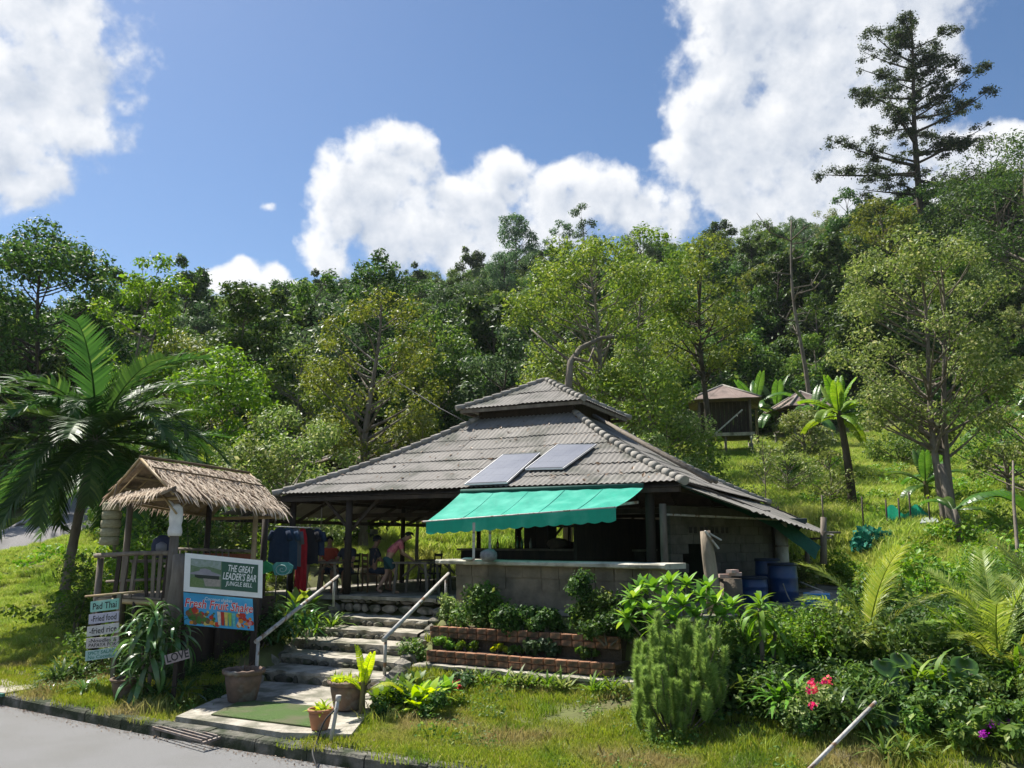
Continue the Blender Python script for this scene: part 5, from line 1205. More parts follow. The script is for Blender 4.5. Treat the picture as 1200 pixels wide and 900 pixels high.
def person(label, loc, rz, J, shirt, lower, skin=None, hair='short', cap=None, sleeves=True, legs_to=.55, extra=None):
    skin = skin or SKIN; root = thing('person', label, 'person', loc, 'people in the bar'); M4 = Matrix.Translation(loc) @ Matrix.Rotation(rz, 4, 'Z')
    T = lambda k: Vector(J[k])
    pel, sp_, ch, nk, hd = T('pelvis'), T('spine'), T('chest'), T('neck'), T('head')
    up_ = (hd - nk).normalized(); fw = Vector(J.get('face', (0, 1, 0))).normalized(); sdv = fw.cross(up_).normalized()
    chains = [[(pel, (.15, .11)), (sp_, (.13, .095)), (ch, (.165, .105)), (nk, .052), (nk.lerp(hd, .45) + fw * .02, (.062, .07)), (hd, (.078, .092)), (hd + up_ * .075, (.06, .07))],
              [(hd, (.078, .092)), (hd + fw * .105 - up_ * .015, .014)]]
    for s_, k in ((-1, 'l'), (1, 'r')):
        sh, el, wr = T('sh_' + k), T('el_' + k), T('wr_' + k); hip, kn, an, toe = T('hip_' + k), T('kn_' + k), T('an_' + k), T('toe_' + k)
        hdv = (wr - el).normalized(); palm_ = wr + hdv * .07; n1 = hdv.cross(Vector((0, 0, 1))).normalized() if abs(hdv.z) < .9 else Vector((1, 0, 0))
        chains.append([(ch, (.165, .105)), (sh, .058), (sh.lerp(el, .5), .048), (el, .04), (el.lerp(wr, .4), .038), (wr, .026), (palm_, (.036, .018))])
        for q, (o_, L) in enumerate([(-.03, .07), (-.01, .08), (.012, .075), (.032, .06)]):
            b_ = palm_ + n1 * o_ + hdv * .02; chains.append([(palm_, (.036, .018)), (b_, .0095), (b_ + hdv * L * .55 + Vector((0, 0, -.006)), .0085), (b_ + hdv * L + Vector((0, 0, -.022)), .007)])
        th = wr + hdv * .03 - n1 * .035 * s_; chains.append([(palm_, (.036, .018)), (th, .011), (th + hdv * .035 - n1 * .02 * s_, .009)])
        chains.append([(pel, (.15, .11)), (hip, .085), (hip.lerp(kn, .45), .075), (kn, .052), (kn.lerp(an, .35), .052), (an, .034), (an + (toe - an) * .3 - Vector((0, 0, .02)), .036), (toe, (.038, .022))])
    skin_mesh('body', chains, M4, skin, root, 1)
    sc = [[(sp_.lerp(pel, .6), (.165, .125)), (sp_, (.155, .118)), (ch, (.188, .13)), (ch.lerp(nk, .7), .075)]]
    for k in 'lr':
        sh, el = T('sh_' + k), T('el_' + k); sc.append([(ch, (.188, .13)), (sh, .078), (sh.lerp(el, .7 if sleeves else .2), .066)])
    skin_mesh('shirt', sc, M4, shirt, root, 1)
    lc = [[(pel + Vector((0, 0, .03)), (.165, .125)), (pel - Vector((0, 0, .03)), (.165, .12))]]
    for k in 'lr':
        hip, kn = T('hip_' + k), T('kn_' + k); lc.append([(pel - Vector((0, 0, .03)), (.165, .12)), (hip, .105), (hip.lerp(kn, legs_to), .092), (hip.lerp(kn, min(1, legs_to + .2)), .088)])
    skin_mesh('shorts', lc, M4, lower, root, 1)
    # head dressing
    c = M4 @ (hd + up_ * .03 - fw * .012); R3 = M4.to_3x3(); U = R3 @ up_; Fw = R3 @ fw; S_ = R3 @ sdv
    bm = bmesh.new(); bmesh.ops.create_uvsphere(bm, u_segments=18, v_segments=12, radius=1); m = MB(); rr_ = random.Random(3)
    keep = [v_ for v_ in bm.verts]; vs = []
    for v_ in bm.verts:
        q = v_.co * (1 + rr_.uniform(-.02, .02)); vs.append(c + S_ * q.x * .090 + Fw * q.y * .108 + U * q.z * .102)
    fs = [tuple(v_.index for v_ in f.verts) for f in bm.faces if not (f.calc_center_median().y > .25 and f.calc_center_median().z < .42) and f.calc_center_median().z > -.55]
    m.add(vs, fs, True); bm.free(); obj('hair', m, HAIR, root)
    m = MB()
    for s_ in (-1, 1):
        e = M4 @ (hd + up_ * .018 + fw * .083 + sdv * .032 * s_); m.lathe(e - Vector((0, 0, .006)), [(0.001, 0), (.009, .003), (.009, .009), (.001, .012)], 6)
    obj('eyes', m, HAIR, root); m = MB(); e = M4 @ (hd - up_ * .048 + fw * .083); m.bar(e - S_ * .022, e + S_ * .022, .008, .007); obj('mouth', m, mat('lips', (.3,.1,.08)), root)
    m = MB()
    for s_ in (-1, 1):
        e = M4 @ (hd + sdv * .083 * s_); m.tube([e - U * .025, e + Fw * .01, e + U * .028], [.008, .016, .01], 6)
    obj('ears', m, skin, root)
    if cap:
        m = MB(); vs = []; 
        bm = bmesh.new(); bmesh.ops.create_uvsphere(bm, u_segments=16, v_segments=10, radius=1)
        vs = [c + S_ * v_.co.x * .10 + Fw * v_.co.y * .115 + U * (v_.co.z * .11 + .012) for v_ in bm.verts]; fs = [tuple(v_.index for v_ in f.verts) for f in bm.faces if f.calc_center_median().z > .1]; m.add(vs, fs, True); bm.free()
        a = c + Fw * .09 + U * .035; m.prism([a - S_ * .07, a - S_ * .05 + Fw * .08, a + S_ * .05 + Fw * .08, a + S_ * .07], (0, 0, 0), U * .008); obj('cap', m, cap, root)
    return root
def seated(lean=.02, arms='table', sh=.46):
    a = dict(pelvis=(0, 0, sh + .07), spine=(0, lean * .5, sh + .28), chest=(0, lean, sh + .50), neck=(0, lean + .03, sh + .66), head=(0, lean + .07, sh + .80), face=(0, 1, -.15))
    for s_, k in ((-1, 'l'), (1, 'r')):
        a['sh_' + k] = (.175 * s_, lean, sh + .55); a['el_' + k] = (.24 * s_, lean + .12, sh + .31); a['wr_' + k] = (.13 * s_, lean + .34, sh + .32)
        a['hip_' + k] = (.10 * s_, .04, sh + .05); a['kn_' + k] = (.13 * s_, .44, sh + .04); a['an_' + k] = (.13 * s_, .42, .08); a['toe_' + k] = (.14 * s_, .57, .03)
    return a
RED = mat('dark_red_shirt', (.38,.06,.03), (.30,.045,.02), scale=12, rough=.9); DSH = mat('charcoal_shirt', (.035,.035,.045), (.05,.05,.06), rough=.9); DSHO = mat('dark_shorts', (.03,.04,.06), (.04,.05,.08), rough=.9)
PINKC = mat('pink_checked_top', (.62,.22,.24), (.45,.10,.13), scale=14, rough=.9, detail=2); TEALS = mat('teal_shorts', (.02,.10,.09), (.03,.07,.09), scale=10, rough=.9)
def gp(u, d): p = P(u, 690, d); return Vector((p.x, p.y, FLOOR))
person('seated person in a dark red shirt leaning on the table beside the clothes rack', gp(385, 21.2), R(185), seated(.06), RED, DSHO)
person('seated person in dark clothes half hidden behind the front roof post', gp(407, 21.0), R(160), seated(.03), DSH, DSHO)
person('seated person in a peaked cap and dark top on a chair beside the bending man', gp(436, 20.9), R(-60), seated(.02), DSH, DSHO, cap=mat('black_cap', (.02,.02,.025)))
SB = dict(pelvis=(0, -.12, .86), spine=(0, -.03, 1.02), chest=(0, .13, 1.19), neck=(0, .27, 1.30), head=(0, .38, 1.38), face=(0, .8, -.55),
          sh_l=(-.17, .17, 1.22), sh_r=(.17, .17, 1.22), el_l=(-.20, .22, .97), el_r=(.21, .24, .97), wr_l=(-.15, .42, .84), wr_r=(.15, .44, .84),
          hip_l=(-.1, -.11, .82), hip_r=(.1, -.11, .82), kn_l=(-.12, -.12, .45), kn_r=(.12, .10, .47), an_l=(-.12, -.34, .10), an_r=(.12, .03, .08), toe_l=(-.12, -.22, .03), toe_r=(.12, .18, .03))
person('barefoot person in a pink checked top and dark teal shorts bending over a table', gp(459, 20.3), R(-78), SB, PINKC, TEALS, skin=SKIN2, legs_to=.5)

# ------------------------------------------------------------------ furniture and things in the bar
def table(label, c, L, Wd, rz, h=.76, top=GWOOD, legs=GWOOD, xleg=False, name='wooden_table'):
    t = thing(name, label, 'table', c, 'wooden tables in the bar'); Mz = Matrix.Rotation(rz, 3, 'Z'); nb = 3
    for k in range(nb):
        m = MB(); m.box(c + Mz @ Vector((0, Wd * ((k + .5) / nb - .5), h - .02)), (L, Wd / nb - .008, .04), rz=rz); obj('plank', m, top, t)
    for sx in (-1, 1):
        for sy in (-1, 1):
            q = Mz @ Vector((sx * (L / 2 - .1), sy * (Wd / 2 - .06), 0)); q2 = Mz @ Vector((sx * (L / 2 - .02), sy * (Wd / 2 - .06), 0)); m = MB(); m.bar(c + q2, c + q + Vector((0, 0, h - .04)), .06, .06); obj('leg', m, legs, t)
        m = MB(); a = Mz @ Vector((sx * (L / 2 - .1), 0, h - .35)); b = Mz @ Vector((sx * (L / 2 - .5), 0, h - .05)); m.bar(c + a, c + b, .04, .04); obj('brace', m, legs, t)
    return t
FR = math.atan2(BX.y, BX.x)
table('grey wooden table with angled braces in front of the person in red', gp(383, 20.2), 1.0, .6, FR)
table('wooden table at the person in pink bending over it', gp(488, 20.0), 1.0, .65, FR)
table('dim wooden table deeper inside between the bending person and the counter', gp(515, 22.3), 1.1, .7, FR)
def chair(label, c, rz, mt):
    t = thing('chair', label, 'chair', c, 'chairs in the bar'); Mz = Matrix.Rotation(rz, 3, 'Z'); m = MB(); m.box(c + Vector((0, 0, .44)), (.42, .42, .035), rz=rz); obj('seat', m, mt, t)
    for sx in (-1, 1):
        for sy in (-1, 1):
            q = Mz @ Vector((sx * .18, sy * .18, 0)); m = MB(); m.bar(c + q * 1.1, c + q + Vector((0, 0, .43 if sy > 0 else .44)), .04, .04); obj('leg', m, mt, t)
        q = Mz @ Vector((sx * .18, -.19, 0)); m = MB(); m.bar(c + q + Vector((0, 0, .45)), c + q * 1.15 + Vector((0, 0, .95)), .035, .035); obj('back_post', m, mt, t)
    for z_ in (.62, .75, .9):
        q = Mz @ Vector((0, -.2, z_)); m = MB(); m.box(c + q, (.38, .02, .07), rz=rz); obj('slat', m, mt, t)
CHW = mat('brown_chair_wood', (.16,.085,.045), (.10,.055,.03), scale=8, rough=.7)
chair('brown slatted wooden chair under the person in a cap', gp(436, 20.95), R(-60), CHW)
chair('dark chair under the person in red', gp(385, 21.2), R(185), DWOOD)
chair('dark chair under the person behind the post', gp(407, 21.0), R(160), DWOOD)
chair('empty dark chair behind the table next to the counter', gp(504, 21.2), R(120), DWOOD)
# clothes rack
ra, rb = P(322, 617, 19.2), P(376, 619, 19.8)
rk_ = thing('clothes_rack', 'thin hanging rail slung under the eave carrying dark shirts and a red dress', 'rack', (ra + rb) / 2)
m = MB(); m.tube([ra, rb], .014, 6); obj('rail', m, STEEL, rk_)
for q in (ra, rb): m = MB(); m.tube([q, q + Vector((0, 0, .5))], .008, 4); obj('hanging_rope', m, GWOOD, rk_)
def garment(label, t, w, hgt, matl, ang, sleeve=.22, taper=1.15, cat='shirt', seed=0, name='hanging_shirt'):
    c = ra.lerp(rb, t); rr_ = random.Random(seed); root = thing(name, label, cat, c, 'clothes hanging at the bar'); X = Matrix.Rotation(FR + ang, 3, 'Z') @ Vector((1, 0, 0)); Y = Vector((-X.y, X.x, 0))
    m = MB(); nx, nz_ = 10, 8; vs = []
    for s_ in (-1, 1):
        for j in range(nz_ + 1):
            tt = j / nz_; ww = w * .5 * (.55 + .45 * min(1, tt * 6)) * (1 + (taper - 1) * tt)
            for i in range(nx + 1):
                u_ = i / nx * 2 - 1; fold = .022 * math.sin(u_ * 9 + seed) * tt; dep = .035 * (1 - abs(u_) ** 3) * s_ + fold
                vs.append(c + X * u_ * ww + Y * dep + Vector((0, 0, -.05 - hgt * tt + (.04 * (1 - abs(u_)) if j == 0 else 0) + (rr_.uniform(-.015, .015) if j == nz_ else 0))))
    w_ = nx + 1; o_ = (nz_ + 1) * w_
    fs = [(j * w_ + i, j * w_ + i + 1, (j + 1) * w_ + i + 1, (j + 1) * w_ + i) for j in range(nz_) for i in range(nx)]; fs += [tuple(q + o_ for q in f)[::-1] for f in fs]; m.add(vs, fs, True)
    if sleeve:
        for s_ in (-1, 1):
            a = c + X * s_ * w * .40 + Vector((0, 0, -.10)); b = c + X * s_ * (w * .56) + Vector((0, 0, -.10 - sleeve)); m.tube([a, b], [.055, .07], 8)
    obj('cloth', m, matl, root); m = MB(); m.tube([c - X * w * .24 + Vector((0, 0, -.07)), c + Vector((0, 0, -.02)), c + X * w * .24 + Vector((0, 0, -.07))], .009, 4); m.tube([c + Vector((0, 0, -.03)), c + Vector((0, 0, .02))], .006, 4); obj('hanger', m, STEEL, root)
NAVY = mat('navy_cloth', (.012,.025,.055), (.02,.035,.07), rough=.95); NAVB = mat('blue_cloth', (.02,.05,.10), (.03,.06,.11), rough=.95); BLK_ = mat('black_cloth', (.012,.012,.016), (.02,.02,.025), rough=.95); REDC = mat('red_cloth', (.35,.012,.02), (.22,.01,.015), scale=8, rough=.9); GREYC = mat('slate_cloth', (.10,.11,.13), (.07,.08,.1), rough=.95)
garment('navy blue shirt hanging at the left end of the clothes rail', .12, .50, .78, NAVY, .15, seed=1)
garment('dark blue longer shirt hanging next to the left end of the rail', .27, .48, .92, NAVB, .5, seed=2)
garment('slate grey shirt hanging narrow beside the red dress', .45, .30, .86, GREYC, .9, seed=3, sleeve=.3)
garment('long red dress hanging in the middle of the clothes rail', .60, .26, 1.45, REDC, .3, sleeve=0, taper=1.2, cat='dress', seed=4, name='hanging_dress')
garment('black shirt hanging just right of the red dress', .74, .44, .80, BLK_, .35, seed=5)
garment('black and navy shirt hanging at the right end of the clothes rail', .92, .40, .60, NAVY, .1, seed=6)

# things on and behind the counter
def bottle(label, p, h, r, matl):
    t = thing('bottle', label, 'bottle', p, 'bottles on the bar'); m = MB(); m.lathe(p, [(r * .9, 0), (r, h * .05), (r, h * .55), (r * .4, h * .72), (r * .36, h * .95)], 12); obj('glass', m, matl, t); m = MB(); m.lathe(p + Vector((0, 0, h * .95)), [(r * .42, 0), (r * .42, h * .06)], 8); obj('cap', m, GWOOD, t)
GLG = mat('green_glass', (.03,.12,.06), (.02,.09,.04), rough=.1, spec=.8); GLB = mat('brown_glass', (.10,.05,.02), (.07,.03,.015), rough=.1, spec=.8); CLR = mat('pale_bottle', (.35,.38,.36), (.28,.32,.3), rough=.15)
icz = 2.56
def ic(a, b=-1.0): return B(a, b, icz)
for lab, a, b, h, r_, mm in [('tall green bottle on the inner counter, left of a matching pair', -.35, -1.2, .32, .04, GLG), ('green bottle right of the matching pair on the inner counter', -.22, -1.2, .30, .04, GLG), ('pale bottle behind the green pair on the inner counter', -.1, -.9, .28, .036, CLR),
                             ('brown bottle near the grey bundle', -1.0, -1.1, .26, .04, GLB), ('squat pale jar on the right of the inner counter', 1.9, -1.1, .2, .06, CLR), ('brown bottle at the far right of the inner counter', 2.4, -1.0, .3, .04, GLB), ('dark green bottle on the right beside the squat jar', 2.1, -.9, .33, .04, GLG)]:
    bottle(lab, ic(a, b), h, r_, mm)
def lump(name, label, cat, c, r_, matl, seed=0, sub=2, flat=.7, part='body'):
    rr_ = random.Random(seed); t = thing(name, label, cat, c); bm = bmesh.new(); bmesh.ops.create_icosphere(bm, subdivisions=sub, radius=1); m = MB()
    vs = []
    for v_ in bm.verts:
        k = 1 + .22 * noise.noise(v_.co * 1.7 + Vector((seed, 0, 0))) + .09 * noise.noise(v_.co * 5 + Vector((seed, 3, 0))); vs.append(Vector(c) + Vector((v_.co.x * r_[0] * k, v_.co.y * r_[1] * k, v_.co.z * r_[2] * k + r_[2] * .8)))
    m.add(vs, [tuple(v_.index for v_ in f.verts) for f in bm.faces], True); bm.free(); obj(part, m, matl, t); return t
lump('plastic_bag', 'crumpled grey bag sitting on the counter beside the awning prop', 'bag', Vector((P(572, 656, 16.25).x, 16.25, 2.385)), (.19, .15, .13), mat('grey_bag', (.25,.25,.26), (.14,.14,.15), scale=14, rough=.5), 3)
lump('white_plate', 'small white upturned plate at the left end of the counter slab', 'plate', Vector((P(548, 652, 16.6).x, 16.7, 2.385)), (.13, .11, .03), mat('white_ceramic', (.75,.74,.7)), 5)
lump('cardboard_heap', 'brownish heap of goods on the inner counter', 'heap', ic(.75, -1.0), (.3, .2, .16), mat('dull_brown', (.16,.12,.08), (.08,.06,.05), scale=8), 9)
fr = thing('upright_cabinet', 'tall dark cabinet standing behind the counter under the awning', 'cabinet', B(-.35, .3, FLOOR)); m = MB(); m.box(B(-.35, .3, FLOOR + .85), (.75, .6, 1.7), rz=FR); obj('carcass', m, mat('charcoal_paint', (.03,.03,.035), (.045,.045,.05), rough=.5), fr)
for k in range(2): m = MB(); m.box(B(-.35 - .18 + .36 * k, -.01, FLOOR + .9), (.34, .02, 1.5), rz=FR); obj('door', m, DWOOD, fr)
# logs, stumps, barrels, basket at the kitchen
lgp = P(835, 690, 14.9); lg = thing('log_post', 'thick pale weathered log post with two short boards on its top', 'post', Vector((lgp.x, lgp.y, 1.3)))
LOGM = mat('weathered_log', (.34,.28,.21), (.18,.145,.105), scale=5, rough=.95, bump=.6, stretch=(1, 1, .3))
m = MB(); m.tube([(lgp.x + .02, lgp.y, 1.2), (lgp.x, lgp.y, 2.0), (lgp.x - .05, lgp.y, 2.55), (lgp.x - .09, lgp.y, 2.95)], [.135, .125, .12, .09], 11); obj('trunk', m, LOGM, lg)
for a, b in ((P(826, 622, 14.8), P(842, 643, 14.8)), (P(831, 625, 14.9), P(845, 633, 14.9))): m = MB(); m.bar(a, b, .1, .025); obj('board', m, STEEL, lg)
sp2 = P(857, 690, 15.0); sg = thing('stump', 'short dark stump topped with broken pinkish bricks beside the log post', 'stump', Vector((sp2.x, sp2.y, 1.3)))
m = MB(); m.tube([(sp2.x, sp2.y, 1.2), (sp2.x, sp2.y, 2.1)], [.22, .2], 10); obj('trunk', m, mat('dark_log', (.16,.125,.09), (.08,.065,.05), scale=6, rough=.95, bump=.6), sg)
for k, (dx, dz, a) in enumerate([(-.12, .02, .2), (.08, .05, -.3), (.02, .1, .7)]): m = MB(); m.box((sp2.x + dx, sp2.y - .03 * k, 2.13 + dz), (.22, .12, .06), rz=a); obj('brick', m, mat('pink_brick', (.45,.27,.22), (.5,.42,.38), scale=10), sg)
BLUE = mat('blue_plastic', (.008,.035,.12), (.012,.045,.14), rough=.35, spec=.5); BLUEL = mat('light_blue_plastic', (.06,.28,.62), (.08,.33,.68), rough=.35)
def barrel(label, p, r_, h, matl, tilt=0):
    t = thing('barrel', label, 'barrel', p, 'blue barrels by the kitchen'); m = MB(); m.lathe(p, [(r_ * .92, 0), (r_, h * .05), (r_ * 1.0, h * .3), (r_ * 1.04, h * .33), (r_, h * .36), (r_, h * .63), (r_ * 1.04, h * .66), (r_, h * .69), (r_ * .96, h * .96), (r_ * .99, h)], 20); obj('drum', m, matl, t)
    m = MB(); m.lathe(p + Vector((0, 0, h * .97)), [(r_ * 1.03, 0), (r_ * 1.03, .05), (r_ * .9, .06)], 20); obj('lid', m, mat('dark_lid', (.02,.03,.05)), t)
barrel('tall blue barrel standing outside the kitchen corner in the sun', Vector((P(919, 700, 17.7).x, 17.7, 1.45)), .30, .82, BLUE)
barrel('low dark blue barrel standing inside the kitchen opening', Vector((P(884, 700, 17.3).x, 17.3, FLOOR)), .28, .5, BLUE)
barrel('dark blue barrel tucked against the pale column', Vector((P(903, 700, 18.2).x, 18.3, FLOOR)), .27, .85, BLUE)
bkp = Vector((P(957, 700, 16.6).x, 16.6, 1.42)); bs = thing('laundry_basket', 'bright blue slatted plastic basket full of rags on the ground', 'basket', bkp)
for k in range(20):
    a = k * 6.283 / 20; m = MB(); m.bar(bkp + Vector((math.cos(a) * .18, math.sin(a) * .18, .02)), bkp + Vector((math.cos(a) * .235, math.sin(a) * .235, .29)), .045, .012); obj('slat', m, BLUEL, bs)
for z_, q in ((.01, .18), (.15, .212), (.29, .238)): m = MB(); m.lathe(bkp, [(q, z_), (q + .014, z_), (q + .014, z_ + .035), (q, z_ + .035)], 20); obj('rim', m, BLUEL, bs)
lump('rag', 'pale rags heaped in the blue basket', 'rags', bkp + Vector((0, 0, .16)), (.2, .2, .12), mat('pale_rag', (.55,.5,.45), (.35,.3,.28), scale=10), 12)
lump('rubble_heap', 'small heap of pinkish broken stones right of the blue basket', 'rubble', Vector((P(985, 715, 16.3).x, 16.4, 1.2)), (.3, .25, .18), mat('pinkish_rubble', (.42,.33,.28), (.25,.2,.17), scale=9, bump=1), 13)
def hose(name, label, pts, r_, matl, cat='hose'):
    t = thing(name, label, cat, pts[0]); m = MB(); d = []
    for i in range(len(pts) - 1):
        p0 = pts[max(0, i - 1)]; p1 = pts[i]; p2 = pts[i + 1]; p3 = pts[min(len(pts) - 1, i + 2)]
        for k in range(6):
            s = k / 6; d.append(.5 * ((2 * p1) + (p2 - p0) * s + (2 * p0 - 5 * p1 + 4 * p2 - p3) * s * s + (3 * p1 - p0 - 3 * p2 + p3) * s ** 3))
    d.append(pts[-1]); m.tube(d, r_, 6); obj('tube', m, matl, t)
hose('hose', 'pale hose drooping from the net down to the kitchen yard', [P(912, 660, 18), P(918, 685, 17.4), P(930, 708, 16.8), P(955, 713, 16.0)], .014, CONCL)
hose('hose', 'pale hose lying behind the blue basket', [P(938, 682, 17.5), P(955, 689, 17.3), P(975, 696, 17.2)], .016, CONCL)
# cabins up the slope
TINR = mat('rusty_tin_roof', (.19,.135,.115), (.26,.20,.175), scale=3, rough=.8, c3=(.12,.09,.075), s3=1.5)
def cabin(label, c, w, dpt, zf, zw, zr, ov, rz, slant=False):
    t = thing('cabin', label, 'cabin', c, 'small cabins on the slope'); Mz = Matrix.Rotation(rz, 3, 'Z')
    def L(x, y, z): q = c + Mz @ Vector((x, y, 0)); return Vector((q.x, q.y, z))
    for x in (-w / 2, 0, w / 2):
        for y in (-dpt / 2, dpt / 2):
            m = MB(); m.tube([L(x, y, c.z - .5), L(x, y, zf)], .09 if x else .06, 7); obj('stilt', m, CONC if x else GWOOD, t)
    m = MB(); m.bar(L(-w / 2 - .2, -dpt / 2 - .1, zf), L(w / 2 + .2, -dpt / 2 - .1, zf), .12, .2); obj('floor_beam', m, CONCL, t)
    m = MB(); m.box(L(0, 0, zf), (w + .3, dpt, .1), rz=rz); obj('floor', m, GWOOD, t)
    n = 12
    for k in range(n):
        x = -w / 2 + w * (k + .5) / n; m = MB(); m.box(L(x, -dpt / 2 + .5, (zf + zw) / 2), (w / n - .01, .05, zw - zf), rz=rz); obj('wall_board', m, DWOOD, t)
    for s_ in (-1, 1):
        for k in range(6):
            y = -dpt / 2 + .5 + (dpt - .5) * (k + .5) / 6; m = MB(); m.box(L(s_ * w / 2, y, (zf + zw) / 2), (.05, (dpt - .5) / 6 - .01, zw - zf), rz=rz); obj('wall_board', m, DWOOD, t)
    for x in (-w / 2, w / 2): m = MB(); m.tube([L(x, -dpt / 2, zf), L(x, -dpt / 2, zw)], .08, 7); obj('post', m, GWOOD, t)
    for k in range(10):
        x = -w / 2 + w * k / 9; m = MB(); m.bar(L(x, -dpt / 2, zf), L(x, -dpt / 2, zf + .55), .03, .03); obj('baluster', m, DWOOD, t)
    e = [(-w / 2 - ov, -dpt / 2 - ov), (w / 2 + ov, -dpt / 2 - ov), (w / 2 + ov, dpt / 2 + ov), (-w / 2 - ov, dpt / 2 + ov)]
    for i in range(4):
        a = e[i]; b = e[(i + 1) % 4]; n = 7
        for k in range(n):
            m = MB(); q = []; 
            for (s, tt) in ((k / n, 0), ((k + 1) / n, 0), ((k + 1) / n, .97), (k / n, .97)):
                x = a[0] + (b[0] - a[0]) * s; y = a[1] + (b[1] - a[1]) * s; q.append(L(x * (1 - tt), y * (1 - tt), zw + (zr - zw) * tt + .012 * (k % 2)))
            m.prism(q, (0, 0, 0), (0, 0, .03)); obj('roof_sheet', m, TINR, t)
    for i in range(4): m = MB(); m.tube([L(e[i][0], e[i][1], zw + .05), L(0, 0, zr + .04)], .07, 6); obj('ridge_cap', m, RIDGEM, t)
    return t
c1 = P(851, 533, 50); cabin('dark timber cabin on stilts with a rusty pyramid roof above the grass slope', c1, 3.0, 3.0, 9.05, 11.15, 12.35, .65, R(-14))
m_c = MB(); m_c.bar(P(826, 519, 47.6), P(870, 480, 47.6), .05, .08); lnp = thing('leaning_pole', 'long pale pole leaning diagonally across the front of the stilted cabin', 'pole', P(826, 519, 47.6)); obj('rod', m_c, STEEL, lnp)
c2 = P(942, 520, 56); cabin('smaller rusty roofed cabin half hidden behind banana leaves', c2, 2.7, 2.7, c2.z + .9, P(942, 481, 56).z, P(936, 459, 56).z, .55, R(10))
c3 = P(408, 560, 33); cabin('small grey roofed hut peeping over the left side of the bar roof', Vector((c3.x, c3.y, H(c3.x, c3.y))), 1.6, 1.6, H(c3.x, c3.y) + .3, P(408, 543, 33).z, P(418, 527, 33).z, .4, R(30))

# ------------------------------------------------------------------ pots, pipes, small garden things
POTM = mat('old_clay_pot', (.19,.125,.09), (.11,.08,.06), scale=7, rough=.9, bump=.5, c3=(.22,.20,.17), s3=4, t3=(.55,.68)); TERRA = mat('terracotta', (.42,.19,.10), (.34,.15,.08), scale=6, rough=.85, c3=(.3,.22,.17), s3=5, t3=(.55,.68))
def pot(label, p, r_, h, matl, ruffle=False, group='garden pots'):
    t = thing('plant_pot', label, 'pot', p, group); m = MB(); m.lathe(p, [(r_ * .66, 0), (r_ * .72, .02), (r_ * .9, h * .6), (r_ * .95, h * .84)], 28); obj('bowl', m, matl, t)
    m = MB(); n = 56; vs = []; 
    for (rad, z) in ((.95, .83), (1.07, .88), (1.08, .97), (1.0, 1.0), (.9, .97), (.88, .82)):
        for k in range(n):
            a = k * 6.283 / n; wv = 1 + (.035 * math.sin(a * 14) if ruffle else 0); vs.append(Vector(p) + Vector((math.cos(a) * rad * r_ * wv, math.sin(a) * rad * r_ * wv, z * h + (.008 * math.sin(a * 14 + 1) if ruffle else 0))))
    m.add(vs, [(i * n + k, i * n + (k + 1) % n, (i + 1) * n + (k + 1) % n, (i + 1) * n + k) for i in range(5) for k in range(n)], True); obj('rim', m, matl, t)
    m = MB(); m.lathe(Vector(p) + Vector((0, 0, h * .78)), [(0.001, .03), (r_ * .9, 0)], 16); obj('soil', m, SOIL, t); return t
def gpos(u, d, z=None):
    p = P(u, 800, d); return Vector((p.x, d, H(p.x, d) if z is None else z))
POT1 = gpos(285, 13.7, .24); pot('large brown clay pot with a scalloped rim at the left foot of the steps', POT1, .31, .50, POTM, True)
POT2 = gpos(409, 13.0, .26); pot('large dark clay pot with a scalloped rim and grassy tufts right of the steps', POT2, .30, .42, POTM, True)
POT3 = gpos(377, 11.7, .25); pot('small orange terracotta pot standing on the corner of the concrete', POT3, .165, .27, TERRA)
POT4 = gpos(148, 14.0); pot('dark round pot under the big strap leaf plant', POT4, .24, .30, POTM)
pk = P(388, 870, 11.25); pp = thing('standpipe', 'short grey water pipe stake with a bent top beside the terracotta pot', 'pipe', Vector((pk.x, pk.y, .2)))
m = MB(); m.tube([(pk.x - .02, pk.y, .1), (pk.x + .04, pk.y, .5), (pk.x + .07, pk.y, .74)], .026, 8); obj('pipe', m, STEEL, pp); m = MB(); m.tube([(pk.x + .07, pk.y, .70), (pk.x + .075, pk.y, .77)], .036, 8); obj('cap', m, STEEL, pp)
hose('hose', 'thin black hose curling over the kerb beside the standpipe', [Vector((pk.x + .05, pk.y, .6)), Vector((pk.x - .09, pk.y - .05, .45)), Vector((pk.x - .16, pk.y - .15, .2)), Vector((pk.x - .12, pk.y - .5, .17)), Vector((pk.x + .02, pk.y - .75, .02))], .012, BLACKP)
dg_ = thing('leaning_pipe', 'pale metal pipe leaning out of the dark shrubs at the lower right', 'pipe', P(985, 865, 9.2)); m = MB(); m.tube([P(944, 906, 8.9), P(1026, 823, 9.8)], .022, 8); obj('rod', m, STEEL, dg_)
q = P(1040, 900, 8.9); lump('white_rock', 'white rounded rock in the grass at the bottom edge', 'rock', Vector((q.x, q.y, H(q.x, q.y) - .12)), (.26, .2, .17), mat('white_rock', (.62,.60,.56), (.45,.43,.40), scale=8, rough=.95, bump=.6), 21, sub=3)
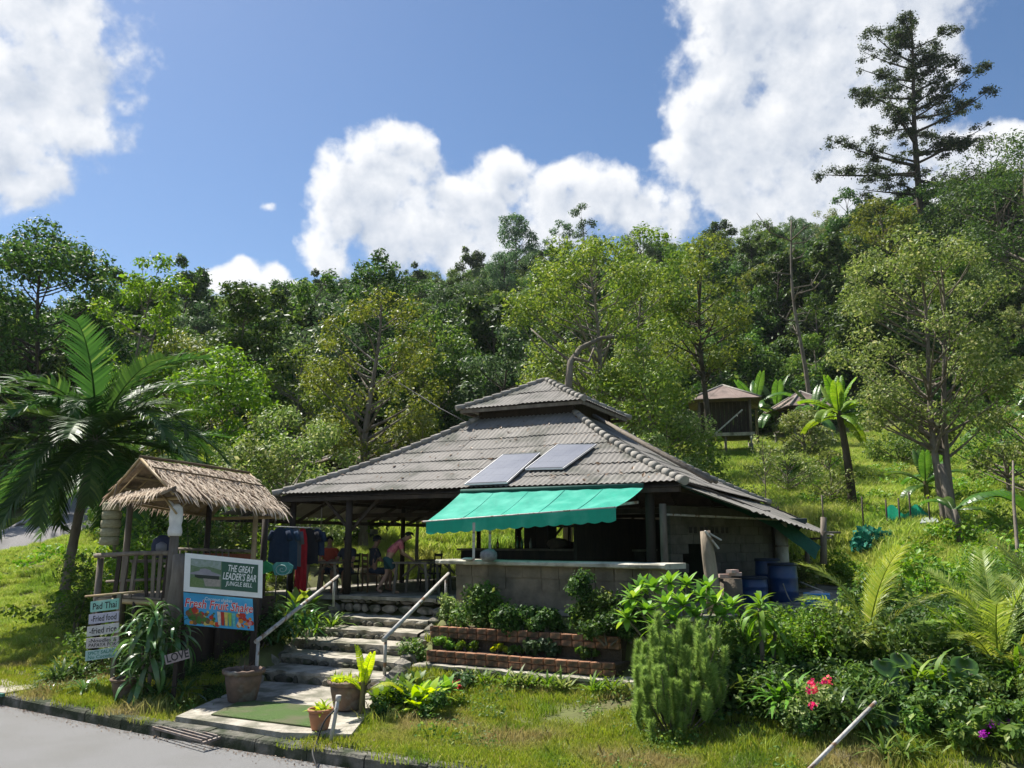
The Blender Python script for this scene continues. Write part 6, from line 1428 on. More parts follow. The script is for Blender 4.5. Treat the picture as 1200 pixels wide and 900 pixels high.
# low brick border in the right-hand garden
bw_ = thing('brick_border', 'low dark brick border half buried in shrubs at the lower right', 'wall', P(1110, 830, 11))
a = P(1038, 818, 11.4); b = P(1178, 842, 10.6); a.z = .95; b.z = .80; dd = (b - a); n = int(dd.length / .2)
BRD = mat('dull_brick', (.23,.11,.065), (.13,.075,.05), scale=7, rough=.95, bump=.6, c3=(.06,.06,.035), s3=3, island=.3)
for r_ in range(4):
    for k in range(n):
        c = a + dd * ((k + (.5 if r_ % 2 else .0)) / n) - Vector((0, 0, .075 * r_)); m = MB(); m.box(c, (.19, .1, .066), rz=math.atan2(dd.y, dd.x) + rr.uniform(-.03, .03)); obj('brick', m, BRD, bw_)
m = MB(); m.bar(a - Vector((0, -.12, .45)), b - Vector((0, -.12, .45)), .2, .9); obj('earth', m, SOIL, bw_)
# upper right: net heap, fence posts, tub
ng = thing('net_fence', 'sagging green net fence with stakes at the foot of the grass slope', 'fence', P(1045, 612, 26))
m = MB(); vs = []; n = 26
for i in range(n + 1):
    t = i / n; p = P(1040 + 50 * t, 620 - 2 * t, 26.5 + t); h_ = (.62 + .16 * math.sin(t * 11)); vs += [p - Vector((0, 0, .2)), p + Vector((0, .06 * math.sin(i), h_ * .5)), p + Vector((0, 0, h_))]
NETL = mat('bright_green_net', (.02,.30,.18), (.03,.38,.24), scale=20, rough=.7, trans=.4)
m.add(vs, [(i * 3 + j, i * 3 + 3 + j, i * 3 + 4 + j, i * 3 + 1 + j) for i in range(n) for j in range(2)], True); obj('netting', m, NETL, ng)
for u, v, hh in ((1055, 622, 1.05), (1068, 620, 1.2), (1040, 622, 1.0), (1012, 622, 1.1), (1090, 618, 1.0)): p = P(u, v, 26.4); m = MB(); m.tube([p - Vector((0, 0, .3)), p + Vector((.03, 0, hh))], .03, 6); obj('stake', m, DWOOD, ng)
nh = thing('net_heap', 'crumpled heap of dark green netting beside the net fence', 'net', G(1026, 25.2)); rn = random.Random(5); HN = mat('heap_net', (.015,.14,.09), (.02,.22,.14), scale=18, rough=.8, trans=.2)
obj('netting', crown_mesh('netting', [((rn.uniform(-.6, .6), rn.uniform(-.3, .3), rn.uniform(.1, .55)), rn.uniform(.2, .34)) for _ in range(12)], 900, .17, np.random.default_rng(8), aspect=.8, shell=.75, up=.2, hang=1.0), HN, nh)
ts_ = thing('tin_sheet', 'small pale sheet of corrugated tin propped behind the net fence', 'sheet', P(1088, 612, 26)); m = MB(); q = [P(1078, 614, 25.8), P(1100, 613, 25.8), P(1098, 607, 27), P(1081, 608, 27)]; m.prism(q, (0, 0, 0), (0, 0, .04)); obj('sheet', m, mat('pale_tin', (.35,.38,.37), (.25,.28,.27), scale=12), ts_)
tb = P(1150, 635, 24.5); tub = thing('white_tub', 'grey white concrete tub beside the leaning trunks', 'tub', tb - Vector((0, 0, .2))); m = MB(); m.lathe(tb - Vector((0, 0, .25)), [(.36, 0), (.4, .55), (.42, .62), (.36, .62), (.33, .1)], 18); obj('bowl', m, CONCL, tub)
fp = thing('old_fence', 'weathered grey fence posts with one broken rail beyond the green net', 'fence', P(965, 655, 20.5))
for u, v0, v1, w in ((965, 606, 658, .09), (946, 640, 660, .07)): a = P(u, v1 + 3, 20.6); b = P(u, v0, 20.6); m = MB(); m.tube([a, b], [w, w * .8], 7); obj('post', m, GWOOD, fp)
m = MB(); m.tube([P(963, 580, 20.5), P(965, 608, 20.6)], .02, 5); m.tube([P(965, 624, 20.5), P(984, 624, 21)], .035, 6); m.tube([P(940, 632, 21), P(975, 630, 20.5)], .03, 6); obj('rail', m, GWOOD, fp)
wpole = thing('bare_pole', 'thin crooked bare pole at the right edge beside the drooping banana leaf', 'pole', P(1192, 660, 21)); m = MB(); m.tube([P(1193, 700, 20), P(1192, 640, 20.5), P(1188, 590, 21), P(1187, 540, 21.5)], [.05, .045, .04, .02], 7); obj('rod', m, GWOOD, wpole)
wp_ = thing('white_stake', 'short white stake in the shaded bank', 'stake', P(1167, 655, 22)); m = MB(); m.tube([P(1168, 652, 22), P(1168, 638, 22)], .03, 6); obj('rod', m, STEEL, wp_)
# ------------------------------------------------------------------ grass and ground cover
APRON = np.array([(p.x, p.y) for p in pad])
STEPP = np.array([(p.x, p.y) for p in (step_pt(-.2, -.5, 0), step_pt(2.9, -.5, 0), step_pt(2.8, 4.6, 0), step_pt(-1.2, 4.6, 0))])
TIERP = np.array([(p[0], p[1]) for p in (wp[0], wp[-1], Vector((2.6, 14.2, 0)), Vector((-1.2, 17, 0)))])
def allowed(x, y, pad_margin=.12):
    ok = (poly_sd(x, y, PAD) > pad_margin) & (poly_sd(x, y, APRON) > .02) & (poly_sd(x, y, STEPP) > 0) & (poly_sd(x, y, TIERP) > 0) & (side_dist(x, y) > 3.0) & (y - kerb_y(x) > .16)
    return ok
def sample(n, u0, u1, d0, d1, seed, margin=.12, cond=None, pw=2.0):
    g_ = np.random.default_rng(seed); d = (d0 ** pw + (d1 ** pw - d0 ** pw) * g_.random(n)) ** (1 / pw); u = g_.uniform(u0, u1, n); x = (u - 600) / F_PX / .995 * d; ok = allowed(x, d, margin)
    if cond is not None: ok &= cond(x, d)
    x, d = x[ok], d[ok]; z = hz(x, d); return np.stack([x, d, z], 1), g_
GRL = leafmat('grass_lawn', (.16,.24,.03), (.29,.37,.06), (.44,.41,.15), trans=.35, rough=.6, objvar=.1, patch=[((.36,.31,.14), .55, .52, .64), ((.10,.20,.03), 1.3, .55, .68)])
GRM = leafmat('grass_meadow', (.19,.31,.05), (.34,.45,.10), (.48,.50,.20), trans=.4, rough=.6, objvar=.1, patch=[((.42,.46,.14), .22, .56, .68), ((.12,.24,.04), .35, .55, .66)])
def src(name, label, me, matl, p):
    o = obj(name, me, matl, None); o.location = p; props(o, label, None, None, 'stuff'); return o
def fit(pts, g_, lo, hi): return pts, g_.uniform(lo, hi, len(pts)), g_.uniform(0, 6.28, len(pts))
g0 = src('lawn_grass', 'short bright lawn grass behind the kerb', grass_tuft('grass', 260, .34, .075, .010, 1, .7), GRL, G(620, 11.5))
p_, g_ = sample(5200, -80, 1280, 8.6, 20, 11, cond=lambda x, y: (y - kerb_y(x) < 5.2))
keep = np.array([noise.noise(Vector((x * .5, y * .5, 0))) > -.55 for x, y, z in p_]); p_ = p_[keep]
scatter('lawn_grass', 'short bright lawn grass along the verge', g0, *fit(p_, g_, .7, 1.35))
g1 = src('tall_grass', 'taller loose grass at the edge of the verge', grass_tuft('grass', 110, .26, .20, .012, 2, .8), GRL, G(700, 11.6))
p_, g_ = sample(2600, -80, 1280, 9, 24, 12, cond=lambda x, y: (y - kerb_y(x) > .3))
keep = np.array([noise.noise(Vector((x * .8 + 5, y * .8, 3))) > .12 for x, y, z in p_]); p_ = p_[keep]
scatter('tall_grass', 'loose taller grass in patches on the verge', g1, *fit(p_, g_, .5, 1.2))
p_, g_ = sample(420, 480, 1250, 9.2, 16, 121, cond=lambda x, y: (y - kerb_y(x) > .12) & (y - kerb_y(x) < .5))
scatter('kerb_weeds', 'weeds leaning over the back of the kerb', g1, *fit(p_, g_, .35, .7))
g2 = src('meadow_grass', 'long bright grass on the slope behind the bar', grass_tuft('grass', 260, .7, .36, .026, 3, 1.25), GRM, G(1010, 34))
p_, g_ = sample(11000, -60, 1330, 24, 62, 13, cond=lambda x, y: (y < 60) & ((y > 27) | (x > 7.5)) & ((x > -9) | (side_dist(x, y) > 8)), pw=1.6)
scatter('meadow_grass', 'long bright green grass covering the whole slope behind the bar', g2, *fit(p_, g_, .6, 1.25))
p_, g_ = sample(3400, -80, 330, 17, 40, 14); scatter('rough_grass', 'rough sunlit grass on the left bank below the side road', g2, *fit(p_, g_, .25, .5))
p_, g_ = sample(2600, 880, 1300, 15, 30, 15, cond=lambda x, y: (x > 6.9)); scatter('rough_grass', 'rough sunlit grass and weeds right of the bar', g2, *fit(p_, g_, .35, .85))
# leafy weeds
def weed_mesh(seed, n=150, w=.45, h=.4, leaf=.07):
    rng = np.random.default_rng(seed); rr_ = random.Random(seed); cl = [((rr_.uniform(-w, w) * .6, rr_.uniform(-w, w) * .6, rr_.uniform(.1, h)), rr_.uniform(.12, .22)) for _ in range(7)]
    return crown_mesh('weeds', cl, n, leaf, rng, aspect=.6)
w0 = src('weeds', 'low leafy weeds in the rough grass', weed_mesh(1), LF['bright'], G(1060, 22.5))
p_, g_ = sample(650, 890, 1320, 16, 45, 16, cond=lambda x, y: x > 7); keep = np.array([noise.noise(Vector((x * .25, y * .25, 7))) > .0 for x, y, z in p_]); scatter('leafy_weeds', 'leafy green weeds scattered over the right slope', w0, *fit(p_[keep], g_, .6, 1.7))
p_, g_ = sample(700, -80, 340, 20, 40, 17, cond=lambda x, y: side_dist(x, y) > 7); keep = np.array([noise.noise(Vector((x * .3, y * .3, 9))) > .05 for x, y, z in p_]); scatter('leafy_weeds', 'leafy pale weeds on the left bank', w0, *fit(p_[keep], g_, .7, 1.9))
w1 = src('ground_cover', 'dark leafy ground cover under the right garden shrubs', weed_mesh(2, 220, .4, .28, .06), LF['dark'], G(950, 11.3))
p_, g_ = sample(900, 790, 1330, 10.6, 15.5, 18, cond=lambda x, y: (y - kerb_y(x) > 2.6)); scatter('ground_cover', 'dark leafy ground cover filling the right garden', w1, *fit(p_, g_, .7, 1.5))
p_, g_ = sample(420, 150, 340, 13.0, 19, 19, cond=lambda x, y: (y - kerb_y(x) > 1.5)); scatter('ground_cover', 'dark leafy ground cover in the shade under the bamboo hut', w1, *fit(p_, g_, .4, .9))
w2 = src('lawn_weeds', 'small broad leaved weeds dotted in the lawn', weed_mesh(5, 60, .16, .07, .035), LF['mid'], G(560, 11.6))
p_, g_ = sample(1500, -80, 1250, 8.8, 18, 22, cond=lambda x, y: (y - kerb_y(x) < 5)); keep = np.array([noise.noise(Vector((x * .9, y * .9, 5))) > .05 for x, y, z in p_]); scatter('lawn_weeds', 'small broad leaved weeds in patches in the lawn', w2, *fit(p_[keep], g_, .6, 1.5))
# fallen leaves on verge and apron
fl = quads_mesh('fallen_leaves', *leaf_quads(*(lambda P3: (P3, unit(np.random.default_rng(3).normal(size=P3.shape) * .25 + np.array([0, 0, 1]))))(np.array([q + np.array([0, 0, .03]) for q in sample(700, -50, 1250, 9, 16, 20)[0]])), .05, np.random.default_rng(9)))
o = obj('fallen_leaves', fl, LF['brown']); props(o, 'dry fallen leaves sprinkled on the verge', kind='stuff')

# ------------------------------------------------------------------ planting near the bar
# big dracaena between menu and sign
DR = thing('dracaena', 'big arching strap leaf plant with sunlit leaves between the menu boards and the blue sign', 'plant', POT4)
c0 = POT4 + Vector((.42, -.1, 0)); m = MB()
for dx, dy, h_ in ((0, 0, 1.15), (.25, .15, .9), (-.2, .1, .8), (.1, -.2, .6)): m.tube([c0 + Vector((dx * .3, dy * .3, -.05)), c0 + Vector((dx, dy, h_))], [.035, .028], 6)
obj('stem', m, BARK, DR)
STRAPL = leafmat('strap_striped', (.05,.11,.03), (.10,.19,.055), (.20,.28,.10), rough=.25, spec=.7, trans=.25, objvar=.3)
for k, (dx, dy, h_, n) in enumerate(((0, 0, 1.36, 42), (.30, .15, 1.12, 34), (-.26, .1, 1.08, 34), (.1, -.22, .80, 28), (-.1, -.2, .5, 24))): rosette(DR, 'dr', c0 + Vector((dx, dy, h_)), n, .70, .09, 2.0, -.5, 1.25, STRAPL, seed=k, spiral=.25)
# spiky strap plants by the menu
def rosette_plant(name, label, p, centers, n, L, w, droop, e0, e1, matl, seed=0, group=None, tip=.9, cat='plant'):
    root = thing(name, label, cat, p, group); cs = [(Vector(p) + Vector(c), s) for c, s in centers]; obj('leaves', rosette_mesh(cs, n, L, w, droop, e0, e1, seed, tip), matl, root); return root
rosette_plant('strap_plant', 'clump of dark spiky strap leaves left of the menu boards', G(92, 15.2), [((0, 0, .05), 1), ((.25, .1, .05), .9), ((-.2, .15, .05), .8)], 30, .62, .05, 1.3, .1, 1.35, LF['strap'], 1)
rosette_plant('strap_plant', 'low pale edged strap plant at the foot of the menu post', G(118, 14.5), [((0, 0, .02), 1), ((.3, .05, .02), .9), ((.15, .2, .05), .8)], 26, .42, .04, 1.5, .1, 1.2, STRAPL, 2)
rosette_plant('strap_plant', 'shaded spiky plant under the LOVE board', G(208, 13.7), [((0, 0, .05), 1), ((.3, .1, .05), 1), ((-.25, .1, .05), .8)], 26, .5, .045, 1.4, .1, 1.2, LF['strap'], 3)
shrub('shrub', 'tall thin leafy shrub rising beside the palm trunk left of the hut', 'shrub', G(100, 18.5), 1.3, 2.1, 1500, .09, 'mid', 4, clumps=16)
shrub('shrub', 'small green shrub against the hut stilts behind the menu boards', 'shrub', G(128, 16.0), 1.1, 1.0, 900, .08, 'mid', 5)
shrub('shrub', 'airy leafy bush behind the hut seen between its posts, left one', 'shrub', G(175, 19.5), 2.0, 2.6, 2600, .10, 'bright', 6, clumps=16)
shrub('shrub', 'airy leafy bush behind the hut seen between its posts, right one', 'shrub', G(262, 20.5), 2.4, 2.6, 3000, .10, 'mid', 7, clumps=18)
shrub('shrub', 'yellow green bush between the hut and the clothes rack', 'shrub', G(320, 22.5), 1.6, 1.7, 1400, .10, 'bright', 8, clumps=10)
shrub('shrub', 'dark bush reaching the hut eave on the right', 'shrub', G(235, 23), 2.6, 3.6, 3000, .11, 'dark', 9, clumps=18)
# ferns and straps left of the steps
rosette_plant('fern', 'bright arching grassy clump left of the top step', G(372, 18.2, .25), [((0, 0, 0), 1), ((.4, .1, -.05), 1), ((-.35, .0, -.1), .9), ((.15, -.3, -.15), .9)], 34, .72, .05, 1.5, .15, 1.35, LF['bright'], 5)
rosette_plant('fern', 'dark arching clump in the shade under the left handrail', G(340, 16.8, .3), [((0, 0, 0), 1), ((.4, .1, 0), 1), ((-.3, .1, 0), 1), ((.1, .4, .2), 1), ((-.4, -.3, -.1), .9)], 30, .75, .055, 1.6, .1, 1.2, LF['strap'], 6)
rosette_plant('banana_sprout', 'small bright broad leaf plant by the clothes rack base', G(352, 18.6, .3), [((0, 0, 0), 1), ((.3, .05, 0), .9)], 9, .62, .16, 1.0, .5, 1.4, LF['bright'], 7)
shrub('shrub', 'dark leafy shrub filling the bank left of the steps', 'shrub', G(312, 16.6), 1.4, 1.0, 1500, .085, 'dark', 8, clumps=14)
# planter contents
rosette_plant('pot_sprigs', 'dead twiggy sprigs standing in the large left pot', POT1 + Vector((0, 0, .42)), [((0, 0, 0), 1), ((.12, 0, 0), .7)], 9, .3, .012, .5, .7, 1.4, LF['brown'], 8)
rosette_plant('pot_sprigs', 'yellow green grassy sprigs filling the dark scalloped pot', POT2 + Vector((0, 0, .36)), [((dx, dy, 0), 1) for dx, dy in ((0, 0), (.15, .05), (-.15, .05), (.05, -.15), (-.1, -.12), (.2, -.1), (-.22, -.02))], 12, .2, .03, .6, .6, 1.45, LF['yellow'], 9)
rosette_plant('pot_sprigs', 'small yellow leaved plant in the terracotta pot', POT3 + Vector((0, 0, .2)), [((0, 0, 0), 1), ((.06, 0, .05), .8)], 10, .24, .06, 1.1, .2, 1.4, LF['yellow'], 10)
ms = G(432, 12.75); banana('bright young broad leaf plant with upright pale green leaves beside the dark pot', Vector((ms.x, ms.y, .25)), .45, 5, .62, seed=3, matl=LF['yellow'], el=(.65, 1.5), r=.045, name='young_banana')
for k, (u, d, s, lf_, lab) in enumerate([(462, 13.1, 1.0, 'bright', 'clump of bright yellow green broad leaves just right of the young banana'), (492, 12.9, 1.1, 'yellow', 'brightest yellow leaved clump at the foot of the right handrail'), (478, 13.8, .9, 'mid', 'mid green broad leaf clump behind the yellow ones'), (512, 13.5, .9, 'bright', 'lower bright clump beside the red bromeliad')]):
    p = G(u, d); rosette_plant('broad_leaf_plant', lab, p, [((0, 0, .15), s), ((.22, .05, .2), s), ((-.2, .1, .12), s * .9), ((.05, -.18, .08), s * .9)], 17, .36, .12, .9, .2, 1.35, LF[lf_], 20 + k)
rosette_plant('bromeliad', 'small red leaved bromeliad in front of the stone wall', G(531, 14.2, .1), [((0, 0, 0), 1), ((.12, 0, .0), .6)], 16, .24, .05, 1.0, .1, 1.2, LF['red'], 30)
shrub('shrub', 'dark low shrub under the bright leaf clumps by the steps', 'shrub', G(480, 12.7), 1.3, .5, 1300, .07, 'dark', 31, clumps=12)
shrub('shrub', 'small blue green shrub at the corner of the stone wall', 'shrub', G(538, 14.3), .8, .42, 800, .07, 'blue', 32, clumps=8)
shrub('shrub', 'grey stump side creeper between handrail foot and steps', 'shrub', G(488, 15.9), .7, .65, 700, .07, 'mid', 33, clumps=8)
# dark foliage on the counter wall and in the beds
def at(u, v, d): return P(u, v, d)
shrub('shrub', 'large dark green bush against the left part of the counter wall', 'shrub', Vector((P(560, 735, 16.0).x, 16.1, 1.13)), 1.3, .98, 3200, .075, 'mid', 40, clumps=22, d=.7)
shrub('shrub', 'dark green bush against the middle of the counter wall', 'shrub', Vector((P(610, 735, 15.5).x, 15.4, 1.13)), 1.2, .62, 2400, .075, 'dark', 41, clumps=18, d=.6)
shrub('creeper', 'dark creeper climbing the counter wall up to its slab', 'creeper', Vector((P(682, 735, 14.9).x, 14.78, 1.13)), .62, 1.36, 2000, .07, 'dark', 42, clumps=20, d=.35)
shrub('shrub', 'dark low bush at the right end of the upper brick bed', 'shrub', Vector((P(712, 735, 14.2).x, 14.25, 1.13)), 1.1, .6, 2000, .07, 'dark', 43, clumps=14, d=.6)
shrub('shrub', 'small pale flowered plant at the left end of the upper bed beside the handrail', 'shrub', Vector((P(527, 710, 16.6).x, 16.6, 1.2)), .6, .75, 900, .07, 'pale', 44, clumps=9, d=.4)
for k, (u, d, w_, h_, lf_, lab) in enumerate([(520, 15.2, .5, .3, 'bright', 'pale green seedlings at the left end of the lower bed'), (548, 14.9, .5, .22, 'bright', 'second patch of seedlings in the lower bed'), (580, 14.6, .6, .2, 'yellow', 'yellowish seedlings in the middle of the lower bed'), (608, 14.3, .5, .2, 'mid', 'short green seedlings right of the yellowish ones'),
                                             (637, 14.05, .75, .5, 'blue', 'bushy broad leaved plant standing tallest in the lower bed'), (690, 13.4, .7, .3, 'mid', 'trailing green plant at the right end of the lower bed')]):
    shrub('bed_plant', lab, 'plant', Vector((P(u, 760, 15.75 - (u - 503) * .00755).x, 15.75 - (u - 503) * .00755 + .22, .75)), w_, h_, 420, .07 if lf_ != 'blue' else .11, lf_, 50 + k, clumps=6, d=.35, aspect=.7)
for k, u in enumerate((548, 566, 592, 606, 618, 640, 655, 690, 712, 735)):
    d = 14.55 - (u - 548) * .0075; labs = ['upright pale spider plant at the left foot of the stone wall', 'second spider plant from the left along the stone wall', 'grassy rosette near the middle of the stone wall', 'bright narrow leaved clump in the middle of the stone wall', 'small rosette just right of the middle clump', 'white striped spider plant before the stone wall', 'green strap plant right of the striped one', 'yellowish strap plant near the conifer like bush', 'strap plant close to the left side of the feathery bush', 'strap plant touching the feathery bush']
    rosette_plant('spider_plant', labs[k], G(u, d), [((0, 0, .03), 1), ((.12, .03, .02), .8)], 14, .40, .045, 1.0, .4, 1.45, LF['bright' if k % 3 else 'pale'], 60 + k)
# the feathery bush
fb = thing('feathery_bush', 'big soft feathery green bush made of upright plumes on the verge', 'bush', G(783, 11.4)); base = G(783, 11.4); rr = random.Random(70); rng = np.random.default_rng(70)
Vs = []; stems = MB()
for i in range(150):
    a = rr.random() * 6.283; cz = rr.random() ** .8; sr = math.sqrt(max(0, 1 - (cz * .97) ** 2)); k_ = rr.uniform(.82, 1.04) if i < 125 else rr.uniform(.4, .8)
    k_ *= 1 + .34 * noise.noise(Vector((math.cos(a) * sr * 1.9, math.sin(a) * sr * 1.9, cz * 1.9 + 3))); top = Vector((math.cos(a) * sr * .74 * k_, math.sin(a) * sr * .66 * k_, .24 + 1.24 * cz * k_)); L = rr.uniform(.26, .42); out = Vector((math.cos(a) * sr, math.sin(a) * sr, 0))
    ax = (Vector((0, 0, 1)) + out * .45).normalized(); foot = Vector((top.x * .25, top.y * .25, 0)); b0_ = top - ax * L
    if i % 4 == 0: stems.tube([foot, foot.lerp(b0_, .6), b0_, top], [.012, .009, .006, .003], 4, cap=False)
    n = 520; t = rng.random(n); bend = out * .10; c = np.array(b0_)[None] + np.outer(t * L, np.array(ax)) + np.outer((t * t) * -.10, np.array(out))
    az = rng.uniform(0, 6.283, n); dd_ = unit(np.stack([np.cos(az), np.sin(az), rng.uniform(-.2, .7, n) + t * .8], 1)); ln = (.10 * np.clip(.35 + 1.5 * t, 0, 1) * np.clip((1.12 - t) * 5, .35, 1)) * rng.uniform(.7, 1.2, n)
    sd_ = unit(np.cross(dd_, rng.normal(size=(n, 3)))) * .0048
    Vs.append(np.stack([c - sd_, c + sd_, c + dd_ * ln[:, None]], 1).reshape(-1, 3))
V = np.concatenate(Vs); obj('plumes', quads_mesh('plumes', V, np.arange(len(V)).reshape(-1, 3)), LF['feather'], fb); obj('stem', stems.mesh('stem'), BARK, fb)
# plumeria-like shrub with big rosettes over it
pr_ = thing('frangipani', 'tall bright rosette leaved shrub in front of the right end of the counter', 'shrub', G(795, 12.7)); b0 = G(795, 12.7); m = MB(); cs = []
rr = random.Random(71)
for k, (u, v, d) in enumerate([(742,702,12.6),(765,690,12.8),(785,684,12.7),(805,686,12.9),(822,700,12.5),(838,708,12.6),(758,715,12.3),(780,708,12.2),(800,710,12.3),(846,722,12.4),(735,725,12.5),(815,722,12.2),(790,728,12.0),(770,735,12.0),(855,712,12.9),(750,690,13.1),(830,690,13.2)]):
    p = P(u, v, d); cs.append((p, rr.uniform(.85, 1.15))); f = b0 + Vector((rr.uniform(-.1, .1), rr.uniform(-.1, .1), -.1)); m.tube([f, f.lerp(p, .5) + Vector((0, 0, .12)), p], [.03, .02, .014], 5, cap=False)
obj('stem', m, BARKP, pr_); obj('leaves', rosette_mesh(cs, 20, .30, .095, .7, -.35, 1.2, 3), leafmat('leaf_frangipani', (.10,.20,.025), (.19,.32,.04), (.30,.40,.06), trans=.3, rough=.5, spec=.3), pr_)
shrub('shrub', 'dark under shrub below the bright rosettes', 'shrub', G(800, 12.3), 1.7, 1.1, 2400, .08, 'dark', 72, clumps=16)
# right-hand garden
d1_ = thing('dracaena', 'strap leaved plant with drooping pale leaves right of the feathery bush', 'plant', G(884, 12.2)); b0 = G(884, 12.2); m = MB(); m.tube([b0, b0 + Vector((0, 0, 1.15))], [.04, .03], 6); m.tube([b0 + Vector((.1, 0, 0)), b0 + Vector((.22, .05, .8))], [.035, .025], 6); obj('stem', m, BARK, d1_)
rosette(d1_, 'dr2', b0 + Vector((0, 0, 1.2)), 34, .5, .095, 1.6, -.6, 1.3, LF['bright'], seed=1, spiral=.2); rosette(d1_, 'dr2', b0 + Vector((.22, .05, .82)), 24, .5, .095, 1.6, -.6, 1.2, LF['mid'], seed=2, spiral=.2)
GS = [(850, 12.9, 1.3, 1.15, 'mid', 'rounded mid green shrub between the rosettes and the strap plant'), (905, 12.9, 1.6, 1.2, 'mid', 'dense glossy shrub behind the strap plant'), (945, 12.6, 1.6, 1.25, 'bright', 'dense shrub with small glinting leaves behind the red flowers'), (985, 12.3, 1.5, 1.15, 'mid', 'dense leafy shrub right of the glinting one'),
      (900, 11.4, 1.1, .8, 'dark', 'dark shrub below the drooping strap plant'), (1000, 11.1, 1.2, .75, 'mid', 'leafy shrub above the leaning pipe'), (935, 10.7, 1.0, .55, 'dark', 'low dark shrub left of the red flowers'), (1030, 10.6, 1.3, .5, 'mid', 'low green shrub in front of the brick border'), (1085, 10.2, 1.4, .5, 'mid', 'green shrub at the lower right under the brick border'),
      (1140, 9.9, 1.3, .6, 'mid', 'shrub left of the purple flowers'), (1190, 10.4, 1.4, .75, 'mid', 'shrub at the lower right edge'), (1060, 12.4, 1.6, 1.0, 'mid', 'green shrub behind the big round leaves'), (1120, 12.9, 1.6, .7, 'bright', 'green shrub under the right young palm'), (1180, 13.2, 1.5, .8, 'mid', 'green shrub at the right edge under the palm fronds'),
      (870, 14.3, 1.6, .8, 'bright', 'sunlit shrub in front of the kitchen stump'), (930, 13.6, 1.6, .35, 'mid', 'low sunlit shrub along the kitchen yard'), (1020, 15.2, 1.6, .9, 'mid', 'shrub between the two young palms'), (1080, 17.5, 1.8, 1.1, 'bright', 'sunlit shrub above the right young palm'), (1150, 18.5, 2.2, 1.4, 'bright', 'wide yellow green shrub near the right edge'), (1195, 17, 1.8, 1.3, 'mid', 'shrub at the right edge below the bare pole'),
      (1030, 19.5, 1.6, .8, 'olive', 'olive weedy shrub below the shaded bank'), (985, 23.5, 1.8, 1.5, 'bright', 'yellow green shrub in front of the dark banana trunk'), (1000, 21.5, 1.5, 1.0, 'bright', 'sunlit shrub right of the old fence posts'), (930, 22.5, 1.4, 1.3, 'pale', 'pale scrubby bush behind the kitchen corner'), (960, 25, 1.2, 1.1, 'mid', 'small green bush behind the fence post'), (1110, 23.8, 1.8, .6, 'bright', 'low bright shrub on top of the shaded bank')]
for k, (u, d, w_, h_, lf_, lab) in enumerate(GS): lsz = random.Random(k).choice((.05, .07, .085, .115)); shrub('shrub', lab, 'shrub', G(u, d), w_, h_ * random.Random(k + 7).uniform(.75, 1.25), int(1500 * w_ * (.075 / lsz) ** 1.3 * (1.0 if d < 14 else .7)), lsz if d < 14 else .09, lf_, 80 + k, clumps=11, aspect=random.Random(k + 3).choice((.35, .55, .75)), hang=.6)
for k, (u, d, s, L, w, dr, lf_, lab) in enumerate([(915, 11.0, 1, .6, .07, 1.4, 'bright', 'arching strap clump in front of the dark shrubs by the hibiscus'), (985, 10.4, 1, .5, .05, 1.2, 'strap', 'spiky dark clump below the leaning pipe top'), (1075, 11.0, 1, .7, .06, 1.5, 'bright', 'arching fern like clump above the brick border'), (1190, 11.0, 1, .75, .07, 1.4, 'bright', 'arching clump at the right edge above the purple flowers'),
                                                    (860, 11.6, 1, .55, .06, 1.3, 'mid', 'green strap clump between the feathery bush and the drooping strap plant'), (1120, 9.8, 1, .45, .05, 1.2, 'pale', 'pale edged clump at the foot of the brick border'), (960, 12.4, 1, .8, .09, 1.3, 'bright', 'taller broad strap plant rising from the middle of the right garden'), (1035, 9.7, 1, .4, .04, 1.2, 'mid', 'low clump beside the white rock')]):
    p = G(u, d, .25 if d > 10.3 else .05); rosette_plant('strap_plant', lab, p, [((0, 0, 0), 1), ((.25, .1, -.02), .85), ((-.2, .05, 0), .9)], 22, L, w, dr, .1, 1.35, LF[lf_], 140 + k)
for k, (u, d, w_, h_, lf_, lab) in enumerate([(742, 14.55, 1.0, .95, 'dark', 'dark bush hiding the right end of the counter wall'), (700, 14.7, .8, 1.15, 'mid', 'vine tangle hanging on the counter wall right of the creeper'), (640, 15.15, .7, .5, 'dark', 'low dark tangle between the two wall bushes')]):
    shrub('creeper' if k == 1 else 'shrub', lab, 'creeper' if k == 1 else 'shrub', Vector((P(u, 735, d).x, d, 1.13)), w_, h_, 2000, .07, lf_, 160 + k, clumps=18, d=.4)
# flowering shrubs
def flowering(name, label, p, w_, h_, lf_, fl_, spots, seed):
    t = shrub(name, label, 'shrub', p, w_, h_, 1300, .065, lf_, seed, clumps=12); rng = np.random.default_rng(seed)
    for c in spots:
        c = np.array(c) - np.array(p); V, F_ = leaf_quads(c + rng.normal(size=(26, 3)) * .022, unit(rng.normal(size=(26, 3)) + np.array([0, -.4, .5])), .036, rng, .8); obj('blossom', quads_mesh('blossom', V, F_), LF[fl_], t)
flowering('hibiscus', 'leafy shrub with three clusters of bright red flowers', G(953, 10.6), 1.15, .75, 'pale', 'red', [P(951, 799, 10.2), P(955, 808, 10.15), P(948, 810, 10.2), P(965, 800, 10.2), P(952, 826, 10.1), P(970, 798, 10.3)], 120)
flowering('bougainvillea', 'shrub with small purple flowers at the lower right corner', G(1170, 9.9), 1.0, .5, 'mid', 'purple', [P(1160, 850, 9.6), P(1152, 860, 9.5), P(1176, 852, 9.6), P(1182, 845, 9.8)], 121)
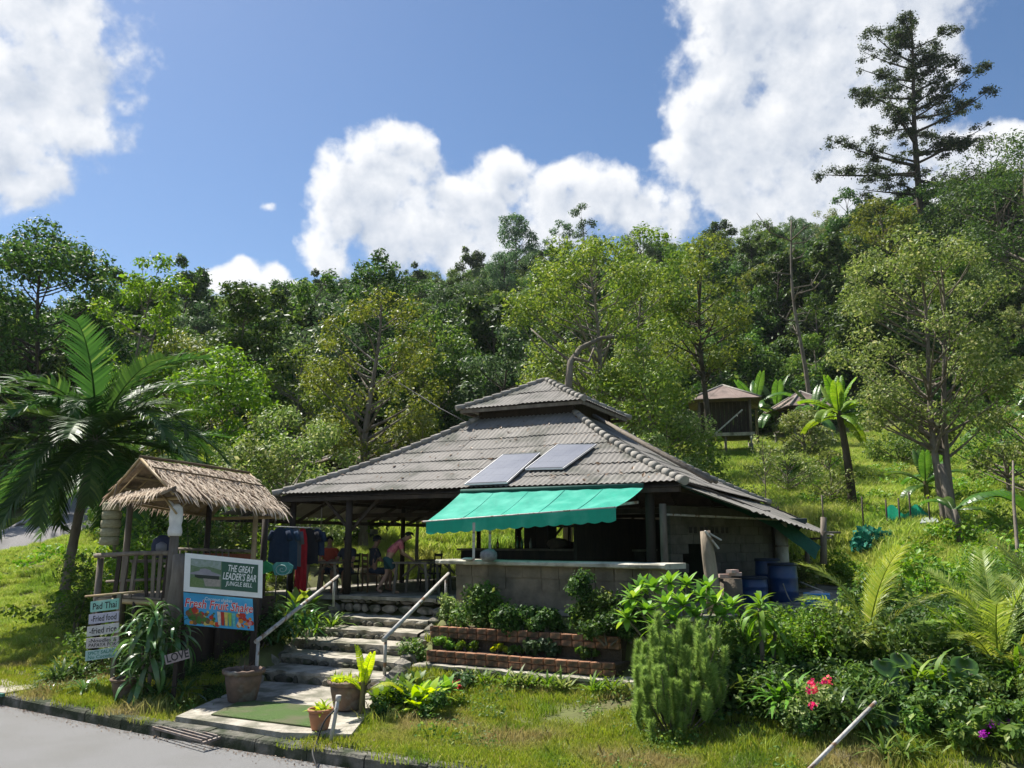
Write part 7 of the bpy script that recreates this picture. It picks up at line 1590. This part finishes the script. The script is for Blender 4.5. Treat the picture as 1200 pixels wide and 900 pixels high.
# big round leaves
ph = thing('philodendron', 'plant with large round dark green leaves beside the brick border', 'plant', G(1045, 11.2)); b0 = G(1045, 11.2)
def round_leaf(name, r_):
    m = MB(); n = 14; vs = [(0, 0, 0)]
    for k in range(n):
        a = k * 6.283 / n; q = r_ * (1.0 + .25 * math.cos(a)) * (.55 if k == n // 2 else 1); vs.append((r_ * .75 + q * math.cos(a), q * .85 * math.sin(a), -.12 * r_ * (math.cos(a) + 1) ** 2 + .1 * r_ * abs(math.sin(a))))
    vs[0] = (r_ * .3, 0, 0); m.add(vs, [(0, k + 1, (k + 1) % n + 1) for k in range(n)], True); return m.mesh(name)
rlm = round_leaf('leaf', .16); rr = random.Random(9)
for (u, v, d, s) in [(1045,823,10.7,1.1),(1040,790,11.0,1.2),(1030,772,11.2,1.1),(1052,765,11.4,1.0),(1115,785,11.0,1.3),(1130,770,11.2,1.2),(1100,770,11.5,1.1),(1065,782,11.4,.9),(1020,795,11.0,.9),(1140,790,10.9,1.1),(1085,795,11.0,.8)]:
    p = P(u, v, d); o = piece('leaf', rlm, ph, p, (rr.uniform(-.2, .2), rr.uniform(.3, .9), -1.57 + rr.uniform(-.7, .7)), s, LF['strap']); m = MB(); f = b0 + Vector(((p.x - b0.x) * .4, 0, 0)); m.tube([f, f.lerp(p, .6) + Vector((0, 0, .1)), p], [.014, .01, .007], 4); obj('stalk', m, BARK, ph)
# young palms
PY = leafmat('leaf_youngpalm', (.14,.22,.035), (.27,.34,.06), (.42,.44,.16), trans=.4, rough=.45, spec=.35)
palm('young palm with arching pale fronds just right of the blue basket', G(1005, 12.9), .30, .07, 13, 1.55, .42, seed=5, el=(.0, 1.45), name='young_palm', matl=PY, arch=1.0, wdt=.05, group='young palms in the right garden')
palm('young palm with feathery yellow green fronds near the right edge', G(1150, 11.8), .2, .08, 19, 1.75, .40, seed=6, el=(.05, 1.5), name='young_palm', matl=PY, arch=1.1, wdt=.045, az0=1, group='young palms in the right garden')
palm('small young palm cut off by the right edge', G(1205, 13.2), .4, .07, 12, 1.5, .36, seed=8, el=(.1, 1.4), name='young_palm', matl=PY, arch=1.0, wdt=.045, az0=2, group='young palms in the right garden')

# ------------------------------------------------------------------ trees near the bar
CPM = leafmat('leaf_coconut', (.022,.06,.016), (.055,.125,.028), (.13,.19,.05), rough=.5, spec=.2, trans=.3)
palm('tall coconut palm with a slim curving trunk standing on the left lawn', G(84, 21.5), 4.95, .14, 44, 3.6, 1.0, seed=2, lean=(.30, .3), el=(-.55, 1.2), matl=CPM, arch=1.5, wdt=.066)
palm('second palm with dark drooping fronds behind the coconut palm', G(140, 26), 3.9, .15, 20, 3.2, .85, seed=12, lean=(.1, .2), el=(-.9, 1.2), name='dark_palm', arch=1.5, wdt=.055, az0=.8)
palm('young palm with upright yellow green fronds right of the coconut palm', G(238, 28), 1.4, .12, 12, 3.0, .6, seed=13, el=(.3, 1.5), name='upright_palm', matl=PY, arch=.9, az0=.4)
def top_h(u, d, v): p = P(u, v, d); return p.z - H(p.x, d)
def hero(name, label, u, d, vtop, Rr, **kw):
    t = make_tree(name, label, 'tree', top_h(u, d, vtop), Rr, **kw); t.location = G(u, d); return t
hero('broad_tree', 'big spreading broadleaf tree at the far left edge', 28, 44, 248, 5.4, n_clumps=80, cr=1.45, n_leaves=36000, leaf=.25, lo=.12, trunk_r=.26, seed=1, leafm='dark', bark=BARKD)
hero('broad_tree', 'dark broadleaf tree filling the left edge below the spreading one', -70, 44, 330, 3.6, n_clumps=50, cr=1.0, n_leaves=12000, leaf=.2, lo=.2, trunk_r=.22, seed=2, leafm='dark')
hero('slim_tree', 'slim airy tree with bright yellow green leaves against the sky left of centre', 152, 35, 286, 2.1, n_clumps=34, cr=.62, n_leaves=5600, leaf=.19, lo=.42, trunk_r=.13, seed=3, leafm='bright', twin=True, inner=.25)
hero('layered_tree', 'dark flat layered tree right of the slim bright one', 262, 43, 322, 3.0, n_clumps=46, cr=1.0, n_leaves=9000, leaf=.24, lo=.4, trunk_r=.2, seed=4, leafm='dark', shape='tiers', flat=.4)
hero('round_tree', 'round bright green leafy tree above the bamboo hut', 252, 32, 395, 2.1, n_clumps=34, cr=.8, n_leaves=8500, leaf=.19, lo=.2, trunk_r=.14, seed=5, leafm='bright')
hero('scrub_tree', 'grey green twiggy tree behind the coconut palm crown', 195, 38, 380, 2.6, n_clumps=40, cr=.8, n_leaves=7000, leaf=.17, lo=.2, trunk_r=.13, seed=6, leafm='olive')
hero('scrub_tree', 'low sprawling pale leaved tree beside the left hip of the bar roof', 335, 27.5, 468, 2.6, n_clumps=50, cr=.62, n_leaves=12000, leaf=.13, lo=.12, trunk_r=.12, seed=7, leafm='pale', bark=BARKP)
hero('olive_tree', 'olive brown tree with thin foliage left of the straight trunk', 348, 41, 392, 2.5, n_clumps=40, cr=.8, n_leaves=8500, leaf=.17, lo=.2, trunk_r=.14, seed=8, leafm='olive')
hero('scrub_tree', 'small round pale tree low behind the hut roof', 285, 26, 505, 1.9, n_clumps=34, cr=.6, n_leaves=7500, leaf=.13, lo=.1, trunk_r=.1, seed=9, leafm='pale')
hero('straight_tree', 'olive green tree with a straight grey trunk rising behind the left roof slope', 427, 31, 325, 2.9, n_clumps=46, cr=.72, n_leaves=12000, leaf=.14, lo=.36, trunk_r=.19, seed=10, leafm='olive', bark=BARK, trunk_top=.9)
hero('small_tree', 'small pale green rosette crowned tree just left of the roof peak', 490, 30, 482, 1.5, n_clumps=20, cr=.6, n_leaves=3600, leaf=.17, lo=.4, trunk_r=.08, seed=11, leafm='pale')
bt_ = hero('crooked_tree', 'large olive green tree with a pale crooked trunk behind the roof peak', 700, 35, 258, 4.1, n_clumps=90, cr=.85, n_leaves=27000, leaf=.155, lo=.26, trunk_r=.2, seed=12, leafm='olive', bark=BARKP)
tb_ = [P(664, 500, 31), P(667, 440, 31), P(668, 425, 31.2), P(680, 408, 31.8), P(705, 396, 32.6), P(735, 394, 33.5), P(755, 385, 34.5)]
m = MB(); m.tube([Vector((tb_[0].x, tb_[0].y, H(tb_[0].x, tb_[0].y))) - Vector((0, 0, .3))] + tb_, [.20, .17, .15, .13, .11, .085, .06, .03], 9)
m.tube([P(669, 424, 31.2), P(640, 402, 31.6), P(622, 385, 32)], [.07, .05, .025], 6); m.tube([P(672, 420, 31.3), P(690, 424, 31.3), P(696, 408, 31.6)], [.08, .06, .04], 6); obj('crooked_limb', m, BARK, bt_)
hero('olive_tree', 'yellow olive tree low beside the right roof slope behind the crooked one', 765, 31.5, 395, 2.6, n_clumps=54, cr=.75, n_leaves=12000, leaf=.16, lo=.12, trunk_r=.14, seed=13, leafm='olive')
hero('scrub_tree', 'silvery pale shrubby tree in front of the stilted cabin', 790, 30, 452, 1.9, n_clumps=34, cr=.6, n_leaves=9500, leaf=.12, lo=.08, trunk_r=.09, seed=14, leafm='pale')
hero('thin_tree', 'tall thin olive tree with a straight dark trunk left of the cabin', 835, 44, 262, 2.9, n_clumps=46, cr=.85, n_leaves=8500, leaf=.18, lo=.42, trunk_r=.2, seed=15, leafm='olive', trunk_top=.93, bark=BARKD)
hero('rosette_tree', 'yellow green tree rounding off the skyline above the roof peak', 755, 42, 252, 2.3, n_clumps=30, cr=.8, n_leaves=5600, leaf=.2, lo=.55, trunk_r=.16, seed=16, leafm='olive')
rt_ = hero('twin_trunk_tree', 'large grey green tree with two tall trunks at the right', 1112, 26.5, 268, 2.95, n_clumps=84, cr=.62, n_leaves=19000, leaf=.125, lo=.34, trunk_r=.14, seed=17, leafm='pale', bark=BARK, twin=True, shape='tall', trunk_top=.9)
m = MB(); b_ = G(1130, 25.2); m.tube([b_ + Vector((.0, .6, -.3)), b_ + Vector((.0, .6, .4)), b_ + Vector((-.08, .7, 1.3)), b_ + Vector((-.15, .8, 2.4))], [.26, .22, .15, .11], 10); obj('swollen_base', m, BARK, rt_)
for k, (u, d, vt, rr_, lf_, lab) in enumerate([(895, 27, 505, .95, 'pale', 'slender sapling with sparse pale leaves right of the roof end'), (975, 30, 520, 1.0, 'pale', 'sparse sapling behind the dark banana trunk'), (925, 34, 520, 1.2, 'pale', 'loose pale bushy sapling below the smaller cabin'), 
                                               (1060, 44, 505, 2.0, 'mid', 'green bushy tree far up the slope left of the twin trunk tree'), (1185, 33, 430, 2.2, 'mid', 'green tree behind the bare pole at the right edge'), (1230, 27, 400, 2.6, 'pale', 'pale leaved tree half outside the right edge')]):
    hero('sapling', lab, u, d, vt, rr_, n_clumps=22 if rr_ < 1.3 else 34, cr=.4 if rr_ < 1.3 else .6, n_leaves=1500 if rr_ < 1.3 else 5500, leaf=.11 if rr_ < 1.3 else .14, lo=.25, trunk_r=.045 if rr_ < 1.3 else .09, seed=30 + k, leafm=lf_)
hero('small_tree', 'pale leafy small tree standing in front of the smaller cabin', 948, 47, 476, 1.9, n_clumps=26, cr=.6, n_leaves=4200, leaf=.17, lo=.15, trunk_r=.09, seed=77, leafm='pale')
# bare dead tree
dtp = G(955, 58); dtree = thing('dead_tree', 'bare dead tree with broken grey branches standing before the dark hillside', 'tree', dtp); rr = random.Random(4); m = MB(); hd_ = top_h(950, 58, 258)
tp = lambda t: dtp + Vector((-.4 * t + .25 * math.sin(t * 7), 0, hd_ * t)); m.tube([tp(i / 12) for i in range(13)], [.21 * (1 - .75 * i / 12) for i in range(13)], 8); obj('trunk', m, BARK, dtree)
for k in range(15):
    t = .45 + .5 * rr.random(); a = rr.random() * 6.283; L = rr.uniform(1.2, 3.6); p0 = tp(t); p1 = p0 + Vector((math.cos(a) * L * .6, math.sin(a) * L * .4, L * .15)); p2 = p1 + Vector((math.cos(a) * L * .35, math.sin(a) * L * .3, L * rr.uniform(-.1, .5))); m = MB(); m.tube([p0, p1, p2], [.06, .04, .015], 5)
    m.tube([p1, p1 + Vector((rr.uniform(-.6, .6), 0, rr.uniform(.3, .9)))], [.05, .015], 4); obj('branch', m, BARK, dtree)
# bananas
banana('banana plant with bright upright leaves on a tall blackened trunk', G(1000, 29.5), top_h(992, 29.5, 482), 14, 1.55, seed=1, matl=leafmat('leaf_banana_bright', (.11,.23,.025), (.20,.33,.045), None, trans=.4, rough=.45), trunkm=BARKD, r=.15, el=(-.2, 1.5), lean=(-.25, 0))
for k, (u, d, h_, L_, lab) in enumerate([(893, 56, 3.2, 2.6, 'big leaved banana plant directly behind the stilted cabin'), (918, 60, 2.6, 2.8, 'banana plant between the two cabins'), (962, 54, 2.6, 2.4, 'banana plant right of the smaller cabin roof'), (1088, 31, 1.0, 1.5, 'short banana plant under the twin trunk tree'), (1102, 32, 1.2, 1.4, 'short banana plant just right of the other short one'), (1190, 40, 2.4, 2.2, 'banana plant near the right edge high on the slope'), (930, 40, .4, 1.2, 'low banana sprout in the grass below the cabins')]):
    banana(lab, G(u, d), h_, 8, L_, seed=k + 5, group='banana plants on the slope')
bl_ = thing('banana_plant', 'banana plant with one huge torn leaf drooping right before the swollen trunk', 'banana plant', G(1122, 23)); m = MB(); m.tube([bl_.location, bl_.location + Vector((-.1, 0, 1.15))], [.12, .08], 8); obj('trunk', m, BARK, bl_)
bme = banana_leaf('leaf', 2.1, .62, 1.9, seed=4)
for az, e_, s_ in ((-.12, .62, 1.0), (2.6, .8, .45), (-.5, .25, .6), (1.5, .9, .5)): piece('leaf', bme, bl_, bl_.location + Vector((-.1, 0, 1.1)), Matrix.Rotation(az, 3, 'Z') @ Matrix.Rotation(-e_, 3, 'Y'), s_, LF['banana'])
# ------------------------------------------------------------------ the forest
VAR = []
specs = [('round', 'dark', 10, 3.9, 22, 1.4, 6400, .38, .25), ('round', 'mid', 9.5, 3.6, 24, 1.3, 6200, .30, .25), ('tall', 'dark', 12.5, 3.0, 26, 1.2, 6000, .46, .3), ('umbrella', 'mid', 10.5, 4.4, 22, 1.3, 5400, .36, .5),
         ('round', 'olive', 9, 3.5, 40, .85, 5600, .24, .25), ('tall', 'blue', 11.5, 2.9, 26, 1.15, 5200, .30, .3), ('round', 'bright', 8.5, 3.4, 22, 1.2, 5200, .40, .25), ('tiers', 'dark', 11.5, 4.0, 30, 1.15, 5600, .40, .4), ('vase', 'pale', 8.5, 3.4, 30, .9, 5000, .22, .35)]
WORD = {'dark': 'dark green', 'mid': 'mid green', 'olive': 'olive brown', 'blue': 'blue green', 'bright': 'bright green', 'pale': 'pale green'}
SHP = {'vase': 'vase shaped', 'round': 'round crowned', 'tall': 'tall narrow', 'umbrella': 'umbrella crowned', 'tiers': 'layered'}
for k, (shp, lf_, Hh, Rr, nc, cr, nl, ls_, lo) in enumerate(specs):
    lab = '%s %s tree in the forest on the hillside' % (SHP[shp], WORD[lf_])
    VAR.append((make_tree('forest_tree', lab, 'tree', Hh, Rr, nc, cr, nl, ls_, lo, trunk_r=.22, seed=200 + k, leafm=lf_, shape=shp, bark=(BARK, BARKP, BARKD)[k % 3], up=.6, group=lab.replace('tree in', 'trees in')), lf_))
rr = random.Random(99); used = set(); cnt = 0; d = 48.0; spots = []
heroes_clear = lambda u, d: (u > 735 and d < 61) or (u > 1130 and d < 66) or (u < 430 and d < 46) or (360 < u < 560 and d < 58)
while d < 152:
    sp_ = 5.6 + (d - 48) * .035
    x = -0.80 * d + rr.random() * sp_
    while x < .80 * d:
        xx = x + rr.uniform(-.3, .3) * sp_; dd2 = d + rr.uniform(-.35, .35) * sp_; u = 600 + F_PX * xx / dd2
        if not heroes_clear(u, dd2) and -130 < u < 1330: spots.append((xx, dd2))
        x += sp_
    d += sp_ * 1.02
spots.sort(key=lambda s: s[1])
W_ = [5, 5, 4, 3, 3, 3, 2, 3, 2]
spx = np.array(spots); sz = hz(spx[:, 0], spx[:, 1])
vis = []
for i, (x, y) in enumerate(spots):
    v_ = noise.noise(Vector((x * .03, y * .03, 4))); w = list(W_)
    u = 600 + F_PX * x / y
    if 430 < u < 640 and y < 95: w = [8, 2, 7, 2, 0, 2, 0, 5, 0]
    elif 850 < u < 1010 and y < 95: w = [7, 3, 5, 2, 1, 2, 0, 4, 0]
    elif u < 430: w = [8, 2, 6, 2, 1, 4, 0, 5, 1]
    elif u > 1130 and y < 110: w = [8, 3, 4, 3, 0, 2, 0, 5, 1]
    elif 640 < u < 860: w = [3, 4, 2, 3, 6, 2, 3, 2, 3]
    k = rr.choices(range(9), w)[0]; s = rr.uniform(.72, 1.12) * (1 if y < 100 else .85)
    loc = (x, y, sz[i] - .4); rz = rr.random() * 6.283; sca = (s * rr.uniform(.9, 1.1), s * rr.uniform(.9, 1.1), s * rr.uniform(.85, 1.15))
    reg = 'above the palms on the left' if u < 250 else 'above the bamboo hut' if u < 370 else 'above the left roof slope' if u < 540 else 'above the roof peak' if u < 740 else 'above the stilted cabins' if u < 960 else 'on the right hillside'
    dep = 'at the forest edge' if y < 70 else 'low on the slope' if y < 92 else 'high on the slope' if y < 122 else 'near the ridge'
    shp, lf_ = specs[k][0], specs[k][1]; lab = '%s %s tree %s %s' % (SHP[shp], WORD[lf_], dep, reg)
    if k not in used: t = VAR[k][0]; t.location = loc; t.rotation_euler.z = rz; t.scale = sca; used.add(k)
    else: t = copy_tree(VAR[k][0], loc=loc, rz=rz, sc=sca)
    t['label'] = lab; t['group'] = lab
for k in range(9):
    if k not in used: VAR[k][0].location = G(500 + 20 * k, 140)
print('forest trees', len(spots))
# understorey and the far wood
g_ = np.random.default_rng(50)
us = src('undergrowth', 'dark undergrowth at the forest edge behind the bar', crown_mesh('undergrowth', [((random.Random(i).uniform(-1.3, 1.3), random.Random(i + 50).uniform(-1.3, 1.3), .5 + random.Random(i + 90).random() * 1.3), .75) for i in range(14)], 1900, .26, np.random.default_rng(4)), LF['dark'], G(560, 47))
n = 2600; dd_ = (44 ** 2 + (160 ** 2 - 44 ** 2) * g_.random(n)) ** .5; uu = g_.uniform(-140, 1340, n); ok = ~(((uu > 720) & (dd_ < 61)) | ((uu > 400) & (dd_ < 50)) | ((uu > 340) & (uu < 560) & (dd_ < 56))); dd_, uu = dd_[ok], uu[ok]; x = (uu - 600) / F_PX * dd_
scatter('undergrowth', 'dark leafy undergrowth between the forest trees', us, np.stack([x, dd_, hz(x, dd_)], 1), g_.uniform(.7, 1.7, len(x)), g_.uniform(0, 6.28, len(x)))
us2 = src('undergrowth', 'mid green undergrowth at the forest edge on the left', crown_mesh('undergrowth', [((random.Random(i).uniform(-1.3, 1.3), random.Random(i + 50).uniform(-1.3, 1.3), .4 + random.Random(i + 90).random() * 1.2), .7) for i in range(14)], 1900, .2, np.random.default_rng(5)), LF['mid'], G(130, 41))
n = 300; dd_ = g_.uniform(31, 48, n); uu = g_.uniform(-140, 400, n); x = (uu - 600) / F_PX * dd_; ok = (side_dist(x, dd_) > 4.2) & ~((uu < 135) & (dd_ < 42)); x, dd_ = x[ok], dd_[ok]
scatter('undergrowth', 'leafy undergrowth behind the palms on the left', us2, np.stack([x, dd_, hz(x, dd_)], 1), g_.uniform(.6, 1.3, len(x)), g_.uniform(0, 6.28, len(x)))
fsrc = [c for c in VAR[1][0].children if c.name.startswith('crown')][0]
n = 1500; dd_ = (148 ** 2 + (300 ** 2 - 148 ** 2) * g_.random(n)) ** .5; uu = g_.uniform(-250, 1450, n); x = (uu - 600) / F_PX * dd_
scatter('far_forest', 'distant blue green forest covering the ridge', fsrc, np.stack([x, dd_, hz(x, dd_) - 1.0], 1), g_.uniform(.7, 1.15, n), g_.uniform(0, 6.28, n))
# skyline trees
def sky_tree(label, u, d, vbase, vtop, Rr, **kw):
    pb = P(u, vbase, d); z0 = min(pb.z, H(pb.x, d)); t = make_tree('skyline_tree', label, 'tree', P(u, vtop, d).z - z0, Rr, **kw); t.location = (pb.x, d, z0); return t
tall = thing('tall_tree', 'towering dark tree with open tiered branches alone on the right skyline', 'tree', (0, 0, 0))
# built branch by branch: long tiered limbs carrying flat sprays
td = 98.0; b_ = P(1072, 232, td); zt = P(1066, 12, td).z; tall.location = (b_.x, td, min(b_.z, H(b_.x, td))); z0 = tall.location.z; HT = zt - z0; rr = random.Random(17); m = MB()
tk = lambda t: Vector((1.9 * t + .15 * math.sin(t * 9), 0, HT * t)); m.tube([tk(i / 16) for i in range(17)], [.55 * (1 - .9 * i / 16) + .03 for i in range(17)], 8, cap=False)
cl = []; s0 = (b_.z - z0) / HT
for k in range(44):
    t = s0 + .02 + (1 - s0 - .04) * (k + rr.random() * 2.4) / 46; rel = (t - s0) / (1 - s0); Lm = (12.0 * max(0, 1 - rel) ** .62 + 1.8) * rr.choice((.45, .6, .75, .9, 1.05)); a = rr.choice([0, math.pi]) + rr.uniform(-1.0, 1.0) if rr.random() < .75 else rr.random() * 6.283
    dirv = Vector((math.cos(a), math.sin(a), .1 + .55 * rel)); p0 = tk(max(.02, t - .05)); p1 = p0 + dirv * Lm; limb(m, p0, p1, .05 + .016 * Lm, .02, rr, sag=.1)
    for j in range(5 + int(Lm / 1.1)):
        s = .3 + .72 * rr.random(); q = p0.lerp(p1, s) + Vector((rr.uniform(-.9, .9), rr.uniform(-1.1, 1.1), rr.uniform(-.9, .7))); cl.append((tuple(q), rr.uniform(.5, 1.25)))
for k in range(46):
    t = s0 + (1 - s0) * rr.random() * .93; q = tk(t) + Vector((rr.gauss(0, 1.6), rr.gauss(0, 1.6), rr.uniform(-.5, .5))) * (1.15 - t); cl.append((tuple(q), rr.uniform(.6, 1.2)))
cl.append((tuple(tk(.99)), .7)); cl.append((tuple(tk(.96)), .8))
obj('trunk', m.mesh('trunk'), BARKD, tall); obj('crown', crown_mesh('crown', cl, 60000, .27, np.random.default_rng(6), flat=.6, shell=.2), leafmat('leaf_tall', (.02,.045,.015), (.05,.09,.025), (.10,.13,.04)), tall)
sky_tree('round feathery blue green tree standing above the skyline left of centre', 603, 150, 310, 246, 4.2, n_clumps=46, cr=1.4, n_leaves=8000, leaf=.4, lo=.35, trunk_r=.3, seed=301, leafm='blue')
sky_tree('thin tree with a small tufted crown above the skyline', 685, 140, 300, 234, 2.2, n_clumps=12, cr=.95, n_leaves=1900, leaf=.34, lo=.5, trunk_r=.16, seed=302, leafm='blue')
sky_tree('feathery tree just left of the thin tufted skyline tree', 658, 145, 305, 256, 3.2, n_clumps=20, cr=1.0, n_leaves=2600, leaf=.36, lo=.4, trunk_r=.2, seed=303, leafm='blue')
for k, (u, d, vb, vt, R_, lf_, lab) in enumerate([(1178, 84, 300, 150, 6.5, 'dark', 'massive dark tree at the right edge of the skyline'), (1215, 75, 330, 145, 6, 'dark', 'dark tree cut by the right edge of the frame'), (1125, 92, 300, 205, 4.2, 'dark', 'dark tree between the towering tree and the massive one'), (995, 95, 300, 215, 3.0, 'dark', 'small dark tree left of the towering tree'),
                                                 (1040, 84, 330, 225, 4.0, 'olive', 'olive tree in front of the towering tree base'), (375, 60, 420, 302, 2.7, 'mid', 'tall green tree breaking the skyline left of the straight trunk'), (445, 63, 400, 283, 3.2, 'dark', 'dark pointed tree on the skyline above the straight trunk'), (500, 56, 440, 360, 3.4, 'mid', 'dense drooping green tree in the middle of the dark hollow'), (240, 95, 400, 345, 3, 'mid', 'small tree on the left skyline')]):
    sky_tree(lab, u, d, vb, vt, R_, n_clumps=46, cr=R_ * .3, n_leaves=8500, leaf=.3, lo=.25, trunk_r=.3, seed=310 + k, leafm=lf_)

# dry leaves on the roof and grit along the road edge
g_ = np.random.default_rng(61); pts_ = []
for i in range(170):
    aa = g_.uniform(A1 + .3, A0); bb = g_.uniform(-aa, aa) * .95; tt = (A0 - aa) / (A0 - A1); zz = ring(tt, A0, A1, Z0, Z1, SAG)[1] + .055; q = B(bb, -aa, zz); pts_.append((q.x, q.y, q.z))
c_ = np.array(pts_); V, F_ = leaf_quads(c_, unit(g_.normal(size=c_.shape) * .2 + np.array([-BY.x * .5, -BY.y * .5, .87])), .11, g_, .45); o = obj('fallen_leaves', quads_mesh('fallen_leaves', V, F_), LF['brown']); props(o, 'dry leaves lying on the bar roof sheets', kind='stuff')
x_ = g_.uniform(-11, 2, 1500); y_ = kerb_y(x_) - .16 - np.abs(g_.normal(size=1500)) * .14; c_ = np.stack([x_, y_, np.full(1500, .012)], 1); V, F_ = leaf_quads(c_, unit(g_.normal(size=c_.shape) * .3 + np.array([0, 0, 1])), .025, g_, .7); o = obj('road_grit', quads_mesh('road_grit', V, F_), LF['brown']); props(o, 'grit and leaf bits along the gutter', kind='stuff')

SUBPARTS = {'lettering': ('board', 'name_panel'), 'cell': ('back',), 'hair': ('body',), 'eyes': ('body',), 'mouth': ('body',), 'ears': ('body',), 'thatch': ('thatch_bed',), 'hanger': ('cloth',), 'blossom': ('foliage',),
            'printed_sky': ('photo_print',), 'printed_roof': ('photo_print',), 'printed_roof_shade': ('photo_print',), 'printed_wall': ('photo_print',), 'printed_bush': ('photo_print',), 'printed_fruit': ('board',), 'printed_glass': ('board',), 'seam': ('canopy',), 'frame': ('back',), 'rim': ('bowl',), 'collar': ('column',), 'pocket': ('bag_body',)}
kids = {}
for o in list(COL.objects):
    if o.parent is not None and o.parent.parent is None: kids.setdefault(o.parent.name, []).append(o)
for nm, ch in kids.items():
    last = {}
    for c in ch:
        stem_ = c.name.split('.')[0]
        for tgt in SUBPARTS.get(stem_, ()):
            t = last.get(tgt)
            if t is not None and t.location.length < 1e-6: c.parent = t; break
        else: last[stem_] = c
# ------------------------------------------------------------------ air
HAZE_D = 0.00011
hm = bpy.data.materials.new('air'); hm.use_nodes = True; hn = hm.node_tree.nodes; hn.clear()
pv = hn.new('ShaderNodeVolumePrincipled'); pv.inputs['Density'].default_value = HAZE_D; pv.inputs['Color'].default_value = (.86, .92, 1.0, 1); pv.inputs['Anisotropy'].default_value = .2
ho = hn.new('ShaderNodeOutputMaterial'); hm.node_tree.links.new(pv.outputs[0], ho.inputs['Volume'])
m = MB(); m.add([(x, y, z) for z in (-1.2, 140) for y in (-430, 560) for x in (-430, 430)], [(0, 2, 3, 1), (4, 5, 7, 6), (0, 1, 5, 4), (2, 6, 7, 3), (0, 4, 6, 2), (1, 3, 7, 5)])
o = obj('haze', m, hm); o['kind'] = 'stuff'
